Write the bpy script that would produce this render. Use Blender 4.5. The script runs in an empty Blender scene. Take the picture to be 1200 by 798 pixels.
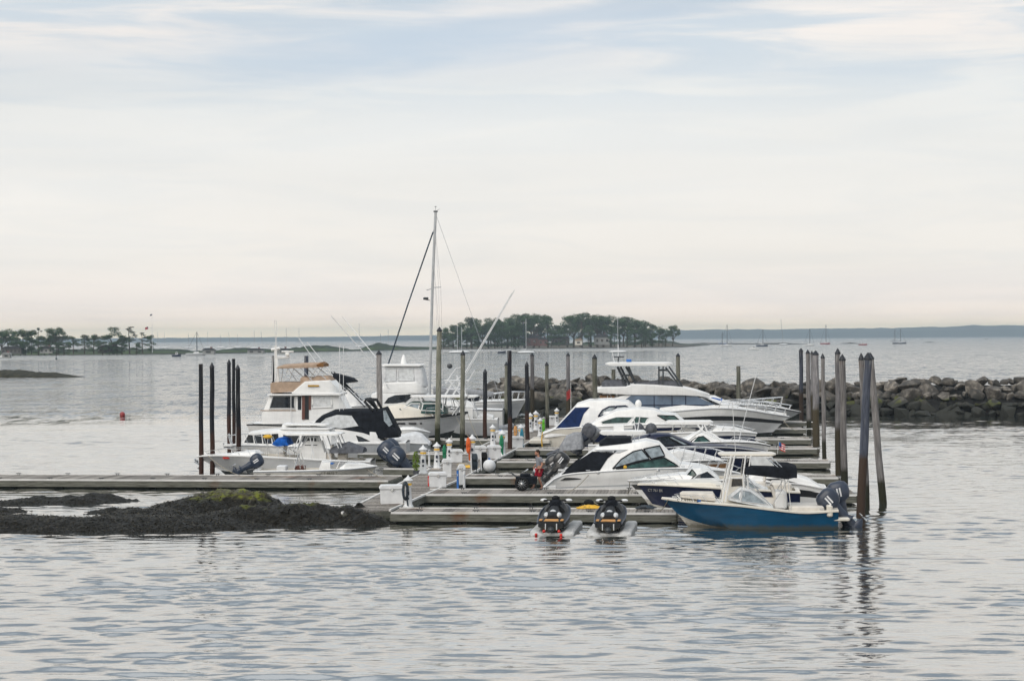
# tuned constants
SUN=(38,214); SUNE=1.5; HAZE=2.0e-4; EXPO=0.36
WY0,WY1=175,235
SW0,SW1=.0,.30; MD0,MD1=.02,.16; FN0,FN1=.008,.04
SKYRAMP=[(0,(3.1,2.45,1.5)),(.009,(2.5,2.02,1.35)),(.018,(1.46,1.22,1.0)),(.036,(1.04,.93,.84)),(.075,(.86,.81,.75)),(.16,(.75,.73,.70)),(.25,(.69,.69,.675)),(.30,(.79,.735,.69)),(.36,(.82,.765,.71)),(.45,(.86,.79,.715)),(.51,(.66,.635,.60)),(.58,(.42,.44,.45)),(.66,(.26,.30,.35)),(.82,(.26,.32,.38)),(1.0,(.62,.66,.70))]
DARKRAMP=[(0,(.50,.56,.62)),(.3,(.46,.53,.61)),(.45,(.36,.42,.49)),(1.0,(.20,.25,.31))]
CLOC=(0,0,0)
SLA,SLB,SLC=.015,.076,.046
BAY=2.2
import bpy, bmesh, math, random
from mathutils import Vector, Matrix, noise as mn
R = math.radians
rnd = random.Random(7)
F = 2333.0; H = 7.6; ROLL = 0.0061
SC = bpy.context.scene; COL = SC.collection
# ------------------------------------------------------------------ survey helpers (photo measurements -> metres in the place)
def ray(px, py):
    u = px - 600.0; v = 399.0 - py
    c, s = math.cos(ROLL), math.sin(ROLL)
    return Vector(((u*c + v*s)/F, 1.0, (v*c - u*s - 3.0)/F))
def at(px, py, Y):
    d = ray(px, py); return Vector((0, 0, H)) + d*Y
def wp(px, py, z=0.0):
    d = ray(px, py); return Vector((0, 0, H)) + d*((z - H)/d.z)
# ------------------------------------------------------------------ materials
M = {}
def _n(nt, t, **k):
    n = nt.nodes.new(t)
    for a, b in k.items(): setattr(n, a, b)
    return n
def mat(name, col, rough=.5, metal=0, var=.12, scale=3.0, bump=0.0, bscale=None, coat=0, spec=.5, col2=None, detail=5, stretch=(1,1,1), alpha=1, coords='Object', trans=0):
    m = bpy.data.materials.new(name); m.use_nodes = True; nt = m.node_tree
    b = nt.nodes['Principled BSDF']
    b.inputs['Roughness'].default_value = rough; b.inputs['Metallic'].default_value = metal
    b.inputs['Coat Weight'].default_value = coat; b.inputs['Specular IOR Level'].default_value = spec if rough<.7 and name!='weed' else spec*.25
    b.inputs['Alpha'].default_value = alpha; b.inputs['Transmission Weight'].default_value = trans
    tc = _n(nt, 'ShaderNodeTexCoord'); mp = _n(nt, 'ShaderNodeMapping'); mp.inputs['Scale'].default_value = stretch
    nt.links.new(tc.outputs[coords], mp.inputs[0])
    no = _n(nt, 'ShaderNodeTexNoise'); no.inputs['Scale'].default_value = scale; no.inputs['Detail'].default_value = detail
    nt.links.new(mp.outputs[0], no.inputs['Vector'])
    cr = _n(nt, 'ShaderNodeValToRGB')
    c1 = [max(0, c*(1-var*1.6)) for c in col]; c2 = list(col2) if col2 else [min(1, c*(1+var)) for c in col]
    cr.color_ramp.elements[0].position = .32; cr.color_ramp.elements[0].color = (*c1, 1)
    cr.color_ramp.elements[1].position = .68; cr.color_ramp.elements[1].color = (*c2, 1)
    nt.links.new(no.outputs[0], cr.inputs[0]); out=cr.outputs[0]
    if name.startswith('gel_') or name=='bottom_pale':
        # grime: faint run-off streaks, and a yellow-brown scum line just above the waterline
        m2=_n(nt,'ShaderNodeMapping'); m2.inputs['Scale'].default_value=(5,5,.35); nt.links.new(tc.outputs['Object'],m2.inputs[0])
        ns=_n(nt,'ShaderNodeTexNoise'); ns.inputs['Scale'].default_value=1.6; ns.inputs['Detail'].default_value=6; nt.links.new(m2.outputs[0],ns.inputs['Vector'])
        r1=_n(nt,'ShaderNodeMapRange'); r1.inputs[1].default_value=.50; r1.inputs[2].default_value=.75; r1.inputs[4].default_value=.16; nt.links.new(ns.outputs[0],r1.inputs[0])
        x1=_n(nt,'ShaderNodeMix',data_type='RGBA'); x1.inputs['B'].default_value=(*[c*.55 for c in col],1); nt.links.new(r1.outputs[0],x1.inputs['Factor']); nt.links.new(out,x1.inputs['A'])
        sx=_n(nt,'ShaderNodeSeparateXYZ'); nt.links.new(tc.outputs['Object'],sx.inputs[0])
        ad=_n(nt,'ShaderNodeMath',operation='MULTIPLY_ADD'); ad.inputs[1].default_value=-.25; nt.links.new(ns.outputs[0],ad.inputs[0]); nt.links.new(sx.outputs[2],ad.inputs[2])
        r2=_n(nt,'ShaderNodeMapRange'); r2.inputs[1].default_value=-.06; r2.inputs[2].default_value=.10; r2.inputs[3].default_value=.75; r2.inputs[4].default_value=0; nt.links.new(ad.outputs[0],r2.inputs[0])
        x2=_n(nt,'ShaderNodeMix',data_type='RGBA'); x2.inputs['B'].default_value=(.07,.065,.035,1); nt.links.new(r2.outputs[0],x2.inputs['Factor']); nt.links.new(x1.outputs['Result'],x2.inputs['A']); out=x2.outputs['Result']
    nt.links.new(out, b.inputs['Base Color'])
    if bump:
        nb = _n(nt, 'ShaderNodeTexNoise'); nb.inputs['Scale'].default_value = bscale or scale*4; nb.inputs['Detail'].default_value = 6
        nt.links.new(mp.outputs[0], nb.inputs['Vector'])
        bp = _n(nt, 'ShaderNodeBump'); bp.inputs['Strength'].default_value = bump; bp.inputs['Distance'].default_value = .05
        nt.links.new(nb.outputs[0], bp.inputs['Height']); nt.links.new(bp.outputs[0], b.inputs['Normal'])
    M[name] = m; return m
mat('gel_white', (.80,.80,.79), .22, var=.05, scale=1.2, coat=.3, stretch=(1,1,3))
mat('gel_cream', (.70,.66,.58), .28, var=.05, scale=1.2, coat=.3)
mat('gel_grey', (.42,.44,.46), .3, var=.07, scale=1.5, coat=.2)
mat('gel_silver', (.55,.56,.57), .3, var=.06, scale=1.0, coat=.2, stretch=(1,1,3))
mat('gel_navy', (.006,.011,.04), .35, var=.2, scale=1.5, coat=0, spec=.2)
mat('gel_blue', (.003,.070,.155), .35, var=.12, scale=1.2, coat=0, spec=.2, stretch=(1,1,4))
mat('gel_black', (.008,.009,.011), .4, var=.2, coat=0, spec=.3)
mat('bottom_pale', (.55,.53,.48), .6, var=.18, scale=4, stretch=(1,1,5), bump=.1)
mat('bottom_dark', (.03,.035,.035), .7, var=.3, scale=4)
mat('canvas_black', (.011,.013,.018), .85, var=.3, scale=2.5, bump=.5, bscale=6)
mat('canvas_navy', (.012,.028,.095), .85, var=.25, scale=2.5, bump=.5, bscale=5)
mat('canvas_slate', (.05,.07,.10), .8, var=.3, scale=2.5, bump=.7, bscale=5)
mat('canvas_blue', (.01,.10,.42), .8, var=.25, scale=4, bump=.5)
mat('canvas_tan', (.42,.31,.23), .9, var=.12, scale=3, bump=.4, bscale=6)
mat('canvas_brown', (.20,.10,.04), .9, var=.2, scale=4, bump=.4)
mat('canvas_grey', (.30,.31,.33), .9, var=.18, scale=5, bump=.8, bscale=6)
mat('canvas_dgrey', (.11,.115,.13), .9, var=.2, scale=5, bump=.6, bscale=6)
mat('canvas_white', (.68,.69,.70), .8, var=.08, scale=4, bump=.5, bscale=5)
mat('vinyl_clear', (.62,.64,.65), .25, var=.12, scale=5, bump=.3, bscale=3, coat=.4)
mat('glass_dark', (.012,.016,.022), .06, var=.5, scale=2.5, coat=0, spec=.45)
mat('glass_green', (.03,.075,.068), .06, var=.5, scale=3, coat=0, spec=.5)
mat('glass_blue', (.085,.13,.20), .10, var=.16, scale=1.3, coat=.5, spec=.7)
mat('glass_pale', (.28,.33,.36), .08, var=.3, scale=4, coat=.5, spec=.8)
mat('steel', (.62,.63,.64), .25, metal=.85, var=.08)
mat('alu_white', (.72,.73,.74), .35, var=.05)
mat('alu_dark', (.03,.035,.04), .4, var=.2)
mat('engine_navy', (.016,.028,.055), .4, var=.2, coat=.1, scale=2)
mat('engine_grey', (.024,.035,.062), .4, var=.2, coat=.1, scale=2)
mat('engine_black', (.012,.012,.014), .3, var=.2, coat=.4)
mat('rubber', (.015,.015,.016), .8, var=.3)
mat('vinyl_seat', (.66,.62,.56), .55, var=.08)
mat('vinyl_grey', (.26,.25,.27), .6, var=.12)
mat('teak', (.30,.16,.07), .6, var=.25, scale=6, stretch=(1,8,1))
mat('wood_red', (.11,.028,.015), .4, var=.3, scale=5)
mat('dock_white', (.70,.71,.72), .5, var=.07, scale=3, bump=.05)
mat('yellow', (.72,.42,.03), .5, var=.1)
mat('gold', (.45,.25,.04), .4, metal=.3, var=.2)
mat('red', (.62,.025,.015), .45, var=.12)
mat('orange', (.72,.13,.02), .6, var=.15)
mat('green', (.01,.22,.10), .6, var=.15)
mat('lime', (.12,.48,.02), .6, var=.15)
mat('teal', (.02,.22,.32), .6, var=.15)
mat('blue', (.02,.13,.42), .6, var=.15)
mat('hose_dark', (.02,.032,.045), .6, var=.3)
mat('rope', (.35,.31,.24), .9, var=.2, scale=20)
mat('skin', (.42,.20,.13), .55, var=.08)
mat('shirt_grey', (.25,.26,.29), .9, var=.1, scale=9, bump=.6)
mat('shorts_red', (.30,.012,.028), .85, var=.15, scale=9, bump=.6)
mat('hair', (.03,.02,.014), .8, var=.3)
mat('float_pale', (.50,.50,.49), .7, var=.16, scale=4, bump=.3)
mat('foam_tan', (.62,.33,.13), .8, var=.12, scale=6)
mat('shrub', (.17,.26,.03), .8, var=.35, scale=9)
mat('brick_pink', (.20,.11,.10), .8, var=.2)
mat('house_white', (.34,.34,.33), .8, var=.15)
mat('house_grey', (.11,.105,.10), .8, var=.2)
mat('roof_dark', (.06,.06,.065), .8, var=.25)
mat('hull_red', (.30,.03,.03), .4, var=.1)
mat('mud', (.10,.085,.06), .9, var=.3, scale=.2)
mat('marsh_grass', (.050,.075,.022), .9, var=.35, scale=.08, stretch=(1,1,6), bump=.6, bscale=1.5)
mat('scrub', (.030,.045,.022), .95, var=.4, scale=.3, bump=.8, bscale=1.0)
mat('leaves', (.065,.12,.042), .8, var=.45, scale=.45, detail=8)
mat('leaves_pine', (.035,.065,.030), .8, var=.4, scale=.5, detail=8)
mat('bark', (.09,.07,.05), .9, var=.3, scale=3, bump=.8)
mat('far_woods', (.030,.045,.035), .95, var=.3, scale=.01)
def emat_rock(name, c1, c2, c3):
    m = bpy.data.materials.new(name); m.use_nodes = True; nt = m.node_tree; b = nt.nodes['Principled BSDF']
    b.inputs['Roughness'].default_value = .85
    tc = _n(nt,'ShaderNodeTexCoord'); gi = _n(nt,'ShaderNodeObjectInfo')
    no = _n(nt,'ShaderNodeTexNoise'); no.inputs['Scale'].default_value=1.6; no.inputs['Detail'].default_value=9; no.inputs['Roughness'].default_value=.65
    geo = _n(nt,'ShaderNodeNewGeometry')
    nt.links.new(geo.outputs['Position'], no.inputs['Vector'])
    cr = _n(nt,'ShaderNodeValToRGB'); e=cr.color_ramp.elements
    e[0].position=.3; e[0].color=(*c1,1); e[1].position=.72; e[1].color=(*c3,1); x=e.new(.5); x.color=(*c2,1)
    nt.links.new(no.outputs[0], cr.inputs[0])
    # each stone its own tone
    hs=_n(nt,'ShaderNodeHueSaturation'); mr=_n(nt,'ShaderNodeMapRange'); mr.inputs[3].default_value=.5; mr.inputs[4].default_value=1.55
    nt.links.new(gi.outputs['Random'], mr.inputs[0]); nt.links.new(mr.outputs[0], hs.inputs['Value']); nt.links.new(cr.outputs[0], hs.inputs['Color'])
    # tide line: black weed and wet stone below, with ragged edge and yellow-green growth just above it
    sx=_n(nt,'ShaderNodeSeparateXYZ'); nt.links.new(geo.outputs['Position'], sx.inputs[0])
    n2=_n(nt,'ShaderNodeTexNoise'); n2.inputs['Scale'].default_value=.9; nt.links.new(geo.outputs['Position'], n2.inputs['Vector'])
    ad=_n(nt,'ShaderNodeMath',operation='MULTIPLY_ADD'); ad.inputs[1].default_value=1.6; nt.links.new(n2.outputs[0],ad.inputs[0]); nt.links.new(sx.outputs[2],ad.inputs[2])
    r2=_n(nt,'ShaderNodeValToRGB'); e=r2.color_ramp.elements; e[0].position=.55; e[0].color=(0,0,0,1); e[1].position=.72; e[1].color=(1,1,1,1)
    mm=_n(nt,'ShaderNodeMapRange'); mm.inputs[1].default_value=-.5; mm.inputs[2].default_value=4.0
    nt.links.new(ad.outputs[0],mm.inputs[0]); nt.links.new(mm.outputs[0],r2.inputs[0])
    mx=_n(nt,'ShaderNodeMix',data_type='RGBA'); mx.inputs['A'].default_value=(.022,.023,.018,1)
    nt.links.new(r2.outputs[0],mx.inputs['Factor']); nt.links.new(hs.outputs[0],mx.inputs['B'])
    gr=_n(nt,'ShaderNodeValToRGB'); e=gr.color_ramp.elements; e[0].position=.50; e[0].color=(0,0,0,1); e[1].position=.58; e[1].color=(.55,.55,.55,1); x=e.new(.66); x.color=(0,0,0,1)
    nt.links.new(mm.outputs[0],gr.inputs[0])
    n3=_n(nt,'ShaderNodeTexNoise'); n3.inputs['Scale'].default_value=.55; nt.links.new(geo.outputs['Position'], n3.inputs['Vector'])
    g3=_n(nt,'ShaderNodeMath',operation='GREATER_THAN'); g3.inputs[1].default_value=.55; nt.links.new(n3.outputs[0],g3.inputs[0])
    gm=_n(nt,'ShaderNodeMath',operation='MULTIPLY'); nt.links.new(gr.outputs[0],gm.inputs[0]); nt.links.new(g3.outputs[0],gm.inputs[1])
    m2=_n(nt,'ShaderNodeMix',data_type='RGBA'); m2.inputs['B'].default_value=(.13,.15,.02,1)
    nt.links.new(gm.outputs[0],m2.inputs['Factor']); nt.links.new(mx.outputs['Result'],m2.inputs['A'])
    nt.links.new(m2.outputs['Result'], b.inputs['Base Color'])
    bp=_n(nt,'ShaderNodeBump'); bp.inputs['Strength'].default_value=.9; bp.inputs['Distance'].default_value=.12
    nt.links.new(no.outputs[0],bp.inputs['Height']); nt.links.new(bp.outputs[0],b.inputs['Normal'])
    M[name]=m
emat_rock('rock', (.022,.022,.022), (.085,.076,.065), (.30,.27,.23))
def wood_mat(name, base, dark, scale=2.0, stretch=(1,1,1), plank=0.0, stain=(.14,.05,.015), algae=0.0, zwet=None, wetcol=(.02,.022,.016)):
    """weathered timber: grain streaks, stains, optional tide mark at height zwet in object space, optional board-to-board tone"""
    m = bpy.data.materials.new(name); m.use_nodes = True; nt = m.node_tree; b = nt.nodes['Principled BSDF']
    b.inputs['Roughness'].default_value=.8; b.inputs['Specular IOR Level'].default_value=.2
    tc=_n(nt,'ShaderNodeTexCoord'); mp=_n(nt,'ShaderNodeMapping'); mp.inputs['Scale'].default_value=stretch
    nt.links.new(tc.outputs['Object'],mp.inputs[0])
    no=_n(nt,'ShaderNodeTexNoise'); no.inputs['Scale'].default_value=scale; no.inputs['Detail'].default_value=8; no.inputs['Roughness'].default_value=.7
    nt.links.new(mp.outputs[0],no.inputs['Vector'])
    cr=_n(nt,'ShaderNodeValToRGB'); e=cr.color_ramp.elements; e[0].position=.3; e[0].color=(*dark,1); e[1].position=.66; e[1].color=(*base,1)
    nt.links.new(no.outputs[0],cr.inputs[0]); out=cr.outputs[0]
    n2=_n(nt,'ShaderNodeTexNoise'); n2.inputs['Scale'].default_value=.55; n2.inputs['Detail'].default_value=4; nt.links.new(tc.outputs['Object'],n2.inputs['Vector'])
    c2=_n(nt,'ShaderNodeValToRGB'); e=c2.color_ramp.elements; e[0].position=.60; e[0].color=(0,0,0,1); e[1].position=.74; e[1].color=(.75,.75,.75,1)
    nt.links.new(n2.outputs[0],c2.inputs[0])
    mx=_n(nt,'ShaderNodeMix',data_type='RGBA'); mx.inputs['B'].default_value=(*stain,1)
    nt.links.new(c2.outputs[0],mx.inputs['Factor']); nt.links.new(out,mx.inputs['A']); out=mx.outputs['Result']
    sx=_n(nt,'ShaderNodeSeparateXYZ'); nt.links.new(tc.outputs['Object'],sx.inputs[0])
    if plank:
        d=_n(nt,'ShaderNodeMath',operation='DIVIDE'); d.inputs[1].default_value=plank; nt.links.new(sx.outputs[0],d.inputs[0])
        fl=_n(nt,'ShaderNodeMath',operation='FLOOR'); nt.links.new(d.outputs[0],fl.inputs[0])
        wn=_n(nt,'ShaderNodeTexWhiteNoise',noise_dimensions='1D'); nt.links.new(fl.outputs[0],wn.inputs['W'])
        mr=_n(nt,'ShaderNodeMapRange'); mr.inputs[3].default_value=.6; mr.inputs[4].default_value=1.35; nt.links.new(wn.outputs[0],mr.inputs[0])
        hs=_n(nt,'ShaderNodeHueSaturation'); nt.links.new(mr.outputs[0],hs.inputs['Value']); nt.links.new(out,hs.inputs['Color']); out=hs.outputs[0]
    if zwet is not None:
        n4=_n(nt,'ShaderNodeTexNoise'); n4.inputs['Scale'].default_value=1.8; nt.links.new(tc.outputs['Object'],n4.inputs['Vector'])
        a=_n(nt,'ShaderNodeMath',operation='MULTIPLY_ADD'); a.inputs[1].default_value=1.1; nt.links.new(n4.outputs[0],a.inputs[0]); nt.links.new(sx.outputs[2],a.inputs[2])
        mr=_n(nt,'ShaderNodeMapRange'); mr.inputs[1].default_value=zwet+.35; mr.inputs[2].default_value=zwet+.75; nt.links.new(a.outputs[0],mr.inputs[0])
        mz=_n(nt,'ShaderNodeMix',data_type='RGBA'); mz.inputs['A'].default_value=(*wetcol,1); nt.links.new(mr.outputs[0],mz.inputs['Factor']); nt.links.new(out,mz.inputs['B']); out=mz.outputs['Result']
    if name.startswith('pile_'):
        # every post weathered differently; bleached top, pale droppings streaks
        oi=_n(nt,'ShaderNodeObjectInfo'); mrr=_n(nt,'ShaderNodeMapRange'); mrr.inputs[3].default_value=.65; mrr.inputs[4].default_value=1.35; nt.links.new(oi.outputs['Random'],mrr.inputs[0])
        hv=_n(nt,'ShaderNodeHueSaturation'); nt.links.new(mrr.outputs[0],hv.inputs['Value']); nt.links.new(out,hv.inputs['Color']); out=hv.outputs[0]
        md=_n(nt,'ShaderNodeMapping'); md.inputs['Scale'].default_value=(9,9,.5); nt.links.new(tc.outputs['Object'],md.inputs[0])
        nd=_n(nt,'ShaderNodeTexNoise'); nd.inputs['Scale'].default_value=1; nd.inputs['Detail'].default_value=5; nt.links.new(md.outputs[0],nd.inputs['Vector'])
        rd=_n(nt,'ShaderNodeMapRange'); rd.inputs[1].default_value=.60; rd.inputs[2].default_value=.68; rd.inputs[4].default_value=.6 if 'black' not in name else .25; nt.links.new(nd.outputs[0],rd.inputs[0])
        zt=_n(nt,'ShaderNodeMapRange'); zt.inputs[1].default_value=3.0; zt.inputs[2].default_value=5.5; nt.links.new(sx.outputs[2],zt.inputs[0])
        mm=_n(nt,'ShaderNodeMath',operation='MULTIPLY'); nt.links.new(rd.outputs[0],mm.inputs[0]); nt.links.new(zt.outputs[0],mm.inputs[1])
        xd=_n(nt,'ShaderNodeMix',data_type='RGBA'); xd.inputs['B'].default_value=(.5,.49,.46,1); nt.links.new(mm.outputs[0],xd.inputs['Factor']); nt.links.new(out,xd.inputs['A']); out=xd.outputs['Result']
    nt.links.new(out,b.inputs['Base Color'])
    bp=_n(nt,'ShaderNodeBump'); bp.inputs['Strength'].default_value=.6; bp.inputs['Distance'].default_value=.02
    nt.links.new(no.outputs[0],bp.inputs['Height']); nt.links.new(bp.outputs[0],b.inputs['Normal'])
    M[name]=m
wood_mat('planks', (.36,.33,.295), (.12,.11,.10), 3, (1,6,1), plank=.5)
wood_mat('fascia', (.21,.21,.18), (.05,.052,.038), 2.2, (.6,1,6))
wood_mat('edge_pale', (.80,.79,.77), (.60,.59,.57), 3, (.5,1,1), stain=(.5,.42,.33))
wood_mat('float_dark', (.035,.04,.028), (.012,.014,.01), 3, (1,1,4), stain=(.07,.025,.01))
wood_mat('pile_grey', (.29,.28,.285), (.07,.066,.07), 9, (1,1,.12), zwet=2.6, wetcol=(.055,.045,.028), stain=(.17,.15,.13))
wood_mat('pile_rust', (.28,.265,.26), (.07,.064,.062), 9, (1,1,.12), zwet=1.1, wetcol=(.03,.03,.018), stain=(.25,.12,.045))
wood_mat('pile_green', (.25,.24,.20), (.055,.065,.04), 9, (1,1,.15), zwet=1.5, wetcol=(.022,.025,.012), stain=(.05,.09,.02))
wood_mat('pile_black', (.022,.024,.030), (.008,.009,.012), 6, (1,1,.15), zwet=2.4, wetcol=(.045,.022,.016), stain=(.05,.022,.014))
wood_mat('pile_blue', (.085,.095,.125), (.02,.024,.034), 9, (1,1,.12), zwet=2.6, wetcol=(.045,.03,.022), stain=(.09,.055,.04))
mat('pile_cap', (.008,.010,.016), .45, var=.3)
# ------------------------------------------------------------------ object helpers
def tag(o, label=None, cat=None, group=None, kind=None):
    if label: o['label']=label
    if cat: o['category']=cat
    if group: o['group']=group
    if kind: o['kind']=kind
    return o
def empty(name, loc=(0,0,0), rz=0, label=None, cat=None, group=None):
    o=bpy.data.objects.new(name,None); COL.objects.link(o); o.location=loc; o.rotation_euler=(0,0,rz); o.empty_display_size=.3
    return tag(o,label,cat,group)
class MB:
    def __init__(s): s.v=[]; s.f=[]; s.m=[]
    def add(s, vs, fs, mi=0):
        n=len(s.v); s.v+= [tuple(p) for p in vs]; s.f+=[tuple(i+n for i in f) for f in fs]; s.m+=[mi]*len(fs)
    def box(s, c, d, rz=0, ry=0, rx=0, mi=0, taper=1.0, ch=0.0):
        m=Matrix.Translation(c)@Matrix.Rotation(rz,4,'Z')@Matrix.Rotation(ry,4,'Y')@Matrix.Rotation(rx,4,'X')
        x,y,z=[q/2 for q in d]
        if ch<=0:
            vs=[m@Vector((a*x*(taper if b>0 else 1),e*y*(taper if b>0 else 1),b*z)) for b in(-1,1) for a,e in((-1,-1),(1,-1),(1,1),(-1,1))]
            s.add(vs,[(3,2,1,0),(4,5,6,7),(0,1,5,4),(1,2,6,5),(2,3,7,6),(3,0,4,7)],mi); return
        rings=[]
        for (zz,k) in ((-z,ch),(-z+ch,0),(z-ch,0),(z,ch)):
            t=1+(taper-1)*((zz+z)/(2*z)); X=x*t-k; Y=y*t-k; q=ch
            rings.append([m@Vector(p+(zz,)) for p in ((-X+q,-Y),(X-q,-Y),(X,-Y+q),(X,Y-q),(X-q,Y),(-X+q,Y),(-X,Y-q),(-X,-Y+q))])
        s.loft(rings,closed=True,caps=True,mi=mi)
    def loft(s, rings, closed=True, caps=True, mi=0, mis=None):
        n=len(rings[0]); vs=[p for r in rings for p in r]; base=len(s.v); s.v+=[tuple(p) for p in vs]
        for i in range(len(rings)-1):
            for j in range(n if closed else n-1):
                k=(j+1)%n
                s.f.append((base+i*n+j,base+i*n+k,base+(i+1)*n+k,base+(i+1)*n+j)); s.m.append(mis[j] if mis else mi)
        if caps and closed:
            s.f.append(tuple(base+j for j in reversed(range(n)))); s.m.append(mi)
            s.f.append(tuple(base+(len(rings)-1)*n+j for j in range(n))); s.m.append(mi)
    def tube(s, pts, r, n=6, mi=0, r2=None):
        pts=[Vector(p) for p in pts]; rings=[]; L=len(pts)
        for i,p in enumerate(pts):
            d=(pts[min(i+1,L-1)]-pts[max(i-1,0)])
            if d.length<1e-6: d=Vector((0,0,1))
            d.normalize(); a=d.cross(Vector((0,0,1)))
            if a.length<.05: a=d.cross(Vector((0,1,0)))
            a.normalize(); b=d.cross(a)
            rr=r if r2 is None else r+(r2-r)*i/(L-1)
            rings.append([p+a*(rr*math.cos(t*2*math.pi/n))+b*(rr*math.sin(t*2*math.pi/n)) for t in range(n)])
        s.loft(rings,mi=mi)
    def lathe(s, prof, n=12, c=(0,0,0), mi=0, m=None):
        rings=[]
        for r,z in prof:
            ring=[Vector((max(r,1e-4)*math.cos(t*2*math.pi/n),max(r,1e-4)*math.sin(t*2*math.pi/n),z)) for t in range(n)]
            rings.append([(m@p if m else p)+Vector(c) for p in ring])
        s.loft(rings,mi=mi)
    def ell(s, c, d, n=10, k=6, mi=0, m=None):
        prof=[(math.sin(math.pi*i/k),-math.cos(math.pi*i/k)) for i in range(k+1)]
        rings=[]
        for r,z in prof:
            ring=[Vector((max(r,1e-3)*math.cos(t*2*math.pi/n)*d[0],max(r,1e-3)*math.sin(t*2*math.pi/n)*d[1],z*d[2])) for t in range(n)]
            rings.append([(m@p if m else p)+Vector(c) for p in ring])
        s.loft(rings,mi=mi)
    def prism(s, poly, y0, y1, mi=0):
        """poly in xz, extruded along y"""
        n=len(poly); vs=[(x,y0,z) for x,z in poly]+[(x,y1,z) for x,z in poly]
        s.add(vs,[tuple(range(n)),tuple(reversed(range(n,2*n)))]+[(i,n+i,n+(i+1)%n,(i+1)%n) for i in range(n)],mi)
    def build(s, name, mats, parent=None, smooth=35, bevel=0, fix=True, loc=None):
        me=bpy.data.meshes.new(name); me.from_pydata(s.v,[],s.f)
        for k in (mats if isinstance(mats,(list,tuple)) else [mats]): me.materials.append(M[k])
        for p,i in zip(me.polygons,s.m): p.material_index=i
        if fix:
            bm=bmesh.new(); bm.from_mesh(me); bmesh.ops.remove_doubles(bm,verts=bm.verts,dist=1e-5)
            bmesh.ops.recalc_face_normals(bm,faces=bm.faces); bm.to_mesh(me); bm.free()
        if smooth:
            me.polygons.foreach_set('use_smooth',[True]*len(me.polygons)); me.set_sharp_from_angle(angle=R(smooth))
        o=bpy.data.objects.new(name,me); COL.objects.link(o)
        if parent: o.parent=parent
        if loc is not None: o.location=loc
        if bevel:
            b=o.modifiers.new('bevel','BEVEL'); b.width=bevel; b.segments=2; b.limit_method='ANGLE'
        return o
def copy_tree(o, parent=None):
    c=o.copy(); COL.objects.link(c)
    if parent: c.parent=parent
    for ch in list(o.children): copy_tree(ch,c)
    return c
def lerp(pts, x):
    if x<=pts[0][0]: return pts[0][1]
    for (a,b),(c,d) in zip(pts,pts[1:]):
        if x<=c: return b+(d-b)*(x-a)/max(c-a,1e-6)
    return pts[-1][1]
def smooth_lerp(pts, x):
    """monotone-ish Catmull interpolation"""
    n=len(pts)
    if x<=pts[0][0]: return pts[0][1]
    if x>=pts[-1][0]: return pts[-1][1]
    for i in range(n-1):
        if x<=pts[i+1][0]:
            a,b=pts[i],pts[i+1]; h=b[0]-a[0]; t=(x-a[0])/max(h,1e-6)
            m0=(b[1]-pts[i-1][1])/max(b[0]-pts[i-1][0],1e-6) if i>0 else (b[1]-a[1])/max(h,1e-6)
            m1=(pts[i+2][1]-a[1])/max(pts[i+2][0]-a[0],1e-6) if i<n-2 else (b[1]-a[1])/max(h,1e-6)
            return (2*t**3-3*t*t+1)*a[1]+(t**3-2*t*t+t)*h*m0+(-2*t**3+3*t*t)*b[1]+(t**3-t*t)*h*m1
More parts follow.
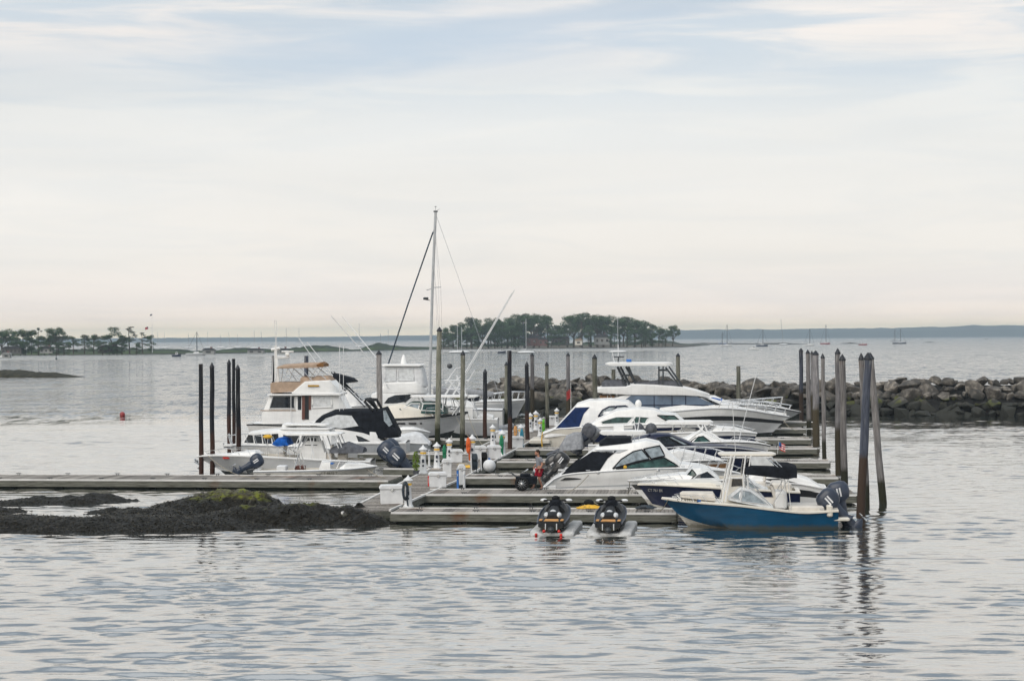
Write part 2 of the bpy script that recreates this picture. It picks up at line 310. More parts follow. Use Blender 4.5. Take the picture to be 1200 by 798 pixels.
# ------------------------------------------------------------------ boats
class Boat:
    def __init__(s, name, label, cat, Y, ps, pb, B, yaw=0.0, group=None):
        """ps / pb: where the photo shows stern and bow tip; B beam (m); yaw: degrees off square to the view"""
        right = pb>ps; h = R(yaw) if right else math.pi+R(yaw)
        s.B=B; O=at(ps,505,Y); s.O=Vector((O.x,O.y,0))
        s.d=Vector((math.cos(h),math.sin(h),0)); s.lat=Vector((-math.sin(h),math.cos(h),0))
        s.ns=-1 if s.lat.y>0 else 1
        s.root=empty(name,s.O,h,label,cat,group)
        s.L=s.t(pb,505,0)[0]; s.tw=.9; s.pw=2.3; s.mid=.42; s.obs=[]
        s.sheer=None
    def t(s, px, py, w=0):
        d=ray(px,py); n=s.lat*s.ns; C=Vector((0,0,H))
        k=((s.O-C).dot(n)+w)/d.dot(n); P=C+d*k; q=P-s.O
        return (q.dot(s.d),P.z)
    def tr(s, pts, w=0):
        r=[s.t(p[0],p[1],p[2] if len(p)>2 else w) for p in pts]; return r
    def plan(s,u):
        u=max(0,min(1,u))
        if u<s.mid: return s.tw+(1-s.tw)*math.sin(u/s.mid*math.pi/2)
        return max(0,1-((u-s.mid)/(1-s.mid))**s.pw)
    def hb(s,x): return s.B/2*s.plan(x/s.L)
    def zs(s,x): return smooth_lerp(s.sheer,x)
    def hull(s, sheer, stem, mats=('gel_white','bottom_dark'), zc=(0.05,.45), zp=3, bands=(), cockpit=None, deck='gel_white', rub='gel_black', rr=.035, flare=.84, ck='gel_cream', depth=.55, transom_rake=0):
        pts=[]
        for p in sheer:
            w=s.B/2*.9
            for _ in range(3):
                x,z=s.t(p[0],p[1],w); w=s.hb(x)
            pts.append((x,z))
        pts.sort(); pts[-1]=(s.L,pts[-1][1]); s.sheer=pts
        zb=s.zs(s.L); x0=s.t(stem,505,0)[0]; s.xs0=x0
        xe=lambda z: x0+(s.L-x0)*max(-.25,min(1,z/zb))**(1 if z>0 else 1) if z>=0 else x0+z*.9
        N=30; us=[1-(1-i/N)**1.35 for i in range(N+1)]; us[-1]=.9995
        fr=sorted(set([0,.33,.66,1.0]+[b[0] for b in bands]+[b[1] for b in bands]))
        def pt(u,r):
            sh=s.zs(u*s.L); c=zc[0]+zc[1]*u**zp
            if r==-1: z=-.4; zend=-.25; y=.0
            elif r==-2: z=-.2; zend=-.05; y=.42*s.plan(u)**1.3
            else:
                z=c+(sh-c)*r; zend=(zc[0]+zc[1])+(zb-zc[0]-zc[1])*r
                fl=flare+(1-flare)*r; y=s.plan(u)**(1+.55*(1-r))*fl
            return Vector((u*xe(zend) + (transom_rake*z*(1-u)**3), y*s.B/2, z))
        rows=[-1,-2]+fr; mlist=list(mats); mis=[]
        def mi(name):
            if name not in mlist: mlist.append(name)
            return mlist.index(name)
        for a,b in zip(rows,rows[1:]):
            if b<=0: mis.append(1); continue
            k=0
            for bd in bands:
                if a>=bd[0]-1e-6 and b<=bd[1]+1e-6: k=mi(bd[2])
            mis.append(k)
        mb=MB()
        for sg in (1,-1):
            rings=[[Vector((q.x,q.y*sg,q.z)) for q in [pt(u,r) for r in rows]] for u in us]
            mb.loft(rings,closed=False,mis=mis)
        # transom
        tp=[pt(0,r) for r in rows]; mb.add([Vector((q.x,q.y,q.z)) for q in tp]+[Vector((q.x,-q.y,q.z)) for q in reversed(tp)],[tuple(range(2*len(tp)))],0)
        # deck
        dk=mi(deck); ci=mi(ck)
        cx=sorted([s.t(c,505,0)[0] for c in cockpit]) if cockpit else None
        st=[(u*s.L,False) for u in us]
        if cx:
            st=[(x,cx[0]<x<cx[1]) for x,_ in st if min(abs(x-cx[0]),abs(x-cx[1]))>.03]+[(cx[0]-.001,False),(cx[0],True),(cx[1],True),(cx[1]+.001,False)]; st.sort()
        R_=[]
        for x,ck_ in st:
            w=s.hb(x); z=s.zs(x); g=min(.22,w*.5)
            half=[(w,z),(w-.02 if w>.03 else w*.6,z+.045),(w-g,z+.05)]
            half+= [(w-g-.01,z-depth),(0,z-depth)] if ck_ else [((w-g)*.55,z+.05+.05*min(1,w)),(0,z+.05+.07*min(1,w))]
            R_.append([Vector((x,y,zz)) for y,zz in half]+[Vector((x,-y,zz)) for y,zz in reversed(half[:-1])])
        base=len(mb.f); mb.loft(R_,closed=False,mi=dk)
        n=len(R_[0])-1
        if cx:
            for i in range(len(R_)-1):
                if st[i][1] and st[i+1][1] or (abs(st[i+1][0]-st[i][0])<.01):
                    for j in range(2,n-2): mb.m[base+i*n+j]=ci
        o=mb.build('hull',mlist,s.root,smooth=40)
        m2=MB()
        for sg in (1,-1): m2.tube([(u*s.L,(s.hb(u*s.L)+.01)*sg,s.zs(u*s.L)-.01) for u in us],rr,5)
        m2.build('rub_rail',rub,s.root)
        return o
    def house(s, name, top, bot, w, matn='gel_white', tum=.12, camber=.06, nose=0, tail=0, nw=.45, r=.12, N=26, follow=.12, wt=None, parent=None, sm=40, ret=False, lin=False):
        W=w if wt is None else wt
        T=sorted(s.tr(top,W)); Bt=sorted(s.tr(bot,W))
        x0=max(T[0][0],Bt[0][0]) if lin else min(T[0][0],Bt[0][0]); x1=max(T[-1][0],Bt[-1][0])
        x0=min(T[0][0],Bt[0][0])
        def wf(x):
            q=w
            if follow is not None and s.sheer: q=min(q,max(.04,s.hb(x)-follow)) if x>s.L*.35 else q
            e=x1-x; Ln=nose*(x1-x0)
            if Ln and e<Ln: q*= nw+(1-nw)*math.sqrt(max(0,1-(1-e/Ln)**2))
            e=x-x0; Lt=tail*(x1-x0)
            if Lt and e<Lt: q*= nw+(1-nw)*math.sqrt(max(0,1-(1-e/Lt)**2))
            return q
        xs=sorted(set([x0+(x1-x0)*i/N for i in range(N+1)]+[p[0] for p in T+Bt if x0<=p[0]<=x1]))
        rings=[]
        for x in xs:
            zb=lerp(Bt,x); zt=max(lerp(T,x),zb+.012); h=zt-zb; q=wf(x); rr=min(r,h*.45,q*.5)
            half=[(q,zb),(q-tum*(h-rr),zt-rr),(q-tum*h-rr*.12,zt-rr*.45),(q-tum*h-rr*.5,zt-rr*.1),(q-tum*h-rr,zt),((q-tum*h)*.5,zt+camber*.75*min(1,q)),(0,zt+camber*min(1,q))]
            half=[(max(0,y),z) for y,z in half]
            rings.append([Vector((x,y,z)) for y,z in half]+[Vector((x,-y,z)) for y,z in reversed(half[:-1])])
        mb=MB(); mb.loft(rings)
        o=mb.build(name,matn,parent or s.root,smooth=sm)
        fn=lambda x,z: wf(x)-tum*max(0,z-lerp(Bt,x))
        return (o,fn)
    def win(s, Hs, poly, matn='glass_dark', name='window', w=None, off=.012, frame=None, N=14, wtr=None):
        ho,fn=Hs; w0=wtr if wtr is not None else s.B/2*.75
        P=[]
        for p in poly:
            w_=w0
            for _ in range(3):
                x,z=s.t(p[0],p[1],w_); w_=fn(x,z)
            P.append((x,z))
        xa=min(p[0] for p in P); xb=max(p[0] for p in P)
        def span(x):
            zz=[]
            for (a,b) in zip(P,P[1:]+P[:1]):
                if (a[0]-x)*(b[0]-x)<=0 and abs(a[0]-b[0])>1e-6: zz.append(a[1]+(b[1]-a[1])*(x-a[0])/(b[0]-a[0]))
            return (min(zz),max(zz)) if zz else None
        xs=sorted(set([xa+1e-4+(xb-xa-2e-4)*i/N for i in range(N+1)]+[min(max(p[0],xa+1e-4),xb-1e-4) for p in P]))
        for sg in (1,-1):
            mb=MB(); rings=[]
            for x in xs:
                sp=span(x)
                if not sp: continue
                a,b=sp; b=max(b,a+.004)
                ring=[Vector((x,sg*(fn(x,a+(b-a)*k/3)+off),a+(b-a)*k/3)) for k in range(4)]
                ring+=[Vector((x,sg*(fn(x,a+(b-a)*k/3)-.02),a+(b-a)*k/3)) for k in (3,2,1,0)]
                rings.append(ring)
            mb.loft(rings); o=mb.build(name,matn,ho,smooth=50)
            if frame:
                fb=MB(); q=[Vector((x,sg*(fn(x,z)+off+.004),z)) for x,z in P]; q.append(q[0])
                pts=[]
                for a,b in zip(q,q[1:]):
                    for k in range(4):
                        c=a.lerp(b,k/4); pts.append(Vector((c.x,sg*(fn(c.x,c.z)+off+.004),c.z)))
                pts.append(pts[0]); fb.tube(pts,frame[1],4); fb.build('window_frame',frame[0],ho)
    def pipes(s, name, lines, r=.02, matn='steel', mirror=True, parent=None, n=5):
        """lines of (px,py,w)"""
        if name in ('outrigger','hardtop_frame') and len(lines)>1:
            for ln in lines: o=s.pipes(name,[ln],r,matn,mirror,parent,n)
            return o
        for sg in ((1,-1) if mirror else (s.ns,)):
            mb=MB()
            for ln in lines:
                P=[]
                for (px,py,w) in ln:
                    x,z=s.t(px,py,w); P.append((x,w,z))
                mb.tube([(x,sg*w,z) for x,w,z in P],r,n)
            o=mb.build(name,matn,parent or s.root)
        return o
    def rail(s, pts, drop=4, r=.014, matn='steel', inset=.1, mid=False):
        P=[]
        for p in pts:
            w=s.B/3
            for _ in range(3):
                x,z=s.t(p[0],p[1],w); w=max(.03,s.hb(min(x,s.L*.995))-inset)
            P.append((x,w,z))
        P.sort(); mb=MB(); x0,x1=P[0][0],P[-1][0]
        zz=[(p[0],p[2]) for p in P]; n=14
        f=lambda x:(max(.03,s.hb(min(x,s.L*.995))-inset), lerp(zz,x))
        for sg in (1,-1):
            line=[(x0+(x1-x0)*i/n,)+(f(x0+(x1-x0)*i/n)) for i in range(n+1)]
            mb.tube([(x,sg*w,z) for x,w,z in line],r,5)
            for k in range(drop+1):
                x=x0+(x1-x0)*(k/drop); w,z=f(x); xd=max(0,x-.18); mb.tube([(x,sg*w,z),(xd,sg*max(.03,s.hb(xd)-inset),s.zs(xd)+.04)],r*.9,5)
            if mid: mb.tube([(x,sg*w,(z+s.zs(min(x,s.L)))/2) for x,w,z in line],r*.7,4)
        w,z=f(x1); mb.tube([(x1,w,z),(x1+.1,0,z),(x1,-w,z)],r,5)
        return mb.build('bow_rail',matn,s.root)
    def obj(s, name, mb, matn, parent=None, **k): return mb.build(name,matn,parent or s.root,**k)
    def box(s, name, px0, py0, px1, py1, w0, w1, matn, ch=.03, taper=1, parent=None, y=0):
        a=s.t(px0,py0,w1); b=s.t(px1,py1,w1); mb=MB()
        mb.box(((a[0]+b[0])/2,y,(a[1]+b[1])/2),(abs(a[0]-b[0]),2*w1,abs(a[1]-b[1])),ch=min(ch,abs(a[0]-b[0])*.3,abs(a[1]-b[1])*.3),taper=taper)
        return mb.build(name,matn,parent or s.root)
    def top(s, px0, px1, py, th, w, matn='gel_white', name='hardtop', lift=0, camber=.03):
        th*=.8
        """flat rounded roof panel"""
        return s.house(name,[(px0,py+th*.35),(px0+(px1-px0)*.06,py),(px0+(px1-px0)*.94,py+lift),(px1,py+lift+th*.35)],[(px0,py+th*.6),(px0+(px1-px0)*.1,py+th),(px0+(px1-px0)*.9,py+th+lift),(px1,py+th*.6+lift)],w,matn,tum=0,camber=camber,nose=.12,tail=.08,nw=.75,r=.05,follow=None)
    def outboard(s, px, py, sc=1.0, tilt=0, y=0, matn='engine_navy', cover=None, sign=-1, marks=True):
        """px,py: top of transom clamp; engine hangs aft (-x); tilt degrees swings lower unit up"""
        x,z=s.t(px,py,abs(y)); T=Matrix.Translation((x,y,z))@Matrix.Rotation(R(tilt),4,'Y')@Matrix.Scale(sc,4)
        cow=MB(); rings=[]
        for zz,xa,xb,w in ((.0,-.50,.02,.17),(.08,-.60,.05,.21),(.25,-.66,.07,.235),(.45,-.66,.05,.23),(.58,-.58,-.02,.19),(.64,-.45,-.12,.12)):
            c=(xa+xb)/2; a=(xb-xa)/2; ring=[]
            for k in range(14):
                t=2*math.pi*k/14; cx=math.copysign(abs(math.cos(t))**.7,math.cos(t)); cy=math.copysign(abs(math.sin(t))**.7,math.sin(t))
                ring.append(T@Vector((c+a*cx,w*cy,zz)))
            rings.append(ring)
        cow.loft(rings); root=cow.build('outboard_motor',cover or matn,s.root,smooth=50)
        m=MB()
        def sec(zz,xa,xb,w): 
            c=(xa+xb)/2;a=(xb-xa)/2
            return [T@Vector((c+a*math.cos(2*math.pi*k/10),w*math.sin(2*math.pi*k/10),zz)) for k in range(10)]
        m.loft([sec(.02,-.46,-.02,.15),sec(-.25,-.42,-.10,.10),sec(-.55,-.40,-.14,.07),sec(-.62,-.52,-.10,.13),sec(-.66,-.40,-.12,.05),sec(-.85,-.40,-.14,.05)])
        m.loft([sec(-.80,-.50,-.10,.03),sec(-.88,-.62,.0,.08),sec(-.96,-.55,-.05,.06),sec(-1.12,-.33,-.16,.012)])
        m.build('lower_unit',matn,root,smooth=50)
        p=MB()
        for k in range(3):
            a=2*math.pi*k/3; c=Vector((-.66,.11*math.cos(a),-.88+.11*math.sin(a)))
            p.ell((0,0,0),(.015,.1,.05),8,5,m=T@Matrix.Translation(c)@Matrix.Rotation(a,4,'X')@Matrix.Rotation(.5,4,'Y'))
        p.build('propeller','steel',root)
        b=MB(); b.add([T@Vector(q) for q in ((.0,-.13,.0),(.12,-.13,.0),(.12,.13,0),(0,.13,0),(-.12,-.1,-.4),(.1,-.1,-.4),(.1,.1,-.4),(-.12,.1,-.4))],[(0,1,2,3),(7,6,5,4),(0,4,5,1),(1,5,6,2),(2,6,7,3),(3,7,4,0)]); b.build('bracket','alu_dark',root)
        if marks and not cover:
            for sg in (-1,1):
                for k in (0,1):
                    d=MB()
                    q=[T@Vector((xx,sg*.245,zz)) for xx,zz in ((-.36+k*.09,.16),(-.31+k*.09,.16),(-.33+k*.09,.44),(-.38+k*.09,.44))]
                    q2=[T@Vector((xx,sg*.225,zz)) for xx,zz in ((-.36+k*.09,.16),(-.31+k*.09,.16),(-.33+k*.09,.44),(-.38+k*.09,.44))]
                    d.loft([q,q2]); d.build('cowl_stripe','alu_white',root)
        return root
    def text(s, txt, px, py, size, matn, w=None, name='registration_number'):
        x,z=s.t(px,py,s.B/2*.8)
        for _ in range(3):
            w_=s.hb(x)*.98; x,z=s.t(px,py,w_)
        cu=bpy.data.curves.new(name,'FONT'); cu.body=txt; cu.size=size; cu.extrude=.003; cu.align_x='CENTER'; cu.align_y='CENTER'
        o=bpy.data.objects.new(name,cu); me=bpy.data.meshes.new_from_object(o); bpy.data.objects.remove(o); me.materials.clear(); me.materials.append(M[matn]); o=bpy.data.objects.new(name,me); COL.objects.link(o); o.parent=s.root
        e=.3; dy=(s.hb(x+e)-s.hb(x-e))/(2*e)
        if s.ns<0: o.rotation_euler=(R(84),0,math.atan(-dy)*-1*-1); 
        else: o.rotation_euler=(R(84),0,math.pi+math.atan(dy))
        o.location=(x,s.ns*(s.hb(x)+.03),z); return o
    def cleat(s, pxs, w=None):
        for p in pxs:
            x=s.t(p,505,0)[0]
            for sg in (1,-1):
                mb=MB()
                y=max(.05,s.hb(x)-.12)*sg; z=s.zs(x)+.06
                mb.tube([(x-.1,y,z+.05),(x+.1,y,z+.05)],.014,5); mb.tube([(x-.04,y,z-.02),(x-.04,y,z+.05)],.014,5); mb.tube([(x+.04,y,z-.02),(x+.04,y,z+.05)],.014,5)
                mb.build('cleat','steel',s.root)
    def antenna(s, px0, py0, px1, py1, w=.6, r=.012):
        return s.pipes('antenna',[[(px0,py0,w),(px1,py1,w)]],r,'alu_white',mirror=False)
    def seat(s, px, py, w=.25, h=.9, d=.5, matn='vinyl_seat', y=0):
        x,z=s.t(px,py,0); mb=MB(); sg=1 
        mb.box((x,y,z+.25),(d,2*w,.5),ch=.05); mb.box((x-d*.42,y,z+.5+h*.25),(d*.22,2*w,h*.5),ry=-.12,ch=.05)
        mb.build('seat',matn,s.root)
YW=-4.5
# ---- R7 teal blue dual console boat, nearest, bow left
def blue_boat():
    b=Boat('dual_console_boat','teal blue hulled motorboat with cream deck and twin grey outboards, nearest on the right','motorboat',79.3,979,775,2.45,-4)
    b.hull([(979,598.5),(960,600),(940,600.5),(905,597),(870,592.8),(835,590),(800,587),(785,585),(775,583.5)],809,('gel_blue','bottom_pale'),zc=(-.03,.55),zp=6,cockpit=(868,972),deck='gel_cream',rub='gel_cream',rr=.045,ck='gel_cream',depth=.5)
    g=MB()
    # moulded gunwale step and transom corner
    b.box('swim_platform',975,606.5,996,611,.2,1.0,'gel_cream',ch=.04)
    b.box('transom_wall',969,592,976,606,.2,1.15,'gel_cream',ch=.05)
    b.house('bow_cushion',[(797,579),(800,577.5),(836,579),(838,582)],[(797,584),(838,587)],.75,'vinyl_seat',tum=0,r=.05,nose=.4,follow=.22)
    hs=b.house('console',[(851,575),(856,558),(871,557),(874,572)],[(846,588),(876,594)],.55,'gel_cream',tum=.03,camber=.02,r=.05,follow=None)
    b.win(hs,[(858,561),(869,560),(870,569),(857,570)],'glass_dark')
    wsh=b.house('windshield',[(852,583),(868,570.5),(880,573),(906,592)],[(852,586),(906,596)],1.0,'vinyl_clear',tum=.12,camber=.02,r=.06,tail=.0,nose=.3,follow=.1)
    b.win(wsh,[(857,583),(868,574),(866,585)],'glass_pale','windshield_pane',frame=('steel',.018))
    b.win(wsh,[(870,574.5),(879,576),(900,591),(869,587)],'glass_pale','windshield_pane',frame=('steel',.018))
    b.top(842,910,531.5,3.4,.78,'gel_cream')
    b.pipes('roof_frame',[[(857,534,.8),(852,556,.85),(846,588,.95)],[(861,534,.8),(856,556,.85),(850,588,.95)],[(874,534,.8),(871,556,.85),(872,582,.95)],[(880,534,.8),(876,560,.85),(878,590,.95)],[(851,560,.85),(873,560,.85)],[(845,536,.75),(905,536,.75)]],.035,'gel_white')
    b.house('bimini_canvas',[(873,548),(880,545),(925,546),(934,549)],[(874,556),(885,557),(922,561.5),(930,560)],.95,'canvas_black',tum=.05,camber=.1,r=.12,follow=None)
    b.house('clear_curtain',[(880,535),(898,535.5),(908,546)],[(892,546.5),(908,547)],.85,'vinyl_clear',tum=0,camber=0,r=.02,follow=None)
    b.pipes('bimini_frame',[[(876,560,.9),(890,577,.95),(903,592,1.0)],[(925,560,.9),(914,578,.95),(905,592,1.0)],[(919,561,.9),(919,596,1.0)],[(923,561,.9),(927,598,1.0)],[(898,536,.85),(914,549,.9)],[(903,535,.85),(918,549,.9)]],.016,'steel')
    for y in (-.5,.5):
        x,z=b.t(900,590,y); mb=MB(); mb.box((x,y,z),(.55,.5,.5),ch=.06); mb.box((x-.22,y,z+.45),(.14,.5,.62),ry=.30,ch=.05); mb.build('seat','vinyl_grey' if y<0 else 'vinyl_seat',b.root)
    x,z=b.t(914,586,.5); mb=MB(); mb.box((x,0,z),(.5,1.5,.7),ch=.06); mb.build('leaning_seat','gel_white',b.root)
    b.box('stern_bench',925,593,966,601,.3,.95,'vinyl_seat',ch=.06)
    b.outboard(971,601,1.25,46,y=.42,matn='engine_grey'); b.outboard(977,592,1.25,16,y=-.42,matn='engine_grey')
    b.rail([(793,580),(815,580),(838,583)],3,.012,inset=.06)
    b.cleat((790,845,960)); b.text('CT 9353 BE',806,586.2,.19,'gel_black'); 
    x,z=b.t(819,587.3,.7); mb=MB(); w=b.hb(x)+.015; mb.box((x,b.ns*w,z),(.14,.01,.14)); mb.build('registration_sticker','blue',b.root)
    b.antenna(862,531,858,470,.7)
    fl=MB(); x,z=b.t(911,532,0); fl.tube([(x,0,z),(x-.05,0,z+.5)],.012,5)
    fr=fl.build('flag_staff','steel',b.root)
    return b,(x,z)
BB,(fx,fz)=blue_boat()
def flag(parent,x,y,z,w,h,cols,name='flag'):
    """small hanging ensign: canton and stripes, draped in folds"""
    mb=MB(); n=8
    for j in range(7):
        for i in range(n):
            def P(i,j): return (x-.02-w*i/n, y+.04*math.sin(i*1.4+j*.3), z-h*j/7-.35*h*(i/n))
            a,b_,c,d=P(i,j),P(i+1,j),P(i+1,j+1),P(i,j+1)
            mi=2 if (i<3 and j<4 and len(cols)>2) else (j%2 if len(cols)>1 else 0)
            mb.add([a,b_,c,d,(a[0],a[1]+.004,a[2]),(b_[0],b_[1]+.004,b_[2]),(c[0],c[1]+.004,c[2]),(d[0],d[1]+.004,d[2])],[(0,1,2,3),(7,6,5,4),(0,4,5,1),(1,5,6,2),(2,6,7,3),(3,7,4,0)],mi)
    return mb.build(name,cols,parent,fix=False,smooth=0)
flag(BB.root,fx-.05,0,fz+.48,.24,.30,['red','alu_white','blue'])

# ---- R6b navy hull with cream deck, bow left
b=Boat('runabout','dark navy hulled boat with long cream foredeck, bow pointing left behind the teal boat','motorboat',84.7,935,747,2.5,-4)
b.hull([(935,577),(900,575),(860,573),(820,570.5),(785,568.5),(760,567.5),(747,567.5)],773,('gel_navy','bottom_pale'),zc=(-.02,.5),cockpit=(865,930),deck='gel_cream',rub='gel_cream',rr=.04)
b.house('foredeck_trunk',[(766,567),(785,565.5),(832,565),(846,568)],[(766,569),(846,574)],.95,'gel_cream',tum=.1,r=.08,nose=.5)
b.text('CT 761 BK',768,574.5,.16,'gel_white')
w=b.house('windshield',[(848,570),(860,562),(878,562),(900,572)],[(848,574),(900,576)],.95,'vinyl_clear',tum=.15,nose=.3,r=.05,camber=.0)
b.win(w,[(853,571.5),(861,564),(876,564),(890,572)],'glass_pale',frame=('steel',.018))
b.box('engine_hatch',905,566,928,577,.2,.95,'vinyl_seat',ch=.08)
b.seat(890,577,.25,matn='vinyl_seat',y=.4)
b.cleat((765,840)); b.rail([(752,564.5),(790,562.5)],3,.012,inset=.08)

# ---- R6a white bowrider with black stripe, bow left
b=Boat('bowrider','white bowrider with black hull stripe and raked windshield, bow left behind the navy runabout','motorboat',88.2,966,735,2.6,-4)
b.hull([(966,573),(940,568),(900,565),(860,563.5),(820,562.5),(785,562),(757,562.5),(735,563.5)],764,('gel_white','bottom_pale'),zc=(.0,.4),bands=[(.52,.80,'gel_black')],cockpit=(838,872),rub='steel',rr=.03)
b.house('foredeck_trunk',[(752,562),(775,558),(800,556),(832,560)],[(752,563),(832,564)],1.0,'gel_white',tum=.1,r=.08,nose=.5)
w=b.house('windshield',[(799,561),(812,548),(830,548.5),(843,560)],[(799,563),(843,563)],1.05,'vinyl_clear',tum=.25,nose=.35,r=.05,camber=.02)
b.win(w,[(802,560.5),(811,550),(816,556),(810,561)],'glass_green','windshield_pane',frame=('gel_black',.03))
b.win(w,[(812,561),(818,556),(829,552),(840,560.5)],'glass_dark','windshield_pane',frame=('alu_white',.025))
h=b.house('stern_deck',[(872,562),(884,555),(905,552.5),(930,557),(950,563),(966,573)],[(872,566),(966,578)],1.15,'gel_white',tum=.12,r=.12,nose=0)
b.win(h,[(893,561),(912,560.5),(935,566),(958,571.5),(950,573),(925,568.5)],'gel_black','vent')
b.box('swim_platform',952,576,968,580,.2,1.1,'gel_white')
b.cleat((760,850)); b.rail([(742,560),(770,556),(795,554)],4,.012)

# ---- R5 white express cruiser with black canvas, bow right
b=Boat('express_cruiser','white express cruiser with black cockpit canvas and yellow dot on side window','cabin cruiser',97.2,641,868,3.0,YW)
b.hull([(641,570),(650,561),(662,556.5),(700,553),(740,550.5),(780,549),(820,549.5),(850,552),(868,555)],846,('gel_white','bottom_pale'),zc=(.02,.5),bands=[(.34,.40,'gel_grey')],rub='gel_grey',rr=.02)
b.box('swim_platform',636,569,652,574.5,.2,1.35,'gel_white',ch=.05)
hs=b.house('cabin_top',[(660,557),(700,524),(736,520),(757,516.5),(772,520),(782,530),(797,544),(820,546),(845,552)],[(656,562),(700,556),(740,553),(800,550),(845,554)],1.35,'gel_white',tum=.20,camber=.08,nose=.5,nw=.15,r=.10,follow=.16)
b.win(hs,[(658,556),(672,543),(694,529),(723,528),(712,537),(701,554),(680,555)],'canvas_black','cockpit_canvas',off=.03)
b.win(hs,[(718,549),(728,538),(742,529),(752,526.5),(761,537.5),(745,541)],'glass_pale',frame=('gel_black',.035),off=.018)
b.win(hs,[(754,526),(773,522),(779,534),(763,537.5)],'glass_pale',frame=('gel_black',.035),off=.018)
b.win(hs,[(722,549.3),(745,542.5),(762,539),(778,536),(795,546),(770,548.5)],'glass_green',frame=('gel_black',.035),off=.018)
x,z=b.t(732.5,547,1.2); mb=MB(); mb.ell((x,b.ns*(hs[1](x,z)+.03),z),(.09,.02,.09),10,5); mb.build('yellow_marker','yellow',hs[0])
b.win(hs,[(657,562.5),(664,558.5),(687,557),(680,561.5)],'gel_black','engine_vent',off=.03)
b.win(hs,[(696,526.8),(736,526.5),(726,530.5),(704,530)],'gel_grey','roof_shade',off=.03)
b.house('sun_canvas',[(702,519),(710,513.5),(738,513),(741,520)],[(702,522),(741,522)],.95,'canvas_black',tum=.1,r=.08,follow=None)
b.rail([(800,538),(825,537),(850,542),(866,548)],6,.013,inset=.12)
b.cleat((690,800,855))
for q in ((701,556),(771,553)):
    x,z=b.t(q[0],q[1],1.3); mb=MB(); mb.ell((x,b.ns*(b.hb(x)+.005),z+.1),(.09,.02,.05),8,5); mb.build('porthole','steel',b.root)
b.pipes('horn',[[(740,517,.4),(740,511,.4)],[(748,516,.3),(750,510,.3)],[(744,517,.6),(741,509,.5)]],.02,'steel',mirror=False)

# ---- R9 white bow-railed express behind it, bow right (black outboard at its stern)
b=Boat('walkaround_boat','white boat with long steel bow rail and tan stripe, behind the black-canvas cruiser','cabin cruiser',101.6,655,858,2.6,YW)
b.hull([(655,552),(668,552),(700,549),(760,543),(800,541),(835,540),(858,539.5)],842,('gel_white','bottom_pale'),zc=(.05,.6),bands=[(.48,.8,'teak')],cockpit=(672,745),rub='gel_black',rr=.03)
b.house('foredeck_trunk',[(775,533),(795,527),(815,531),(845,538)],[(775,542),(845,541)],.95,'gel_white',tum=.1,nose=.6,nw=.1,r=.1)
b.rail([(790,526),(812,524.5),(835,526),(853,530.5)],5,.016,mid=False)
b.outboard(645,556,1.25,58,y=.45,matn='engine_black'); b.outboard(658,550,1.15,42,y=-.45,matn='engine_black')
b.cleat((830,690))
w=b.house('windshield',[(742,541),(756,529),(770,530),(786,541)],[(742,544),(786,543)],1.0,'glass_dark',tum=.2,nose=.3,r=.05)

# ---- R4 navy express, bow right
b=Boat('sport_cruiser','dark navy sport cruiser with navy framed windshield, bow right, rail in front','cabin cruiser',108.8,700,898,2.6,YW)
b.hull([(700,531),(740,527),(800,523.5),(850,524),(880,526.5),(898,529)],880,('gel_navy','bottom_dark'),zc=(.05,.5),deck='gel_navy',rub='gel_silver',rr=.03)
hs=b.house('cabin_top',[(715,524),(757,511),(770,509),(784,509.5),(800,516),(815,522),(860,526)],[(715,530),(860,527)],1.1,'gel_navy',tum=.25,camber=.06,nose=.55,nw=.15,r=.1,follow=.14)
b.win(hs,[(768,521.5),(770,513),(780,511.5),(798,521.5)],'glass_dark',frame=('gel_black',.03))
b.win(hs,[(782,511.5),(788,511.5),(808,521.3),(801,521.6)],'glass_pale',frame=('gel_black',.03))
b.pipes('arch',[[(752,520,1.0),(757,512,.9),(762,509,.8)]],.05,'gel_navy')
b.cleat((850,720))

# ---- R13 white arch cruiser, bow right
b=Boat('arch_cruiser','white cruiser with crossed white radar arch and dark arched window, bow right','cabin cruiser',112.9,740,903,2.6,YW)
b.hull([(740,523),(790,520),(840,518.5),(870,518.5),(890,520),(903,522.5)],886,('gel_white','bottom_dark'),zc=(.05,.5),bands=[(0,.55,'gel_black')],rub='gel_black',rr=.025)
hs=b.house('cabin_top',[(780,518),(803,514),(815,508),(824,507),(836,513),(850,517),(885,520)],[(780,521),(885,522)],1.05,'gel_white',tum=.2,camber=.06,nose=.5,nw=.15,r=.1,follow=.14)
b.win(hs,[(807,519),(815,513),(824,511),(833,518)],'glass_green',frame=('gel_black',.03))
b.house('dark_foredeck',[(812,519.5),(825,517.5),(845,518.5),(858,521)],[(812,521),(858,522)],.9,'canvas_black',tum=.1,nose=.4,r=.06)
b.pipes('radar_arch',[[(803,519,1.05),(815,509,.95),(822,505,.8),(824,500,.7)],[(809,520,1.05),(818,511,.95),(826,507,.8)],[(843,519,1.0),(833,511,.9),(824,506,.8),(818,499,.7)],[(848,519,1.0),(838,511,.9),(829,506,.8),(826,499,.7)]],.04,'gel_white')
b.antenna(862,530,889,428,.3,.02)
b.rail([(860,514),(880,514),(899,518)],4,.014)

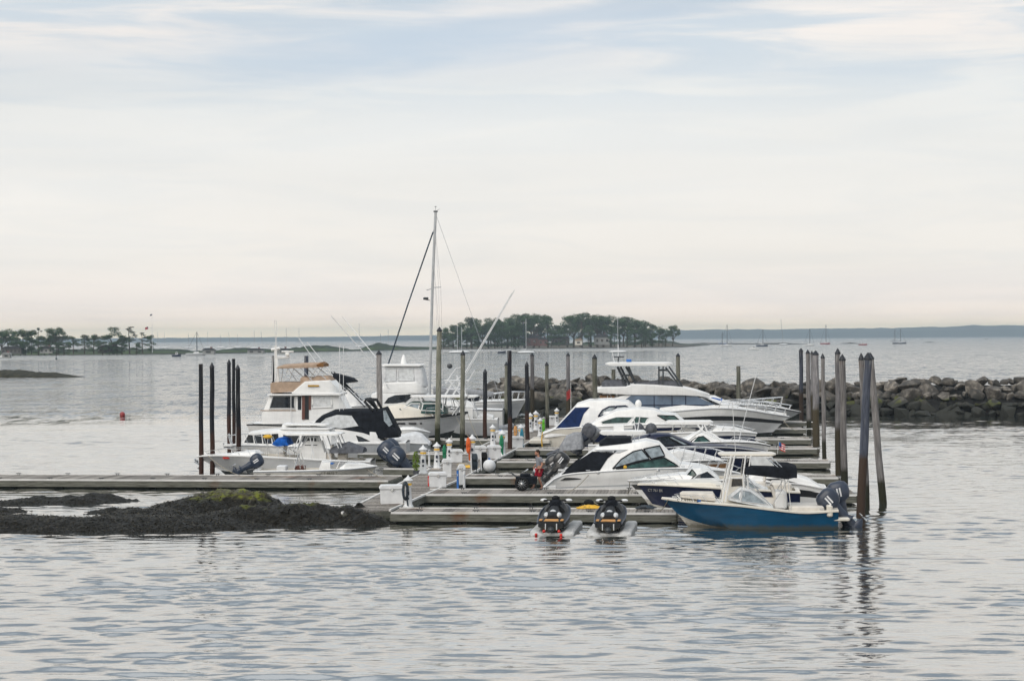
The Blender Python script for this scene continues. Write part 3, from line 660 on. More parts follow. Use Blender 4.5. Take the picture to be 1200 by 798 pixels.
# ---- R12 white center console with T top, grey covered outboard
b=Boat('center_console_boat','white center console with T-top and grey shrouded outboards, left end by the dock pile','center console',121.6,690,838,2.6,YW)
b.hull([(690,522),(730,520),(780,517),(815,516),(838,515)],822,('gel_white','bottom_dark'),zc=(.05,.5),cockpit=(695,800),rub='gel_silver')
b.top(702,757,505,6,1.0,'gel_white')
b.pipes('top_frame',[[(712,510,.8),(708,526,.8)],[(718,510,.8),(722,526,.8)],[(742,510,.8),(744,524,.8)],[(748,510,.8),(752,524,.8)],[(712,516,.8),(748,516,.8)]],.035,'steel')
b.house('console',[(722,516),(730,512),(742,513)],[(720,526),(744,526)],.5,'gel_white',tum=.05,follow=None,r=.05)
b.pipes('rod_rack',[[(745,505,.4),(742,487,.4)],[(747,505,.6),(750,487,.6)],[(746,497,.5),(750,494,.5)]],.03,'alu_white',mirror=False)
b.house('electronics_box',[(719,498),(731,497.5)],[(719,505),(731,505)],.45,'gel_white',tum=0,follow=None,r=.05)
b.outboard(695,517,1.2,40,y=.4,matn='engine_grey',cover='canvas_grey'); b.outboard(691,514,1.2,40,y=-.4,matn='engine_grey',cover='canvas_dgrey')
hs=b.house('outboard_cover',[(655,524),(663,512),(672,508),(681,508),(684,514)],[(655,529),(684,526)],.9,'canvas_grey',tum=.25,nose=.2,tail=.3,follow=None,r=.12)
x,z=b.t(658,526,0); mb=MB(); mb.tube([(x+.1,.35,z),(x-.9,.35,z-.35)],.12,8,r2=.07); mb.tube([(x+.1,-.35,z),(x-.9,-.35,z-.35)],.12,8,r2=.07); mb.build('lower_unit','engine_grey',b.root)

# ---- R10 navy hull center console, hard top, bow right
b=Boat('fishing_boat','navy hulled fishing boat with white sheer and white hardtop, bow right','center console',125.2,735,887,2.7,YW)
b.hull([(735,510),(780,508),(820,506.5),(850,505.5),(870,506),(887,507.5)],878,('gel_navy','bottom_pale'),zc=(.05,.4),bands=[(.82,1,'gel_white')],cockpit=(740,830),rub='gel_white',rr=.05)
b.house('foredeck_trunk',[(832,505),(840,500.5),(860,501),(882,506)],[(832,507),(882,507.5)],.9,'gel_white',tum=.1,nose=.7,nw=.1,r=.1)
b.top(780,836,493.5,5,1.1,'gel_white')
b.pipes('top_frame',[[(790,498,.9),(786,512,.9)],[(798,498,.9),(800,512,.9)],[(806,498,.9),(796,512,.9)],[(820,498,.9),(833,510,.9)],[(826,498,.9),(815,512,.9)],[(832,498,.9),(824,510,.9)]],.035,'steel')
b.house('console',[(795,505),(802,501),(812,503)],[(793,514),(815,514)],.5,'gel_white',tum=.05,follow=None,r=.05)
b.rail([(838,498),(860,498),(883,503)],4,.014)
for q in (748,763):
    x,z=b.t(q,505,0); mb=MB(); mb.ell((x,0,z+.1),(.38,.6,.42),10,6); mb.box((x,0,z-.3),(.4,1.0,.5),ch=.05); mb.build('covered_seat','canvas_dgrey',b.root)
b.cleat((868,))

# ---- R11 white hardtop express with green glass
b=Boat('hardtop_express','white hardtop express with green tinted glass and navy hull side','cabin cruiser',132.6,682,842,3.0,YW)
b.hull([(682,501),(720,499),(770,497),(810,497),(830,498),(842,499)],828,('gel_navy','bottom_dark'),zc=(.05,.5),bands=[(.86,1,'gel_white')],rub='gel_white')
hs=b.house('cabin_top',[(690,498),(712,486),(722,481),(745,478.5),(766,480),(780,485),(792,486),(803,495),(830,497)],[(690,501),(830,500)],1.3,'gel_white',tum=.15,camber=.1,nose=.4,nw=.2,r=.12,follow=.14)
b.win(hs,[(704,494),(722,488.5),(742,488.5),(735,496),(706,497)],'glass_green',frame=('gel_white',.03))
b.win(hs,[(745,488),(760,489),(756,496),(740,496)],'glass_green',frame=('gel_white',.03))
b.win(hs,[(770,486.5),(790,487),(799,494.5),(785,495.5)],'glass_green',frame=('gel_black',.03))
x,z=b.t(715,487,.2); mb=MB(); mb.lathe([(.0,0),(.45,.02),(.5,.12),(.42,.26),(0,.3)],14,(x,0,z)); mb.tube([(x,0,z-.5),(x,0,z)],.08,6); mb.build('radar_dome','gel_white',b.root)
x,z=b.t(748,478,.2); mb=MB(); mb.ell((x,0,z+.25),(.22,.22,.3),10,6); mb.build('satellite_dome','gel_white',b.root)
mb=MB(); x,z=b.t(782,483,.2); mb.tube([(x,0,z-.3),(x,0,z+.1)],.04,6); mb.box((x,0,z+.14),(.5,.15,.12),ch=.03); mb.build('spotlight','gel_white',b.root)

# ---- R2 cream coupe with navy canvas
b=Boat('coupe_cruiser','cream coupe cruiser with navy blue cockpit canvas and broad swim platform','cabin cruiser',137.4,637,800,3.4,YW)
b.hull([(637,508.5),(650,503),(665,502),(700,499),(740,497),(780,499),(800,501)],786,('gel_cream','bottom_dark'),zc=(.05,.5),rub='gel_white',rr=.03)
b.box('swim_platform',620,514.5,645,521,.2,1.6,'gel_cream',ch=.1)
hs=b.house('cabin_top',[(638,510),(652,500.5),(676,474),(690,469.5),(715,468.5),(736,471),(745,478),(765,489),(790,497)],[(638,513),(680,508),(740,503),(790,501)],1.55,'gel_white',tum=.14,camber=.1,nose=.4,nw=.2,r=.12,follow=.16)
b.win(hs,[(651,502),(674,477.5),(691,477),(684,485),(678,502)],'canvas_navy','cockpit_canvas',off=.03)
b.win(hs,[(701,488),(706,480.5),(714,476.5),(721,476),(721,483),(712,485.5)],'glass_pale',frame=('gel_navy',.05))
b.win(hs,[(722,476),(733,475.5),(743,481),(735,482.5),(723,483)],'glass_pale',frame=('gel_navy',.05))
b.win(hs,[(703,490),(722,485.5),(743,483.5),(756,489),(730,492)],'glass_green')
b.rail([(760,488),(790,492)],3,.014)
mb=MB(); x,z=b.t(636,513,1.2); mb.tube([(x,b.ns*1.5,z+.4),(x-.05,b.ns*1.62,z-.1),(x,b.ns*1.66,z-.8)],.04,5); mb.build('dock_line','yellow',b.root)
x,z=b.t(669,481,0); flm=MB(); flm.tube([(x,0,z),(x,0,z+1.9)],.02,5); fs=flm.build('flag_staff','steel',b.root); flag(b.root,x,0,z+1.5,.28,.62,['hull_red'])

# ---- R1 large white flybridge motor yacht
b=Boat('motor_yacht','large white motor yacht with blue tinted saloon glass and open flybridge hardtop','motor yacht',153.0,690,925,4.4,YW)
b.hull([(690,492),(730,488),(780,483),(820,479.5),(850,478.5),(880,481),(905,485),(925,488)],901,('gel_silver','bottom_dark'),zc=(.05,.25),bands=[(.55,.72,'gel_black'),(.72,1,'gel_white')],deck='gel_white',rub='gel_silver',rr=.05)
hs=b.house('deckhouse',[(705,470),(735,462),(800,464),(832,468),(848,473),(870,478)],[(705,490),(760,487),(870,482)],1.9,'gel_white',tum=.08,camber=.1,nose=.4,nw=.25,r=.12,follow=.5)
b.win(hs,[(733,468),(740,463),(815,464),(838,474),(770,482.5),(760,483)],'glass_blue','window',N=20)
for q in (766,787,803):
    b.win(hs,[(q,463.5),(q+1,463.5),(q+1,482),(q,482)],'gel_navy','window_mullion',off=.03,N=2)
b.win(hs,[(736,474.2),(830,474.2),(830,475.2),(736,475.2)],'gel_navy','window_mullion',off=.03,N=8)
b.house('cabin_trunk',[(775,477.5),(800,474.5),(822,476),(850,478),(880,481)],[(752,485),(880,483)],1.8,'gel_white',tum=.1,nose=.5,nw=.1,r=.1,follow=.4)
b.win(hs,[(822,466),(829,467),(846,474.5),(838,474.5)],'glass_dark',off=.02)
b.house('flybridge',[(698,455),(706,453.5),(733,453),(742,450),(770,451),(800,453.5),(815,457),(832,462.5)],[(700,460),(735,462.5),(800,463),(832,465)],1.9,'gel_white',tum=-.02,camber=.05,nose=.3,nw=.3,r=.1,follow=None)
b.top(709,788,424.8,4.6,1.6,'gel_white')
b.pipes('hardtop_frame',[[(723,430,1.4),(734,453,1.6)],[(726.5,430,1.4),(738,453,1.6)],[(733,430,1.4),(746,452,1.6)],[(736,430,1.4),(744,450,1.6)],[(728,440,1.45),(741,440,1.5)],[(772,430,1.4),(772,451,1.6)],[(777,430,1.4),(777,451,1.6)],[(780,431,1.4),(796,452,1.6)],[(784,430,1.4),(800,453,1.6)],[(772,434,1.4),(782,434,1.4)]],.05,'alu_dark')
b.house('flybridge_seats',[(744,449),(770,447),(792,448),(800,452)],[(744,452),(800,454)],1.4,'canvas_dgrey',tum=0,follow=None,r=.1)
b.house('tender_cover',[(705,449),(709,446.5),(728,446),(734,451)],[(705,453),(734,453.5)],1.3,'canvas_dgrey',tum=.1,r=.2,follow=None)
b.house('teak_cockpit',[(703,464),(720,464)],[(703,467),(720,467)],1.5,'teak',tum=0,follow=None,r=.02)
b.pipes('stair_rail',[[(715,463,1.6),(722,474,1.6)],[(722,463,1.6),(733,474,1.6)],[(712,463,1.6),(712,476,1.6)]],.03,'steel')
b.rail([(845,471),(870,469),(900,472),(921,478)],7,.022,mid=True)
b.antenna(720,425,717,412,.5,.03); b.antenna(724.5,425,724.5,404,0,.03)
x,z=b.t(724.5,419,0); mb=MB(); mb.tube([(x,0,z-.5),(x,0,z)],.05,6); mb.box((x,0,z+.05),(.9,.12,.09),ch=.02); mb.build('radar_scanner','alu_dark',b.root)
x,z=b.t(737,424,0); mb=MB(); mb.box((x,0,z+.1),(.4,.4,.2),ch=.03); mb.build('light_box','blue',b.root)
hs2=b.house('anchor_locker',[(900,482),(920,484)],[(900,486),(922,489)],.6,'gel_white',follow=.2,nose=.5)
b.cleat((900,760))
# ---- R14 cruiser behind the yacht (bow and tall rail show)
b=Boat('cabin_cruiser','grey-white cruiser bow with tall steel rail between the yacht and the stone breakwater','cabin cruiser',165.5,800,939,3.2,YW)
b.hull([(800,480),(850,476),(880,475),(910,478),(939,483)],902,('gel_silver','bottom_dark'),zc=(.05,.2),rub='gel_black',rr=.04)
b.house('cabin_top',[(800,474),(820,464),(838,464.5),(850,470),(875,474)],[(800,480),(875,478)],1.3,'gel_white',tum=.15,nose=.4,r=.1)
b.house('blue_cover',[(822,468),(835,465.5),(846,468),(852,472)],[(822,474),(852,474)],1.35,'canvas_blue',tum=.15,nose=.4,r=.1)
b.rail([(853,472),(880,469),(900,467),(917,465.5)],6,.03,inset=.3)
b.rail([(870,472),(900,471),(927,475)],5,.03,inset=.2)
# ------------------------------------------------------------------ left side boats
YL=-3.0
# La : long white center console, bow left, blue folded bimini, twin covered outboards
b=Boat('center_console_boat','long white boat with folded bright blue bimini, bow left, behind the approach dock','center console',111.2,437,230,2.7,YL)
b.hull([(437,541),(400,540),(360,538),(320,536),(280,534),(250,533.5),(230,534.5)],268,('gel_silver','bottom_dark'),zc=(-.02,.3),bands=[(.9,1,'gel_white'),(.30,.33,'gel_grey')],cockpit=(300,430),rub='gel_white',rr=.05)
b.house('foredeck_trunk',[(262,533),(285,529.5),(298,529),(304,533)],[(262,535),(304,536)],.9,'gel_white',tum=.1,nose=.6,nw=.15,r=.1)
b.house('console',[(352,524),(360,516),(376,517),(380,530)],[(350,545),(382,545)],.5,'gel_white',tum=.05,follow=None,r=.06)
b.win(b.house('console_windscreen',[(354,524),(360,511),(372,511),(375,520)],[(354,525),(375,525)],.45,'vinyl_clear',tum=.1,follow=None,r=.04),[(357,522),(361,513),(370,513),(372,522)],'glass_dark')
b.top(330,399,507.5,3.6,1.05,'gel_white')
b.pipes('top_frame',[[(351,511,.85),(343,528,.85)],[(354,511,.85),(347,528,.85)],[(368,511,.85),(364,540,.85)],[(363,511,.85),(369,540,.85)],[(378,511,.85),(388,540,.85)],[(391,511,.85),(398,528,.85)],[(395,511,.85),(402,528,.85)]],.03,'alu_white')
b.house('bimini_canvas',[(319,520),(323,516),(330,514.5),(336,516),(338,521)],[(319,521),(325,523),(338,522)],.9,'canvas_blue',tum=.05,camber=.12,follow=None,r=.1)
b.pipes('bimini_frame',[[(325,523,.85),(327,537,.9)],[(337,521,.85),(340,537,.9)],[(327,524,.85),(342,533,.9)]],.02,'steel')
mb=MB(); x,z=b.t(314,527,0); mb.tube([(x,.3,z-.6),(x-.05,.3,z+.65)],.025,5); mb.ell((x-.05,.3,z+.75),(.28,.15,.12),8,5,mi=1); mb.build('boat_hook',['steel','yellow'],b.root)
for q,m_ in ((402,'vinyl_seat'),(385,'vinyl_seat'),(330,'vinyl_seat')): b.seat(q,541,.4,matn=m_)
b.house('stern_cover',[(386,528),(406,521),(425,528)],[(386,531),(425,531)],.95,'canvas_dgrey',tum=.2,follow=None,r=.08,camber=.15)
b.outboard(455,541,1.5,50,y=.42,matn='engine_navy'); b.outboard(466,548,1.5,50,y=1.1,matn='engine_navy'); b.outboard(457,540,1.5,50,y=-.5,matn='engine_navy')
b.pipes('anchor',[[(233,537,.0),(228,541,.0),(236,545,.0),(232,549,0)],[(228,538,.1),(232,541,-.1)]],.06,'steel',mirror=False)
b.box('name_plate',261,535.5,269,537.5,.1,b.hb(b.t(265,505,0)[0])+.02,'red',ch=.005)
b.rail([(239,529),(262,526),(290,526)],4,.012)
b.cleat((245,420))
# Lb : small skiff, bow right, in front
b=Boat('skiff','low grey-beige skiff with white deck, bow right along the approach dock','skiff',106.4,300,442,1.9,YL)
b.hull([(300,552.5),(340,552),(380,551),(410,549.5),(430,547.5),(442,546)],428,('bottom_pale','bottom_pale'),zc=(.0,.35),bands=[(.86,1,'gel_white')],cockpit=(306,400),rub='gel_grey',rr=.03,deck='gel_white')
b.outboard(298,549,1.05,62,y=0,matn='engine_navy',marks=True)
b.text('CT 8676 T',386,554.5,.2,'gel_black')
b.house('foredeck_trunk',[(398,548),(405,543),(425,543.5),(438,546)],[(398,550),(438,548)],.6,'gel_white',tum=.15,nose=.7,nw=.1,r=.06,follow=.1)
b.house('console',[(374,548),(377,540),(386,541)],[(374,552),(387,552)],.35,'gel_white',tum=.05,follow=None,r=.04)
b.pipes('rod_holder',[[(345,549,.5),(350,532,.5)],[(352,549,.4),(350,528,.4)],[(357,549,.5),(353,530,.5)],[(348,549,.2),(344,538,.2)]],.035,'steel',mirror=False)
for q,c in ((331,'dock_white'),(352,'wood_red')):
    x,z=b.t(q,549,0); mb=MB(); mb.box((x,0,z),(.5,.8,.35),ch=.04); mb.build('cooler',c,b.root)
b.house('blue_towel',[(378,543),(390,542)],[(378,544.5),(390,544)],.3,'blue',tum=0,follow=None,r=.02)
b.pipes('wire_rail',[[(375,549,.85),(378,541,.8),(420,543,.5)],[(394,550,.8),(398,541,.75)]],.012,'steel')
# Ld : white express with pulpit, dark glass, hardtop
b=Boat('pilothouse_boat','white hardtop cruiser with long dark side windows and anchor pulpit on the left','cabin cruiser',120.0,400,266,2.9,YL)
b.hull([(400,527),(370,525),(330,523),(300,522),(280,521.5),(266,522)],290,('gel_white','bottom_dark'),zc=(.02,.5),rub='gel_grey')
hs=b.house('deckhouse',[(279,519),(290,507),(325,503.5),(385,503.5),(388,510)],[(279,523),(388,528)],1.25,'gel_white',tum=.12,camber=.08,nose=.3,nw=.2,r=.1,follow=.16)
b.win(hs,[(286,518.5),(291,509.5),(326,508),(327,520)],'glass_dark',N=10)
b.win(hs,[(332,509),(350,508.5),(351,519),(331,519.5)],'glass_dark'); b.win(hs,[(354,509),(373,509),(373,517),(354,518)],'glass_dark')
for q in (296,306,317): b.win(hs,[(q,508),(q+1.2,508),(q+3,520),(q+1.8,520)],'gel_white','window_mullion',off=.03,N=3)
b.top(326,388,501.5,3,1.15,'gel_white')
x,z=b.t(339,498,0); mb=MB(); mb.lathe([(.0,0),(.4,.02),(.48,.1),(.42,.3),(.2,.4),(0,.42)],14,(x,0,z-.25)); mb.build('radar_dome','gel_white',b.root)
b.top(332,384,496.8,2.4,.9,'gel_white','roof_rack')
b.rail([(267,510),(290,509),(320,512)],5,.02,inset=.1)
b.box('anchor_pulpit',262,520.5,277,523.5,.1,.3,'gel_white',ch=.03)
b.pipes('anchor',[[(262,519,.1),(263,524,.1),(270,524,0)],[(268,508,.0),(272,520,.0)]],.06,'steel',mirror=False)
b.cleat((285,))
# Lf : white express with big navy-black canvas, bow left
b=Boat('express_cruiser','white cruiser with tall blue-black cockpit canvas, stern by the rust-marked pile','cabin cruiser',125.5,478,335,3.0,YL)
b.hull([(478,519),(440,519.5),(410,519),(380,516),(355,512),(335,510)],352,('gel_silver','bottom_dark'),zc=(.05,.5),bands=[(.45,.92,'gel_grey'),(.92,1,'gel_white')],rub='gel_white',rr=.05)
hs=b.house('coaming',[(360,512),(385,502),(410,501),(440,505),(446,516),(470,519)],[(360,516),(470,521)],1.35,'gel_white',tum=.1,camber=.05,nose=0,tail=.3,nw=.3,r=.1,follow=.1)
b.win(hs,[(417,510),(424,512),(434,517),(420,517.5)],'glass_dark')
hc=b.house('cockpit_canvas',[(363,500),(375,489),(390,482.5),(410,481.5),(443,481.5),(451,479),(456,488),(466,506)],[(395,502),(425,507),(445,514),(466,513)],1.3,'canvas_black',tum=.10,camber=.12,nose=0,tail=.2,nw=.5,r=.2,follow=None)
b.win(hc,[(371,499),(382,490),(395,486),(412,487),(420,499),(400,502)],'vinyl_clear',off=.03)
b.win(hc,[(449,481),(452,480.5),(460,497),(456,500),(450,493)],'glass_pale',off=.03)
b.house('folded_canvas',[(450,506),(457,499),(464,503),(466,508)],[(450,511),(466,509.5)],1.2,'canvas_black',tum=.05,follow=None,r=.12)
b.pipes('radar_arch',[[(428,468,1.0),(437,470,1.05),(443,481,1.1)],[(427,470,.9),(437,481,1.1)],[(428,468,.4),(441,468.5,.4)]],.09,'gel_black')
x,z=b.t(400,489,.1); mb=MB(); mb.lathe([(.0,0),(.3,.02),(.34,.08),(.28,.2),(0,.26)],14,(x,0,z)); mb.tube([(x,0,z-.4),(x,0,z)],.06,6); mb.build('radar_dome','gel_white',b.root)
b.top(362,423,493.8,2.4,1.0,'gel_white','hardtop',lift=-1.2)
b.pipes('hardtop_frame',[[(410,496,.9),(416,517,1.0)],[(414,496,.9),(420,517,1.0)]],.06,'gel_white')
x,z=b.t(469,513,0); 
b.antenna(398,498,398,405,.9,.02); b.antenna(402.5,497,402.5,405,.7,.02)
# Lm: covered tender beside it
b=Boat('covered_runabout','small boat under a white peaked cover behind the dark outboards','motorboat',131.0,503,455,2.2,YL)
b.hull([(503,520),(480,519),(465,517),(455,516)],461,('gel_grey','bottom_dark'),zc=(.05,.3),rub='gel_white')
b.house('boat_cover',[(459,515.5),(472,511),(486,508.5),(493,511),(502,520)],[(459,517),(503,522)],.9,'canvas_white',tum=.35,follow=None,r=.15,camber=.15)
b.house('grey_hood',[(482,523),(488,519.5),(500,521)],[(482,527),(501,528)],.8,'canvas_slate',tum=.2,follow=None,r=.1)
# Li small white bowrider
b=Boat('bowrider','low white bowrider pointing right in front of the sportfishing boats','motorboat',139.0,455,504,2.1,YL)
b.hull([(455,505),(475,503.5),(490,504),(504,506.5)],498,('gel_silver','bottom_dark'),zc=(.1,.4),bands=[(.72,1,'gel_white')],rub='gel_white',rr=.03)
b.house('cowl',[(462,504),(470,501),(484,501),(498,505)],[(462,505),(498,506)],.8,'gel_white',tum=.2,nose=.5,r=.1)
b.cleat((495,))
# Lg cream express, bow right, green windshield
b=Boat('express_fisherman','cream decked boat with green windshield, black rub rail and three hull ports, bow right','fishing boat',148.0,415,548,3.4,YL)
b.hull([(415,492),(440,492.5),(457,491.5),(480,490.5),(510,488.5),(530,486),(548,483)],524,('gel_silver','bottom_dark'),zc=(.1,.7),bands=[(.88,1,'gel_white')],rub='gel_black',rr=.09,deck='gel_cream')
hs=b.house('trunk_cabin',[(440,478),(458,475),(470,473),(490,478),(505,482),(530,484.5)],[(440,493),(530,489)],1.4,'gel_cream',tum=.15,nose=.5,nw=.15,r=.15,follow=.2)
ws=b.house('windshield',[(468,478),(482,471),(512,471),(524,478)],[(468,480),(480,484),(524,485)],1.3,'glass_green',tum=.2,nose=.15,r=.06,follow=None)
b.win(ws,[(473,478),(482,473),(492,473),(490,481)],'glass_pale',frame=('gel_white',.04)); b.win(ws,[(494,481),(496,473),(510,473),(520,482)],'glass_green',frame=('gel_white',.04))
b.top(480,547,463.5,3,1.3,'gel_white')
b.pipes('top_frame',[[(484,466,1.1),(475,476,1.15)],[(490,466,1.1),(508,488,1.2)],[(520,466,1.1),(518,486,1.2)],[(540,466,1.1),(534,486,.9)],[(545,466,1.1),(530,486,1.0)]],.05,'alu_white')
for q in ((466,475),(479,488),(492,494.5)):
    x0,z0=b.t(q[0],496.5,1.6); x1,_=b.t(q[1],495,1.6); mb=MB(); y=b.ns*(b.hb((x0+x1)/2)*.97+.03)
    mb.box(((x0+x1)/2,y,z0+.02),(abs(x1-x0),.06,.11),ch=.02,rx=-b.ns*.12); mb.build('hull_port','gel_black',b.root)
b.pipes('outrigger',[[(548,466,1.3),(545,440,1.8),(603,340,2.6)],[(546,466,-1.1),(543,440,-1.6),(600,343,-2.2)]],.035,'alu_white',mirror=False)
b.rail([(500,478),(525,477),(544,478)],4,.02)
# Lh flybridge sportfisher behind
b=Boat('sportfishing_boat','white sportfishing boat with vinyl-enclosed flybridge and black arched cabin window','fishing boat',158.5,395,530,4.0,YL)
b.hull([(395,484),(440,484),(480,481),(510,478),(530,475)],512,('gel_white','bottom_dark'),zc=(.1,.7),rub='gel_white')
hs=b.house('deckhouse',[(435,462),(442,459),(485,459),(498,462),(508,470)],[(435,485),(508,482)],1.6,'gel_white',tum=.08,nose=.35,nw=.2,r=.15,follow=.2)
b.win(hs,[(450,472.5),(455,466),(463,463),(480,462),(484,464),(474,472.5)],'glass_dark',off=.03)
b.house('flybridge',[(446,457),(450,448),(488,447),(499,456)],[(446,460),(499,461)],1.5,'gel_white',tum=.05,nose=.25,nw=.4,r=.15,follow=None)
he=b.house('vinyl_enclosure',[(448,431),(452,429.5),(490,428.5),(494,431),(499,450)],[(447,452),(499,453)],1.35,'canvas_white',tum=.08,nose=.15,nw=.5,r=.12,follow=None)
b.win(he,[(452,432),(464,431.5),(464,446),(451,447)],'vinyl_clear',off=.03,frame=('canvas_white',.05)); b.win(he,[(467,431.5),(484,431),(485,446),(467,446)],'vinyl_clear',off=.03,frame=('canvas_white',.05))
b.top(446,496,427,2.6,1.5,'gel_white')
x,z=b.t(473,427,0); mb=MB(); mb.lathe([(.25,0),(.2,.4),(.1,.7),(0,.8)],10,(x,0,z)); mb.build('satellite_dome','gel_white',b.root)
b.pipes('outrigger',[[(455,455,1.6),(447,437,2.0),(388,370,2.8)],[(462,455,-1.4),(455,436,-1.9),(401,371,-2.6)]],.035,'alu_white',mirror=False)
# A sundeck motor yacht with tan canvas
b=Boat('sundeck_yacht','older white flybridge yacht with tan canvas side curtains and reddish open door','motor yacht',152.5,301,452,4.0,YL)
b.hull([(301,497),(340,498),(380,497),(420,494),(452,490)],432,('gel_white','bottom_dark'),zc=(.1,.7),bands=[(.9,1,'gel_black')],rub='gel_black',rr=.05,transom_rake=-.4)  # black band below the sheer is the hull's shadow line, painted on
hs=b.house('deckhouse',[(302,496),(316,462.5),(320,461.5),(395,461.5),(398,464),(405,478),(420,492)],[(302,496.5),(420,496)],1.75,'gel_white',tum=.07,camber=.05,nose=.2,tail=.04,nw=.4,r=.06,follow=.1)
b.win(hs,[(315.5,479),(320,464),(345.5,464),(345.5,479)],'glass_dark',off=.03,frame=('gel_white',.05))
b.win(hs,[(349,464),(353,464),(353,480),(349,480)],'glass_dark',off=.03)
b.win(hs,[(355,463),(362,463),(362,491.5),(355,491.5)],'gel_black','doorway',off=.03,N=4)
b.win(hs,[(354,463),(357.5,463),(357.5,491.5),(354,491.5)],'wood_red','door',off=.07,N=3); b.win(hs,[(362,463),(364.5,463),(364.5,480),(362,480)],'wood_red','door_frame',off=.07,N=3)
b.win(hs,[(367,463.5),(388,463.5),(389,477),(366,478)],'vinyl_clear',off=.03,frame=('gel_white',.06))
b.win(hs,[(305,480.5),(347,480.5),(347,481.3),(305,481.3)],'teak','trim_line',off=.03)
b.house('roof_deck',[(313,462.2),(396,460.5),(399,461.5)],[(314,463.5),(398,463)],1.95,'gel_white',tum=0,camber=.02,r=.03,follow=None)
b.house('side_curtain',[(317,449),(320,448),(352,448),(359,447)],[(317,460.5),(343,459),(352,452.5),(359,448)],1.65,'canvas_tan',tum=0,camber=0,r=.03,follow=None,sm=30)
b.house('flybridge',[(343,459),(357,447),(386,445.5),(393,453),(396,459)],[(342,461),(396,461)],1.75,'gel_white',tum=.04,camber=.02,nose=.2,nw=.5,r=.06,follow=None)
x0,z0=b.t(361,451,1.7); x1,z1=b.t(374,453,1.7); mb=MB(); mb.box(((x0+x1)/2,b.ns*1.80,(z0+z1)/2),(x1-x0,.06,abs(z1-z0)),ch=.01); mb.box(((x0+x1)/2,b.ns*1.84,(z0+z1)/2),((x1-x0)*.7,.02,.05),mi=1); mb.build('name_board',['gold','yellow'],b.root)
b.house('helm_canvas',[(352,443),(355,441.5),(364,443)],[(352,448),(366,448)],1.2,'canvas_tan',tum=.05,follow=None,r=.08)
b.house('seat_canvas',[(366,444),(369,441.5),(384,441),(387,445)],[(366,447),(388,447)],1.2,'canvas_tan',tum=.05,follow=None,r=.08)
b.house('bimini_canvas',[(324,431),(330,429),(355,427),(372,426.5),(379,427.5)],[(324,432),(372,430.8),(379,430)],1.4,'canvas_tan',tum=0,camber=.12,follow=None,r=.06)
b.house('bimini_roll',[(371,427),(376,425),(379,427)],[(371,429),(376,430.5),(379,429)],1.42,'canvas_brown',tum=0,follow=None,r=.08)
b.pipes('bimini_frame',[[(337,432,1.3),(352,446,1.5)],[(338,432,1.3),(331,448,1.5)],[(330,431,1.3),(340,447,1.5)],[(352,431,1.3),(366,446,1.5)],[(372,431,1.3),(362,446,1.5)],[(366,431,1.3),(382,444,1.5)],[(325,431,1.3),(322,448,1.5)]],.03,'steel')
b.pipes('mast',[[(323.5,450,0),(323,405,0)],[(326,450,.3),(324,420,0)],[(318,410,0),(328,408,0)]],.12,'gel_white',mirror=False)
b.pipes('spreader',[[(323,418,0),(340,418,0)],[(323,419.5,0),(338,419,0)],[(335,418,0),(335,412,0)]],.06,'alu_white',mirror=False)
x,z=b.t(337,412,0); mb=MB(); mb.box((x,0,z),(.95,.15,.12),ch=.03); mb.box((x,0,z-.2),(.3,.3,.25),ch=.05); mb.build('radar_scanner','gel_white',b.root)
b.antenna(323,405,322,375,.1,.025); b.antenna(324,405,324,376,-.3,.02); b.antenna(319,447,320,418,1.2,.03)
b.antenna(341,495,341,462,1.9,.03)
# tower boat forward of it
b=Boat('tower_boat','white fishing boat with dark folded canvas on a raked ladder tower','fishing boat',166.5,372,440,3.0,YL)
b.hull([(372,478),(400,477),(425,475),(440,473)],430,('gel_white','bottom_dark'),zc=(.1,.5),rub='gel_white')
b.house('cabin_top',[(386,468),(395,456),(408,458),(420,470),(432,475)],[(386,478),(432,477)],1.1,'gel_white',tum=.15,nose=.3,r=.12)
b.house('folded_canvas',[(391,438),(397,439.5),(412,443.5),(416,446.5)],[(390,449),(405,449),(416,448)],1.0,'canvas_black',tum=.02,follow=None,r=.1)
b.pipes('tower_ladder',[[(400,448,.8),(428,477,.9)],[(396,449,.8),(418,472,.9)],[(395,449,.8),(393,470,.8)],[(388,436,.8),(402,452,.8),(414,462,.8)]],.05,'alu_dark')
b.pipes('ladder_step',[[(406,458,.8),(410,456,.8)],[(411,463,.8),(416,461,.8)],[(416,468,.8),(420,466,.8)]],.05,'alu_white')
b.house('step_pad',[(404,464),(410,464)],[(405,470),(413,470)],.7,'gel_white',tum=0,follow=None)
b.pipes('aerial_rig',[[(350,396,0),(374,430,.5),(392,443,.8)],[(360,401,0),(388,436,.6)]],.03,'alu_white',mirror=False)
# Lj center console
b=Boat('center_console_boat','short white center console with pipework tower, bow left, beside the left dock piles','center console',153.5,584,524,2.5,YL)
b.hull([(584,492),(565,491.5),(545,491),(533,491),(524,492)],530,('gel_silver','bottom_dark'),zc=(.1,.3),bands=[(.8,1,'gel_white')],cockpit=(545,580),rub='gel_white')
b.top(515,560,463.5,3,1.0,'gel_white')
b.pipes('top_frame',[[(528,466,.8),(535,492,.9)],[(545,466,.8),(540,492,.9)],[(552,466,.8),(560,492,.9)],[(530,466,.8),(555,492,.9)]],.04,'alu_white')
b.pipes('tower',[[(521,463,.7),(529,450,.5),(541,440,.3)],[(545,463,.7),(538,450,.5),(535,440,.3)],[(520,446,.5),(548,446,.5)],[(523,456,.6),(546,456,.6)],[(530,463,.7),(541,446,.5)],[(540,463,.7),(526,446,.5)],[(522,449,.5),(534,432,.3),(545,429,.3)],[(548,448,.4),(556,434,.3)]],.035,'alu_white')
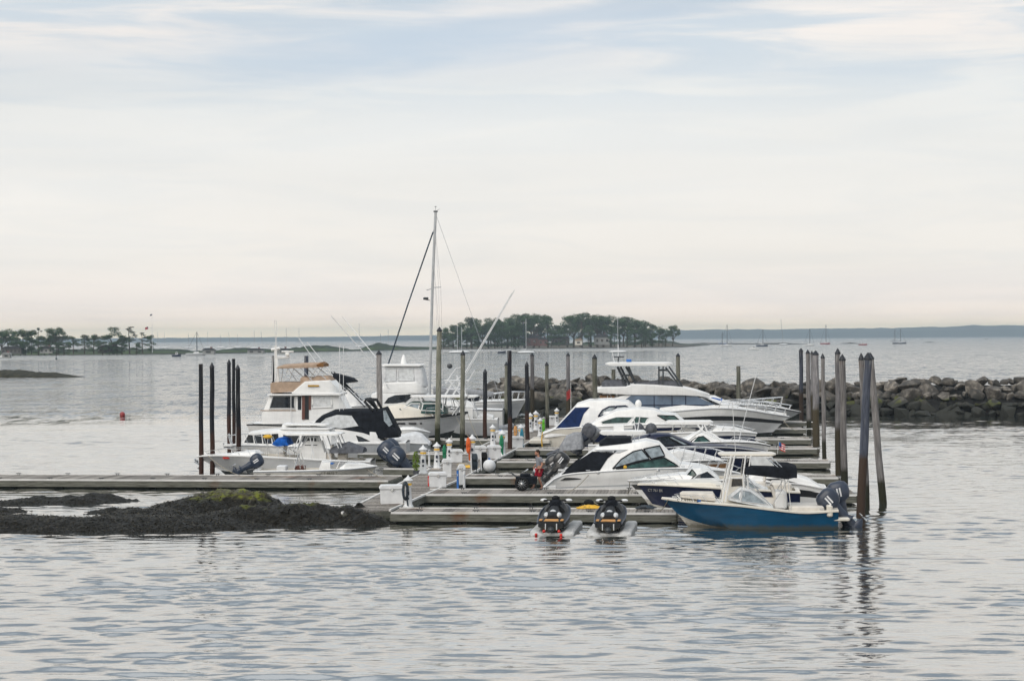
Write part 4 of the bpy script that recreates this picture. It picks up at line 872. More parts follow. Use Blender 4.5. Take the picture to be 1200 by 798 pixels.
b.house('console',[(536,483),(541,477),(552,478)],[(534,494),(554,494)],.45,'gel_white',tum=.05,follow=None)
b.house('seat_cover',[(560,487),(568,484),(577,487)],[(560,492),(578,492)],.6,'canvas_white',tum=.1,follow=None,r=.15)
mb=MB(); x,z=b.t(527,429,0); mb.ell((x,0,z),(.22,.15,.2),8,5); mb.build('spotlight','alu_dark',b.root)
# inflatable
b=Boat('inflatable_dinghy','grey inflatable dinghy beside the twin piles','dinghy',158.0,578,594,1.6,YL)
mb=MB()
for sg in (1,-1): mb.tube([(0,.55*sg,.35),(b.L*.75,.55*sg,.4),(b.L*1.1,.35*sg,.5),(b.L*1.35,0,.62)],.28,10)
mb.build('air_tube','canvas_grey',b.root); mb=MB(); mb.box((b.L*.55,0,.25),(b.L*1.2,.7,.1)); mb.box((.1,0,.45),(.08,.9,.5)); mb.build('floorboard','alu_dark',b.root)
# Lk grey white boat with bow rail near breakwater
b=Boat('trawler_yacht','pale grey boat bow with white ladder-like rail, bow right against the breakwater','motor yacht',176.0,540,617,3.6,YL)
b.hull([(540,472),(560,471),(580,470),(600,469.5),(617,468)],601,('gel_silver','bottom_dark'),zc=(.1,.5),bands=[(.86,1,'gel_white')],rub='gel_white',rr=.06)
b.rail([(549,466),(570,462.5),(595,459.5),(616,459)],9,.04,inset=.2)
b.house('dark_cover',[(550,475),(556,470),(566,472)],[(549,481),(568,481)],1.3,'canvas_dgrey',tum=.1,follow=None,r=.3)
b.house('cockpit_canvas',[(540,466),(550,462),(560,466)],[(540,472),(560,472)],1.2,'canvas_black',tum=.1,follow=None,r=.3)
# ---- sailboat with tall mast
b=Boat('sailboat','sailboat with one very tall grey mast, furled blue jib and spreaders','sailboat',166.0,590,438,3.4,YL)
b.hull([(590,481),(550,480),(510,478),(470,476),(438,473)],455,('gel_white','bottom_dark'),zc=(.05,.3),rub='gel_navy')
b.house('cabin_top',[(480,474),(490,470),(545,470),(555,474)],[(480,479),(555,480)],1.2,'gel_white',tum=.15,nose=.3,r=.1,follow=None)
b.pipes('mast',[[(503,473,0),(505,400,0),(507,330,0),(510.5,249,0)]],.115,'gel_grey',mirror=False,n=10)
b.pipes('furled_jib',[[(445,455,0),(448,448,0),(478,357,0),(507.5,272,0)]],.062,'canvas_slate',mirror=False)
b.pipes('forestay',[[(440,472,0),(446,452,0)],[(507,274,0),(510,262,0)]],.02,'steel',mirror=False)
b.pipes('backstay',[[(511,252,0),(553,370,0),(590,478,0)]],.016,'steel',mirror=False)
b.pipes('spreader',[[(507,337,0),(517,336.5,0)],[(507,338,0),(500,340,-1.0)]],.04,'gel_grey',mirror=False)
b.pipes('shroud',[[(509,256,0.02),(514,337,1.0),(517,475,1.4)],[(508,300,0.02),(513,400,.9),(515,475,1.4)]],.012,'steel')
x,z=b.t(499,350,0); mb=MB(); mb.box((x,0,z),(.42,.42,.22),ch=.05); mb.tube([(x,0,z-.1),(x-.35,0,z-.15)],.03,5); mb.build('radar_dome','alu_dark',b.root)
x,z=b.t(510.5,248,0); mb=MB(); mb.box((x,0,z),(.35,.12,.12)); mb.tube([(x,0,z),(x,0,z+.45)],.012,5); mb.tube([(x,0,z),(x-.35,0,z+.2)],.012,5); mb.ell((x,0,z+.4),(.1,.1,.03),8,4); mb.build('masthead_wind_vane','alu_dark',b.root)
mb=MB(); x,z=b.t(508,458,0); x2,z2=b.t(578,462,0); mb.tube([(x,0,z),((x+x2)/2,0,(z+z2)/2+.1),(x2,0,z2)],.34,10,r2=.24); mb.build('boom_cover','canvas_grey',b.root)
# ------------------------------------------------------------------ docks
def dock(label, A0, A1, B0, B1, cleats=4, hoop=True, group='finger docks of the marina', name='finger_dock', fascia_b=True, rails=True, ztop=.45):
    """deck between near edge A0-A1 and far edge B0-B1 (world points)"""
    A0,A1,B0,B1=[Vector((p.x,p.y,0)) for p in (A0,A1,B0,B1)]
    rt=empty(name,A0,math.atan2((A1-A0).y,(A1-A0).x),label,'dock',group)
    inv=(Matrix.Translation(A0)@Matrix.Rotation(math.atan2((A1-A0).y,(A1-A0).x),4,'Z')).inverted()
    a0,a1,b0,b1=[inv@p for p in (A0,A1,B0,B1)]
    L=(a1-a0).length; n=max(2,int(L/.5)); mb=MB(); rr=random.Random(int(L*100))
    k=int(L/.16)
    for i in range(k):
        t0,t1=(i+.06)/k,(i+.94)/k; dz=rr.uniform(-.006,.006)
        p=[a0.lerp(a1,t0),a0.lerp(a1,t1),b0.lerp(b1,t1),b0.lerp(b1,t0)]
        zt=ztop+dz; mb.add([(q.x,q.y,ztop-.05) for q in p]+[(q.x,q.y,zt) for q in p],[(3,2,1,0),(4,5,6,7),(0,1,5,4),(1,2,6,5),(2,3,7,6),(3,0,4,7)])
    mb.build('deck','planks',rt,fix=False,smooth=0)
    def side(p,q,out,zl,zh,th):
        d=(q-p); d.normalize(); nrm=Vector((d.y,-d.x,0))*out
        return [Vector((v.x,v.y,z)) for v,z in ((p,zl),(q,zl),(q+nrm*th,zl),(p+nrm*th,zl),(p,zh),(q,zh),(q+nrm*th,zh),(p+nrm*th,zh))]
    FB=[(3,2,1,0),(4,5,6,7),(0,1,5,4),(1,2,6,5),(2,3,7,6),(3,0,4,7)]
    e=MB(); f=MB(); fl=MB()
    for (p,q,o) in ((a0,a1,1),(b0,b1,-1),(a1,b1,1),(a0,b0,-1)):
        f.add(side(p,q,o,.10,ztop-.052,.06),FB)
        if rails and o in (1,-1) and (p,q)in((a0,a1),(b0,b1)): e.add(side(p,q,o,ztop-.05,ztop+.035,.085),FB)
        fl.add(side(p+(Vector((0,0,0))),q,-o,-.35,.09,.5),FB)
    f.build('fascia','fascia',rt,smooth=0)
    if rails: e.build('edge_board','edge_pale',rt,smooth=0)
    m=MB(); nn=max(2,int(L/2.4))
    for i in range(nn):
        t=(i+.5)/nn; p=a0.lerp(a1,t); q=b0.lerp(b1,t); c=(p+q)/2; w=(q-p).length-.25
        m.box((c.x,c.y,-.08),(L/nn*.86,w,.42),ch=.04)
    m.build('float','float_dark',rt,smooth=0)
    if cleats:
        for i in range(cleats):
            p=a0.lerp(a1,(i+.5)/cleats)+(b0-a0).normalized()*.15; q=b0.lerp(b1,(i+.4)/cleats)-(b0-a0).normalized()*.15
            for v in (p,q):
                c=MB(); c.tube([(v.x-.14,v.y,ztop+.09),(v.x+.14,v.y,ztop+.09)],.02,5); c.tube([(v.x-.05,v.y,ztop-.01),(v.x-.05,v.y,ztop+.09)],.018,5); c.tube([(v.x+.05,v.y,ztop-.01),(v.x+.05,v.y,ztop+.09)],.018,5); c.build('cleat','alu_dark',rt)
    if hoop:
        h=MB(); c=(a1+b1)/2; h.box((c.x+.35,c.y+.1,ztop-.03),(.75,.08,.07)); h.box((c.x+.35,c.y-.35,ztop-.03),(.75,.08,.07)); h.box((c.x+.7,c.y-.12,ztop-.03),(.08,.5,.07)); h.build('pile_guide','steel',rt)
    return rt
zd=.45
fing=[ # near-left px, near-right px, width m, label
 ((455,600.5),(792,601.5),2.1,'nearest finger dock, with the two jet skis moored at its side'),
 ((490,579.5),(1003,580),3.2,'long finger dock the man in red shorts walks on'),
 ((540,559.5),(982,560),2.2,'third finger dock from the camera, ending at two grey piles'),
 ((580,541),(972,541.5),2.1,'fourth finger dock from the camera, rusty end below the flag'),
 ((602,527),(957,525.5),2.1,'fifth finger dock from the camera, behind the hanging flag'),
 ((622,515),(950,514.5),2.0,'sixth finger dock, just in front of the big white yacht'),
 ((640,504.5),(944,502.5),2.0,'seventh finger dock, under the bow of the big white yacht'),
 ((655,496.5),(944,494.5),1.8,'farthest finger dock, closest to the stone breakwater')]
for (l,r_,w,lab) in fing:
    P0=wp(l[0],l[1],zd); P1=wp(r_[0],r_[1],zd); d=(P1-P0).normalized(); n=Vector((-d.y,d.x,0))
    if n.y<0: n=-n
    P0=P0+d*.12
    dock(lab,P0,P1,P0+n*w,P1+n*w,cleats=5)
P0=wp(-90,561.5,zd); P1=wp(455,563.4,zd); d=(P1-P0).normalized(); n=Vector((-d.y,d.x,0))
dock('long approach dock running in from the left edge of the picture',P0,P1,P0+n*3.6,P1+n*3.6,cleats=9,hoop=False,name='approach_dock',group='main docks of the marina')
# main walkway in two runs (slightly lower than the fingers meet it)
zk=.445
R0=wp(456,597,zd); R1=wp(540,560.5,zd); R2=wp(602,528.5,zd); 
wv=(R1-R0).normalized(); wn=Vector((wv.y,-wv.x,0))
Lf0=wp(402,600.5,zd); Lf1=wp(468,565,zd)
dock('near end of the main walkway, with the big white dock box on it',R0+Vector((.0,-.2,0)),R1,Lf0,R1-wn*2.6,cleats=0,hoop=False,name='main_walkway',group='main docks of the marina',ztop=zk)
R3=wp(655,502,zd); R3b=wp(672,489,zd)
wv2=(R3-R1).normalized(); wn2=Vector((wv2.y,-wv2.x,0))
dock('far run of the main walkway, lined with white power pedestals',R1+wv2*.15,R3b,R1-wn*2.6+wv2*.15,R3b-wn2*2.6,cleats=0,hoop=False,name='main_walkway',group='main docks of the marina',ztop=zk)
# left side fingers
for (l,r_,w,lab) in (((420,531.5),(560,532),1.5,'short finger dock left of the walkway, in front of the beige piles'),((455,515),(592,515.5),1.5,'left finger dock beside the cream decked boat bow'),((450,549),(515,549.5),1.3,'short finger dock beneath the big dark outboards')):
    P0=wp(l[0],l[1],zd); P1=wp(r_[0],r_[1],zd); d=(P1-P0).normalized(); n=Vector((-d.y,d.x,0))
    P1=P1-d*.0
    dock(lab,P0,P1,P0+n*w,P1+n*w,cleats=3,hoop=False)
# ------------------------------------------------------------------ piles
def pile(label, xt, yt, xb, yb, wpx, m, cap='cone', Y=None):
    B0=wp(xb,yb,0) if Y is None else at(xb,yb,Y); Yv=B0.y; B0.z=0
    T=at(xt,yt,Yv); r=wpx/2*Yv/F
    lean=Vector((T.x-B0.x,0,T.z)); h=lean.length
    rt=empty('piling',(B0.x,Yv,0),0,label,'piling','mooring piles of the marina'); rt.rotation_euler=(0,math.atan2(lean.x,lean.z),rnd.uniform(0,6) if abs(lean.x)<.05 else 0)
    mb=MB(); rings=[]; n=12; ph=rnd.uniform(0,6)
    for i in range(13):
        z=-1.2+(h-(.28 if cap=='cone' else 0)+1.2)*i/12; q=r*(1.10-.16*i/12)
        rings.append([Vector((q*math.cos(2*math.pi*k/n)*(1+.05*math.sin(k*2.3+i*.8+ph))+.012*math.sin(i+ph),q*math.sin(2*math.pi*k/n)*(1+.05*math.cos(k*1.7+i)),z)) for k in range(n)])
    mb.loft(rings); mb.build('post',m,rt,smooth=60)
    c=MB()
    if cap=='cone': c.lathe([(r*1.08,h-.30),(r*1.10,h-.24),(r*.3,h-.02),(0,h+.03)],12); c.build('cap','pile_cap',rt,smooth=30)
    else: c.lathe([(r*.96,h-.05),(r*.94,h)],12); c.build('cap','pile_cap',rt,smooth=30)
    return rt
piles=[
 ('flat-topped black pile, leftmost of the left group',235,426.5,236,557,5.2,'pile_black','flat'),
 ('pointed black pile, second from the left',248,425,249,557,5.4,'pile_black','cone'),
 ('tall pointed black pile, tallest left one of the close trio',267.3,421.5,268.5,529,4.6,'pile_black','cone'),
 ('thin flat-topped black pile in the middle of the trio',273.7,420.5,274.3,525,4,'pile_black','flat'),
 ('black pile with rusty foot standing in front of the trio',278.6,427.5,280,549,5.4,'pile_black','cone'),
 ('black pile right behind the radar mast of the tan canvas yacht',320.8,417,321,505,4.4,'pile_black','flat'),
 ('blue-black pile showing behind the tan bimini',359,417,359.5,500,5.2,'pile_blue','flat'),
 ('grey pile with orange-brown middle behind the dark canvas',444,411,445.5,516,6.6,'pile_rust','cone'),
 ('tallest mossy green pile beside the sailboat mast',515,383.5,512.5,523,6.2,'pile_green','cone'),
 ('mossy pile with black cap right of the tallest one',542.5,411,541.5,530,5.4,'pile_green','cone'),
 ('short black pile left of the black twin piles',568.5,432.5,568.2,519,4.8,'pile_black','cone'),
 ('slim pale green pile half behind a black one',593.4,424,593,502,4.2,'pile_green','cone'),
 ('tall black flat-topped pile in the walkway centre',597.3,411,597.8,534,5.2,'pile_black','flat'),
 ('black pile with pointed cap right of the walkway centre',617.3,424,618,522.5,4.8,'pile_black','cone'),
 ('grey weathered pile rising before the breakwater, near the walkway',623.6,413.5,624,486,4.8,'pile_grey','cone'),
 ('slender pile with green foot right of the grey one',640.6,424,641.5,508,4.4,'pile_green','cone'),
 ('grey pile in front of the highest breakwater stones',666,413.5,666,488,4.5,'pile_grey','cone'),
 ('mossy pile in front of the cream coupe cruiser',697,415.5,697.5,519,6.0,'pile_green','cone'),
 ('short green stub pile behind the yacht flybridge',719.5,433,719.5,492,5.0,'pile_green','flat'),
 ('green pile behind the yacht hardtop',794.5,414,795,489,5.0,'pile_green','cone'),
 ('green-topped pile with black lower half beyond the yacht bow',865.5,429,865.5,488,5.0,'pile_green','flat'),
 ('dark blue pile, leftmost of the right-hand group',938.3,408,939,494,4.8,'pile_blue','cone'),
 ('grey pile with orange foot beside the dark blue one',946.5,410,948,508,5.0,'pile_rust','cone'),
 ('slim pile peeking out behind the thick grey one',950.6,411,951.5,498,3.4,'pile_grey','cone'),
 ('thick pale grey pile with black lower half',955,411,956.5,522,7.6,'pile_grey','cone'),
 ('slender rust-streaked pile right of the thick grey one',964,414.5,966,536,4.8,'pile_rust','cone'),
 ('tall grey pile, left one of a pair at the third dock end',980.5,408.5,982,557,6.4,'pile_grey','cone'),
 ('brown-stained pile, right one of the pair at the third dock end',987,415.5,989.5,575,7.6,'pile_rust','cone'),
 ('greenish pile behind the big slate pile',1009,414,1015.8,595,6.4,'pile_rust','cone'),
 ('biggest slate-blue pile leaning right, beside the grey outboards',1017.3,413.5,1008.5,605,9.8,'pile_blue','cone'),
 ('strongly slanted pile, rightmost of all, green at the tide line',1019.5,413.5,1034.5,590,8.2,'pile_rust','cone')]
for p in piles: pile(*p)
# ------------------------------------------------------------------ pedestals, boxes, hoses on the walkway
def pedestal():
    rt=empty('power_pedestal'); m=MB()
    m.lathe([(.20,0),(.20,.05),(.15,.12),(.12,.5),(.105,.78),(.14,.80),(.15,.84)],8); m.build('body','dock_white',rt,smooth=30)
    b=MB(); b.box((0,-.125,.55),(.10,.03,.14),ch=.01); b.build('socket','engine_grey',rt); b=MB(); b.box((0,-.13,.35),(.08,.03,.08),ch=.01); b.build('socket','engine_grey',rt)
    l=MB(); l.lathe([(.135,.84),(.135,.92)],8); l.build('lamp_band','yellow',rt)
    h=MB(); h.lathe([(.115,.92),(.115,1.0),(.19,1.02),(.17,1.06),(.05,1.16),(.03,1.2),(0,1.23)],8); h.build('roof','dock_white',rt,smooth=30)
    return rt
proto=pedestal(); used=[False]
def add_ped(px,py,s,label,rz=0):
    o=proto if not used[0] else copy_tree(proto); used[0]=True
    p=wp(px,py,zd); o.location=(p.x,p.y,zd); o.scale=(s,s,s); o.rotation_euler=(0,0,rz); tag(o,label,'power pedestal','lighthouse shaped power pedestals on the walkway')
for a in ((478.5,594.5,1.12,'nearest power pedestal, with yellow band, beside the front dock box'),
 (496,555,1.25,'white pedestal with yellow band just right of the green shrub'),
 (512,549,1.2,'white pedestal behind the small red fire box'),
 (526.5,541.5,1.15,'white pedestal left of a small dock box, middle of the walkway'),
 (553.5,541,1.3,'white pedestal next to the orange hose'),
 (577.5,523,1.2,'white pedestal left of the black walkway pile'),
 (588.5,534,1.3,'white pedestal with the dark green hose'),
 (610.5,524,1.25,'white pedestal with the teal hose'),
 (621.5,506,1.2,'left one of two far white pedestals by the grey pile'),
 (628,504,1.25,'right one of two far white pedestals by the grey pile'),
 (633,511,1.1,'white pedestal beside the bright lime hose'),
 (652.5,499,1.2,'farthest white pedestal, against the dark breakwater stones')): add_ped(*a)
def dock_box(px,py,w,d,h,label,rz=.1,extra=None):
    p=wp(px,py,zd); rt=empty('dock_box',(p.x,p.y,zd),rz,label,'dock box','white dock boxes on the walkway')
    m=MB(); m.box((0,0,h*.40),(w,d,h*.8),ch=.02,taper=1.04); m.build('box_body','dock_white',rt)
    l=MB(); l.prism([(-w/2-.06,h*.8),(w/2+.06,h*.8),(w/2+.06,h*.87),(w/2-.02,h),(-w/2+.02,h),(-w/2-.06,h*.87)],-d/2-.06,d/2+.05); l.build('lid','dock_white',rt,bevel=.015)
    c=MB(); c.box((0,-d/2-.07,h*.78),(.12,.03,.12)); c.build('latch','steel',rt); return rt
dock_box(459,590,.95,.75,.82,'large white dock box at the near end of the walkway')
dock_box(513,570.5,.78,.7,.72,'white dock box beside the red fire box')
dock_box(524,559,.42,.4,.95,'narrow upright white locker behind the red fire box')
dock_box(535,541.5,.62,.6,.75,'white dock box in the middle of the walkway left side')
dock_box(562,538,.70,.6,.80,'white dock box behind the two black hose reels')
dock_box(579,537.5,.72,.6,.80,'white dock box left of the dark green hose')
dock_box(588.5,518,.8,.6,.8,'white dock box with the blue hose on it')
dock_box(606,524.5,.7,.5,.75,'white dock box left of the teal hose')
dock_box(646,498.5,.7,.5,.8,'far white dock box right of the slender pile')
dock_box(541,568,.26,.3,1.0,'small white step locker at the corner of the second finger',rz=.1)
def hose(px,py,z,h,w,m,label,tube=.035):
    p=wp(px,py,zd); rt=empty('hose_coil',(p.x,p.y-.22,zd),0,label,'hose','coiled hoses hung along the walkway')
    mb=MB()
    for k in range(4):
        a=w/2*(1-.1*k); b=h/2*(1-.06*k); mb.tube([(a*math.cos(t*2*math.pi/16),-.03*k+.01*math.sin(3*t),z+b*math.sin(t*2*math.pi/16)) for t in range(17)],tube,6)
    mb.tube([(w*.3,0,z-h*.4),(w*.45,.02,.1),(w*.9,.1,.03)],tube*.8,5)
    return tag(mb.build('coil',m,rt),None)
hose(475.5,594.5,.72,.75,.22,'hose_dark','dark hose on the nearest power pedestal',.045)
hose(549,541,.95,.85,.16,'orange','orange hose coil on the walkway',.06)
hose(587.8,534,.75,.95,.14,'green','dark green hose coil on a tall pedestal',.07)
hose(611.5,524,.75,.85,.14,'teal','teal hose coil on a white pedestal',.06)
hose(637,511,.75,.95,.10,'lime','bright lime green hose far down the walkway',.06)
hose(586.5,517,.6,.35,.25,'blue','blue hose lying on a dock box',.06)
hose(521,541,.55,.8,.12,'green','deep green hose left of the middle pedestals',.06)
hose(604,515,.6,.7,.16,'foam_tan','tan and brown rope coil behind the walkway pile',.05)
for px,py,lab in ((555.5,553,'black hose reel on white frame, left of the pair'),(567,551,'black hose reel on white frame, right of the pair')):
    p=wp(px,py,zd); rt=empty('hose_reel',(p.x,p.y,zd),.2,lab,'hose reel','hose reels by the white mooring ball')
    mb=MB()
    for sx in (-.17,.17):
        mb.tube([(sx,-.25,0),(sx,-.1,.95)],.025,6); mb.tube([(sx,.2,0),(sx,-.1,.95)],.025,6)
    mb.tube([(-.17,-.1,.95),(.17,-.1,.95)],.025,6); mb.build('stand','dock_white',rt)
    mb=MB()
    for k in range(5): mb.tube([(.05*k-.1,-.1+.25*math.cos(t*math.pi/8),.56+.40*math.sin(t*math.pi/8)) for t in range(17)],.045,6)
    mb.build('coil','hose_dark' if px<560 else 'rubber',rt)
p=wp(503.5,569.5,zd); rt=empty('fire_box',(p.x,p.y,zd),.1,'small red fire extinguisher box beside a white dock box','fire box')
mb=MB(); mb.box((0,0,.25),(.17,.2,.5),ch=.015); mb.build('box_body','red',rt); mb=MB(); mb.box((0,-.11,.28),(.1,.015,.25)); mb.build('front_panel','alu_white',rt)
# bollard-like white pole and blue striped post
for px,py,h,m,lab in ((503,549,.95,'alu_white','thin white water post left of the middle pedestals'),(536.5,573,.9,'blue','blue hose bib post beside the white step locker'),(544,572,.85,'alu_white','white utility post with grey top at the walkway edge')):
    p=wp(px,py,zd); rt=empty('water_post',(p.x,p.y,zd),0,lab,'post'); mb=MB(); mb.tube([(0,0,0),(0,0,h)],.055,8); mb.lathe([(.08,0),(.08,.03)],10); mb.build('post',m,rt); c=MB(); c.lathe([(.07,h),(.08,h+.05),(.03,h+.1)],8); c.tube([(0,0,h*.8),(0,-.14,h*.8),(0,-.16,h*.7)],.02,5); c.build('tap','steel',rt)
# potted conifer shrub
p=wp(487.5,556,zd); rt=empty('potted_shrub',(p.x,p.y,zd),0,'slim yellow-green shrub in a pot by the pedestals','plant')
mb=MB(); mb.lathe([(.13,0),(.17,.2),(.18,.22),(.14,.22)],12); mb.build('pot','canvas_dgrey',rt)
mb=MB(); rs=random.Random(3)
for i in range(700):
    z=rs.uniform(.2,1.2); rr_=.20*math.sin(min(1,(z-.1)/1.15)*math.pi)**.5*rs.uniform(.4,1.05); a=rs.uniform(0,6.28); c=Vector((rr_*math.cos(a),rr_*math.sin(a),z)); d=Vector((rs.uniform(-1,1),rs.uniform(-1,1),rs.uniform(0,1.5))).normalized()*.05; e=Vector((rs.uniform(-1,1),rs.uniform(-1,1),rs.uniform(-1,1))).normalized()*.03
    mb.add([c-e,c+e,c+d],[(0,1,2)])
mb.build('foliage','shrub',rt,fix=False,smooth=0); mb=MB(); mb.tube([(0,0,.1),(0,0,1.0)],.02,5); mb.build('stem','bark',rt)
# mooring ball and cylinder fender
p=wp(573.5,553,zd); rt=empty('mooring_ball',(p.x,p.y,zd),0,'large round white mooring ball resting at the dock edge','mooring ball')
mb=MB(); mb.ell((0,0,.34),(.34,.34,.34),18,12); mb.build('ball','dock_white',rt); mb=MB(); mb.lathe([(.06,.66),(.05,.74),(.08,.75)],8); mb.build('eye','blue',rt)
p=wp(627.5,548,.45); rt=empty('dock_fender',(p.x,p.y,.30),0,'short white cylinder fender on the end of the fourth finger dock','fender')
mb=MB(); mb.tube([(-.12,-.2,0),(.14,-.2,0)],.17,12); mb.build('fender_body','dock_white',rt,smooth=30); mb=MB(); mb.tube([(0,-.2,.15),(0,0,.2)],.015,5); mb.build('strap','rope',rt)
# yellow lines / ropes on deck
for px,py,m,lab,s in ((550,548.5,'yellow','yellow rope pile on the walkway boards',.5),(543,545.5,'rope','tan rope coil left of the yellow rope',.4),(691,596,'yellow','yellow rope coil on the nearest finger dock between the jet skis',.55),(757,596,'hose_dark','dark blue coil on the nearest finger dock right of the jet skis',.45)):
    p=wp(px,py,zd); rt=empty('rope_coil',(p.x,p.y,zd+.02),0,lab,'rope','ropes left lying on the docks'); mb=MB()
    for k in range(6):
        a=s*(1-.12*k); mb.tube([(a*math.cos(t*math.pi/7),a*.35*math.sin(t*math.pi/7),.02+.02*k+.01*math.sin(t*2)) for t in range(15)],.025,5)
    mb.build('coil',m,rt)
p=wp(690,592,zd); rt=empty('rubber_bumper',(p.x,p.y,zd),0,'black round bumper lying on the nearest finger dock','bumper'); mb=MB(); mb.ell((0,0,.13),(.22,.18,.13),10,6); mb.build('bumper_body','rubber',rt); mb=MB(); mb.tube([(.2,0,.13),(.4,.05,.02)],.02,5); mb.build('strap','rope',rt)
# ------------------------------------------------------------------ hand cart
p=wp(617,574.5,zd); rt=empty('dock_cart',(p.x,p.y,zd),0,'black two-wheeled dock cart in front of the man','cart')
m=MB(); m.box((0,0,.48),(.95,.62,.36),ch=.03,taper=1.08); m.build('cart_tub','canvas_black',rt)
for sy in (-.38,.38):
    w=MB(); T=Matrix.Rotation(R(90),4,'X'); ring=[(.30,-.04),(.33,0),(.30,.04),(.24,.035),(.24,-.035),(.30,-.04)]
    w.lathe(ring,20,(-.22,sy,.33),m=T); wh=w.build('wheel','rubber',rt)
    s=MB(); 
    for k in range(6): a=k*math.pi/6; s.tube([(-.22-.24*math.cos(a),sy,.33-.24*math.sin(a)),(-.22+.24*math.cos(a),sy,.33+.24*math.sin(a))],.012,4)
    s.ell((-.22,sy,.33),(.06,.05,.06),8,5); s.build('rim','steel',wh)
for sy in (-.25,.25): m=MB(); m.tube([(.42,sy,.55),(.46,sy,.02)],.02,6); m.build('leg','alu_dark',rt)
m=MB(); m.tube([(-.45,-.25,.62),(-.75,-.2,.85),(-.75,.2,.85),(-.45,.25,.62)],.02,6); m.build('handle','alu_dark',rt)
m=MB(); m.box((-.05,0,.72),(.5,.4,.14),ch=.04); m.build('cargo_bag','canvas_black',rt)
# ------------------------------------------------------------------ jet skis on floating drive-on docks
def jetski():
    rt=empty('jet_ski'); L=3.2
    def sec(x,w,zk,zc,zg,zt,wt): # keel, chine, gunwale, top
        h=[(0,zk),(w*.75,zc),(w,zc+.06),(w*1.02,zg),(wt,zt)]
        return [Vector((y,x,z)) for y,z in h]+[Vector((-y,x,z)) for y,z in reversed(h[1:])]
    S=[sec(0,.46,.0,.16,.36,.42,.38),sec(.08,.52,-.05,.14,.40,.46,.44),sec(.8,.58,-.08,.12,.46,.50,.42),sec(1.6,.58,-.08,.14,.60,.66,.34),sec(2.3,.48,-.02,.22,.72,.84,.26),sec(2.85,.30,.14,.40,.74,.80,.18),sec(3.2,.06,.45,.56,.70,.72,.04)]
    m=MB(); m.loft(S,mis=[0,0,0,1,2,1,0,0,0] if False else None); 
    h=m.build('hull','gel_black',rt,smooth=45)
    for sg in (-1,1):
        t=MB(); t.tube([(sg*.53,0,.37),(sg*.60,.8,.47),(sg*.60,1.6,.62),(sg*.50,2.3,.74),(sg*.31,2.85,.77),(0,3.22,.71)],.035,6); t.build('bumper_trim','engine_grey',rt)
    p=MB(); p.prism([(-.30,.43),(.30,.43),(.26,.49),(-.26,.49)],.02,.34); p.build('boarding_mat','foam_tan',rt,bevel=.01)
    for sg in (-1,1):
        q=MB(); q.box((sg*.42,.16,.47),(.12,.28,.05),ch=.01); q.build('boarding_mat','foam_tan',rt)
        q=MB(); q.box((sg*.22,-.03,.22),(.04,.05,.26),ch=.01); q.build('boarding_step','alu_white',rt)
        q=MB(); q.ell((sg*.24,.62,.60),(.12,.22,.13),10,6); q.build('seat_side','vinyl_clear',rt)
    q=MB(); q.ell((0,-.05,.12),(.14,.16,.12),12,6); q.tube([(0,0,.12),(0,-.16,.10)],.09,10); q.build('jet_nozzle','alu_dark',rt)
    s=MB(); rings=[]
    for y,w,z0,z1 in ((.40,.20,.45,.62),(.55,.26,.45,.74),(.95,.24,.48,.78),(1.15,.20,.5,.88),(1.5,.17,.55,.92),(1.75,.13,.6,.98)):
        rings.append([Vector((a*w,y,z0+(z1-z0)*b)) for a,b in ((-1.2,0),(-1.05,.6),(-.75,.95),(0,1.05),(.75,.95),(1.05,.6),(1.2,0))])
    s.loft(rings); s.build('saddle','gel_black',rt,smooth=50)
    g=MB(); g.ell((0,.75,.66),(.16,.2,.16),10,6); g.build('seat_panel','gel_silver',rt)
    f=MB(); rings=[]
    for y,w,z0,z1 in ((1.45,.34,.55,.92),(1.75,.40,.58,1.04),(2.1,.36,.65,1.05),(2.6,.24,.70,.94),(2.95,.1,.72,.82)):
        rings.append([Vector((a*w,y,z0+(z1-z0)*b)) for a,b in ((-1.3,0),(-1,.55),(-.6,.95),(0,1.05),(.6,.95),(1,.55),(1.3,0))])
    f.loft(rings); f.build('front_cowl','gel_black',rt,smooth=50)
    c=MB(); rings=[]
    for y,w,z0,z1 in ((1.42,.17,.85,1.04),(1.6,.23,.88,1.12),(1.85,.22,.9,1.15),(2.05,.14,.95,1.08)):
        rings.append([Vector((a*w,y,z0+(z1-z0)*b)) for a,b in ((-1.2,0),(-1,.6),(-.6,.95),(0,1.05),(.6,.95),(1,.6),(1.2,0))])
    c.loft(rings); c.build('steering_cover','canvas_black',rt,smooth=50)
    b=MB(); b.tube([(-.42,1.42,1.10),(-.2,1.55,1.09),(0,1.6,1.06),(.2,1.55,1.09),(.42,1.42,1.10)],.025,6); b.tube([(-.44,1.4,1.10),(-.30,1.5,1.095)],.038,8); b.tube([(.44,1.4,1.10),(.30,1.5,1.095)],.038,8); b.build('handlebar','rubber',rt)
    for sg in (-1,1):
        m_=MB(); m_.ell((sg*.50,1.95,1.05),(.15,.10,.07),12,6); m_.tube([(sg*.28,2.0,.98),(sg*.45,1.95,1.03)],.03,5); m_.build('mirror','alu_white',rt)
    d=MB(); d.ell((0,1.75,1.17),(.17,.16,.10),10,6); d.build('instrument_hood','rubber',rt)
    return rt
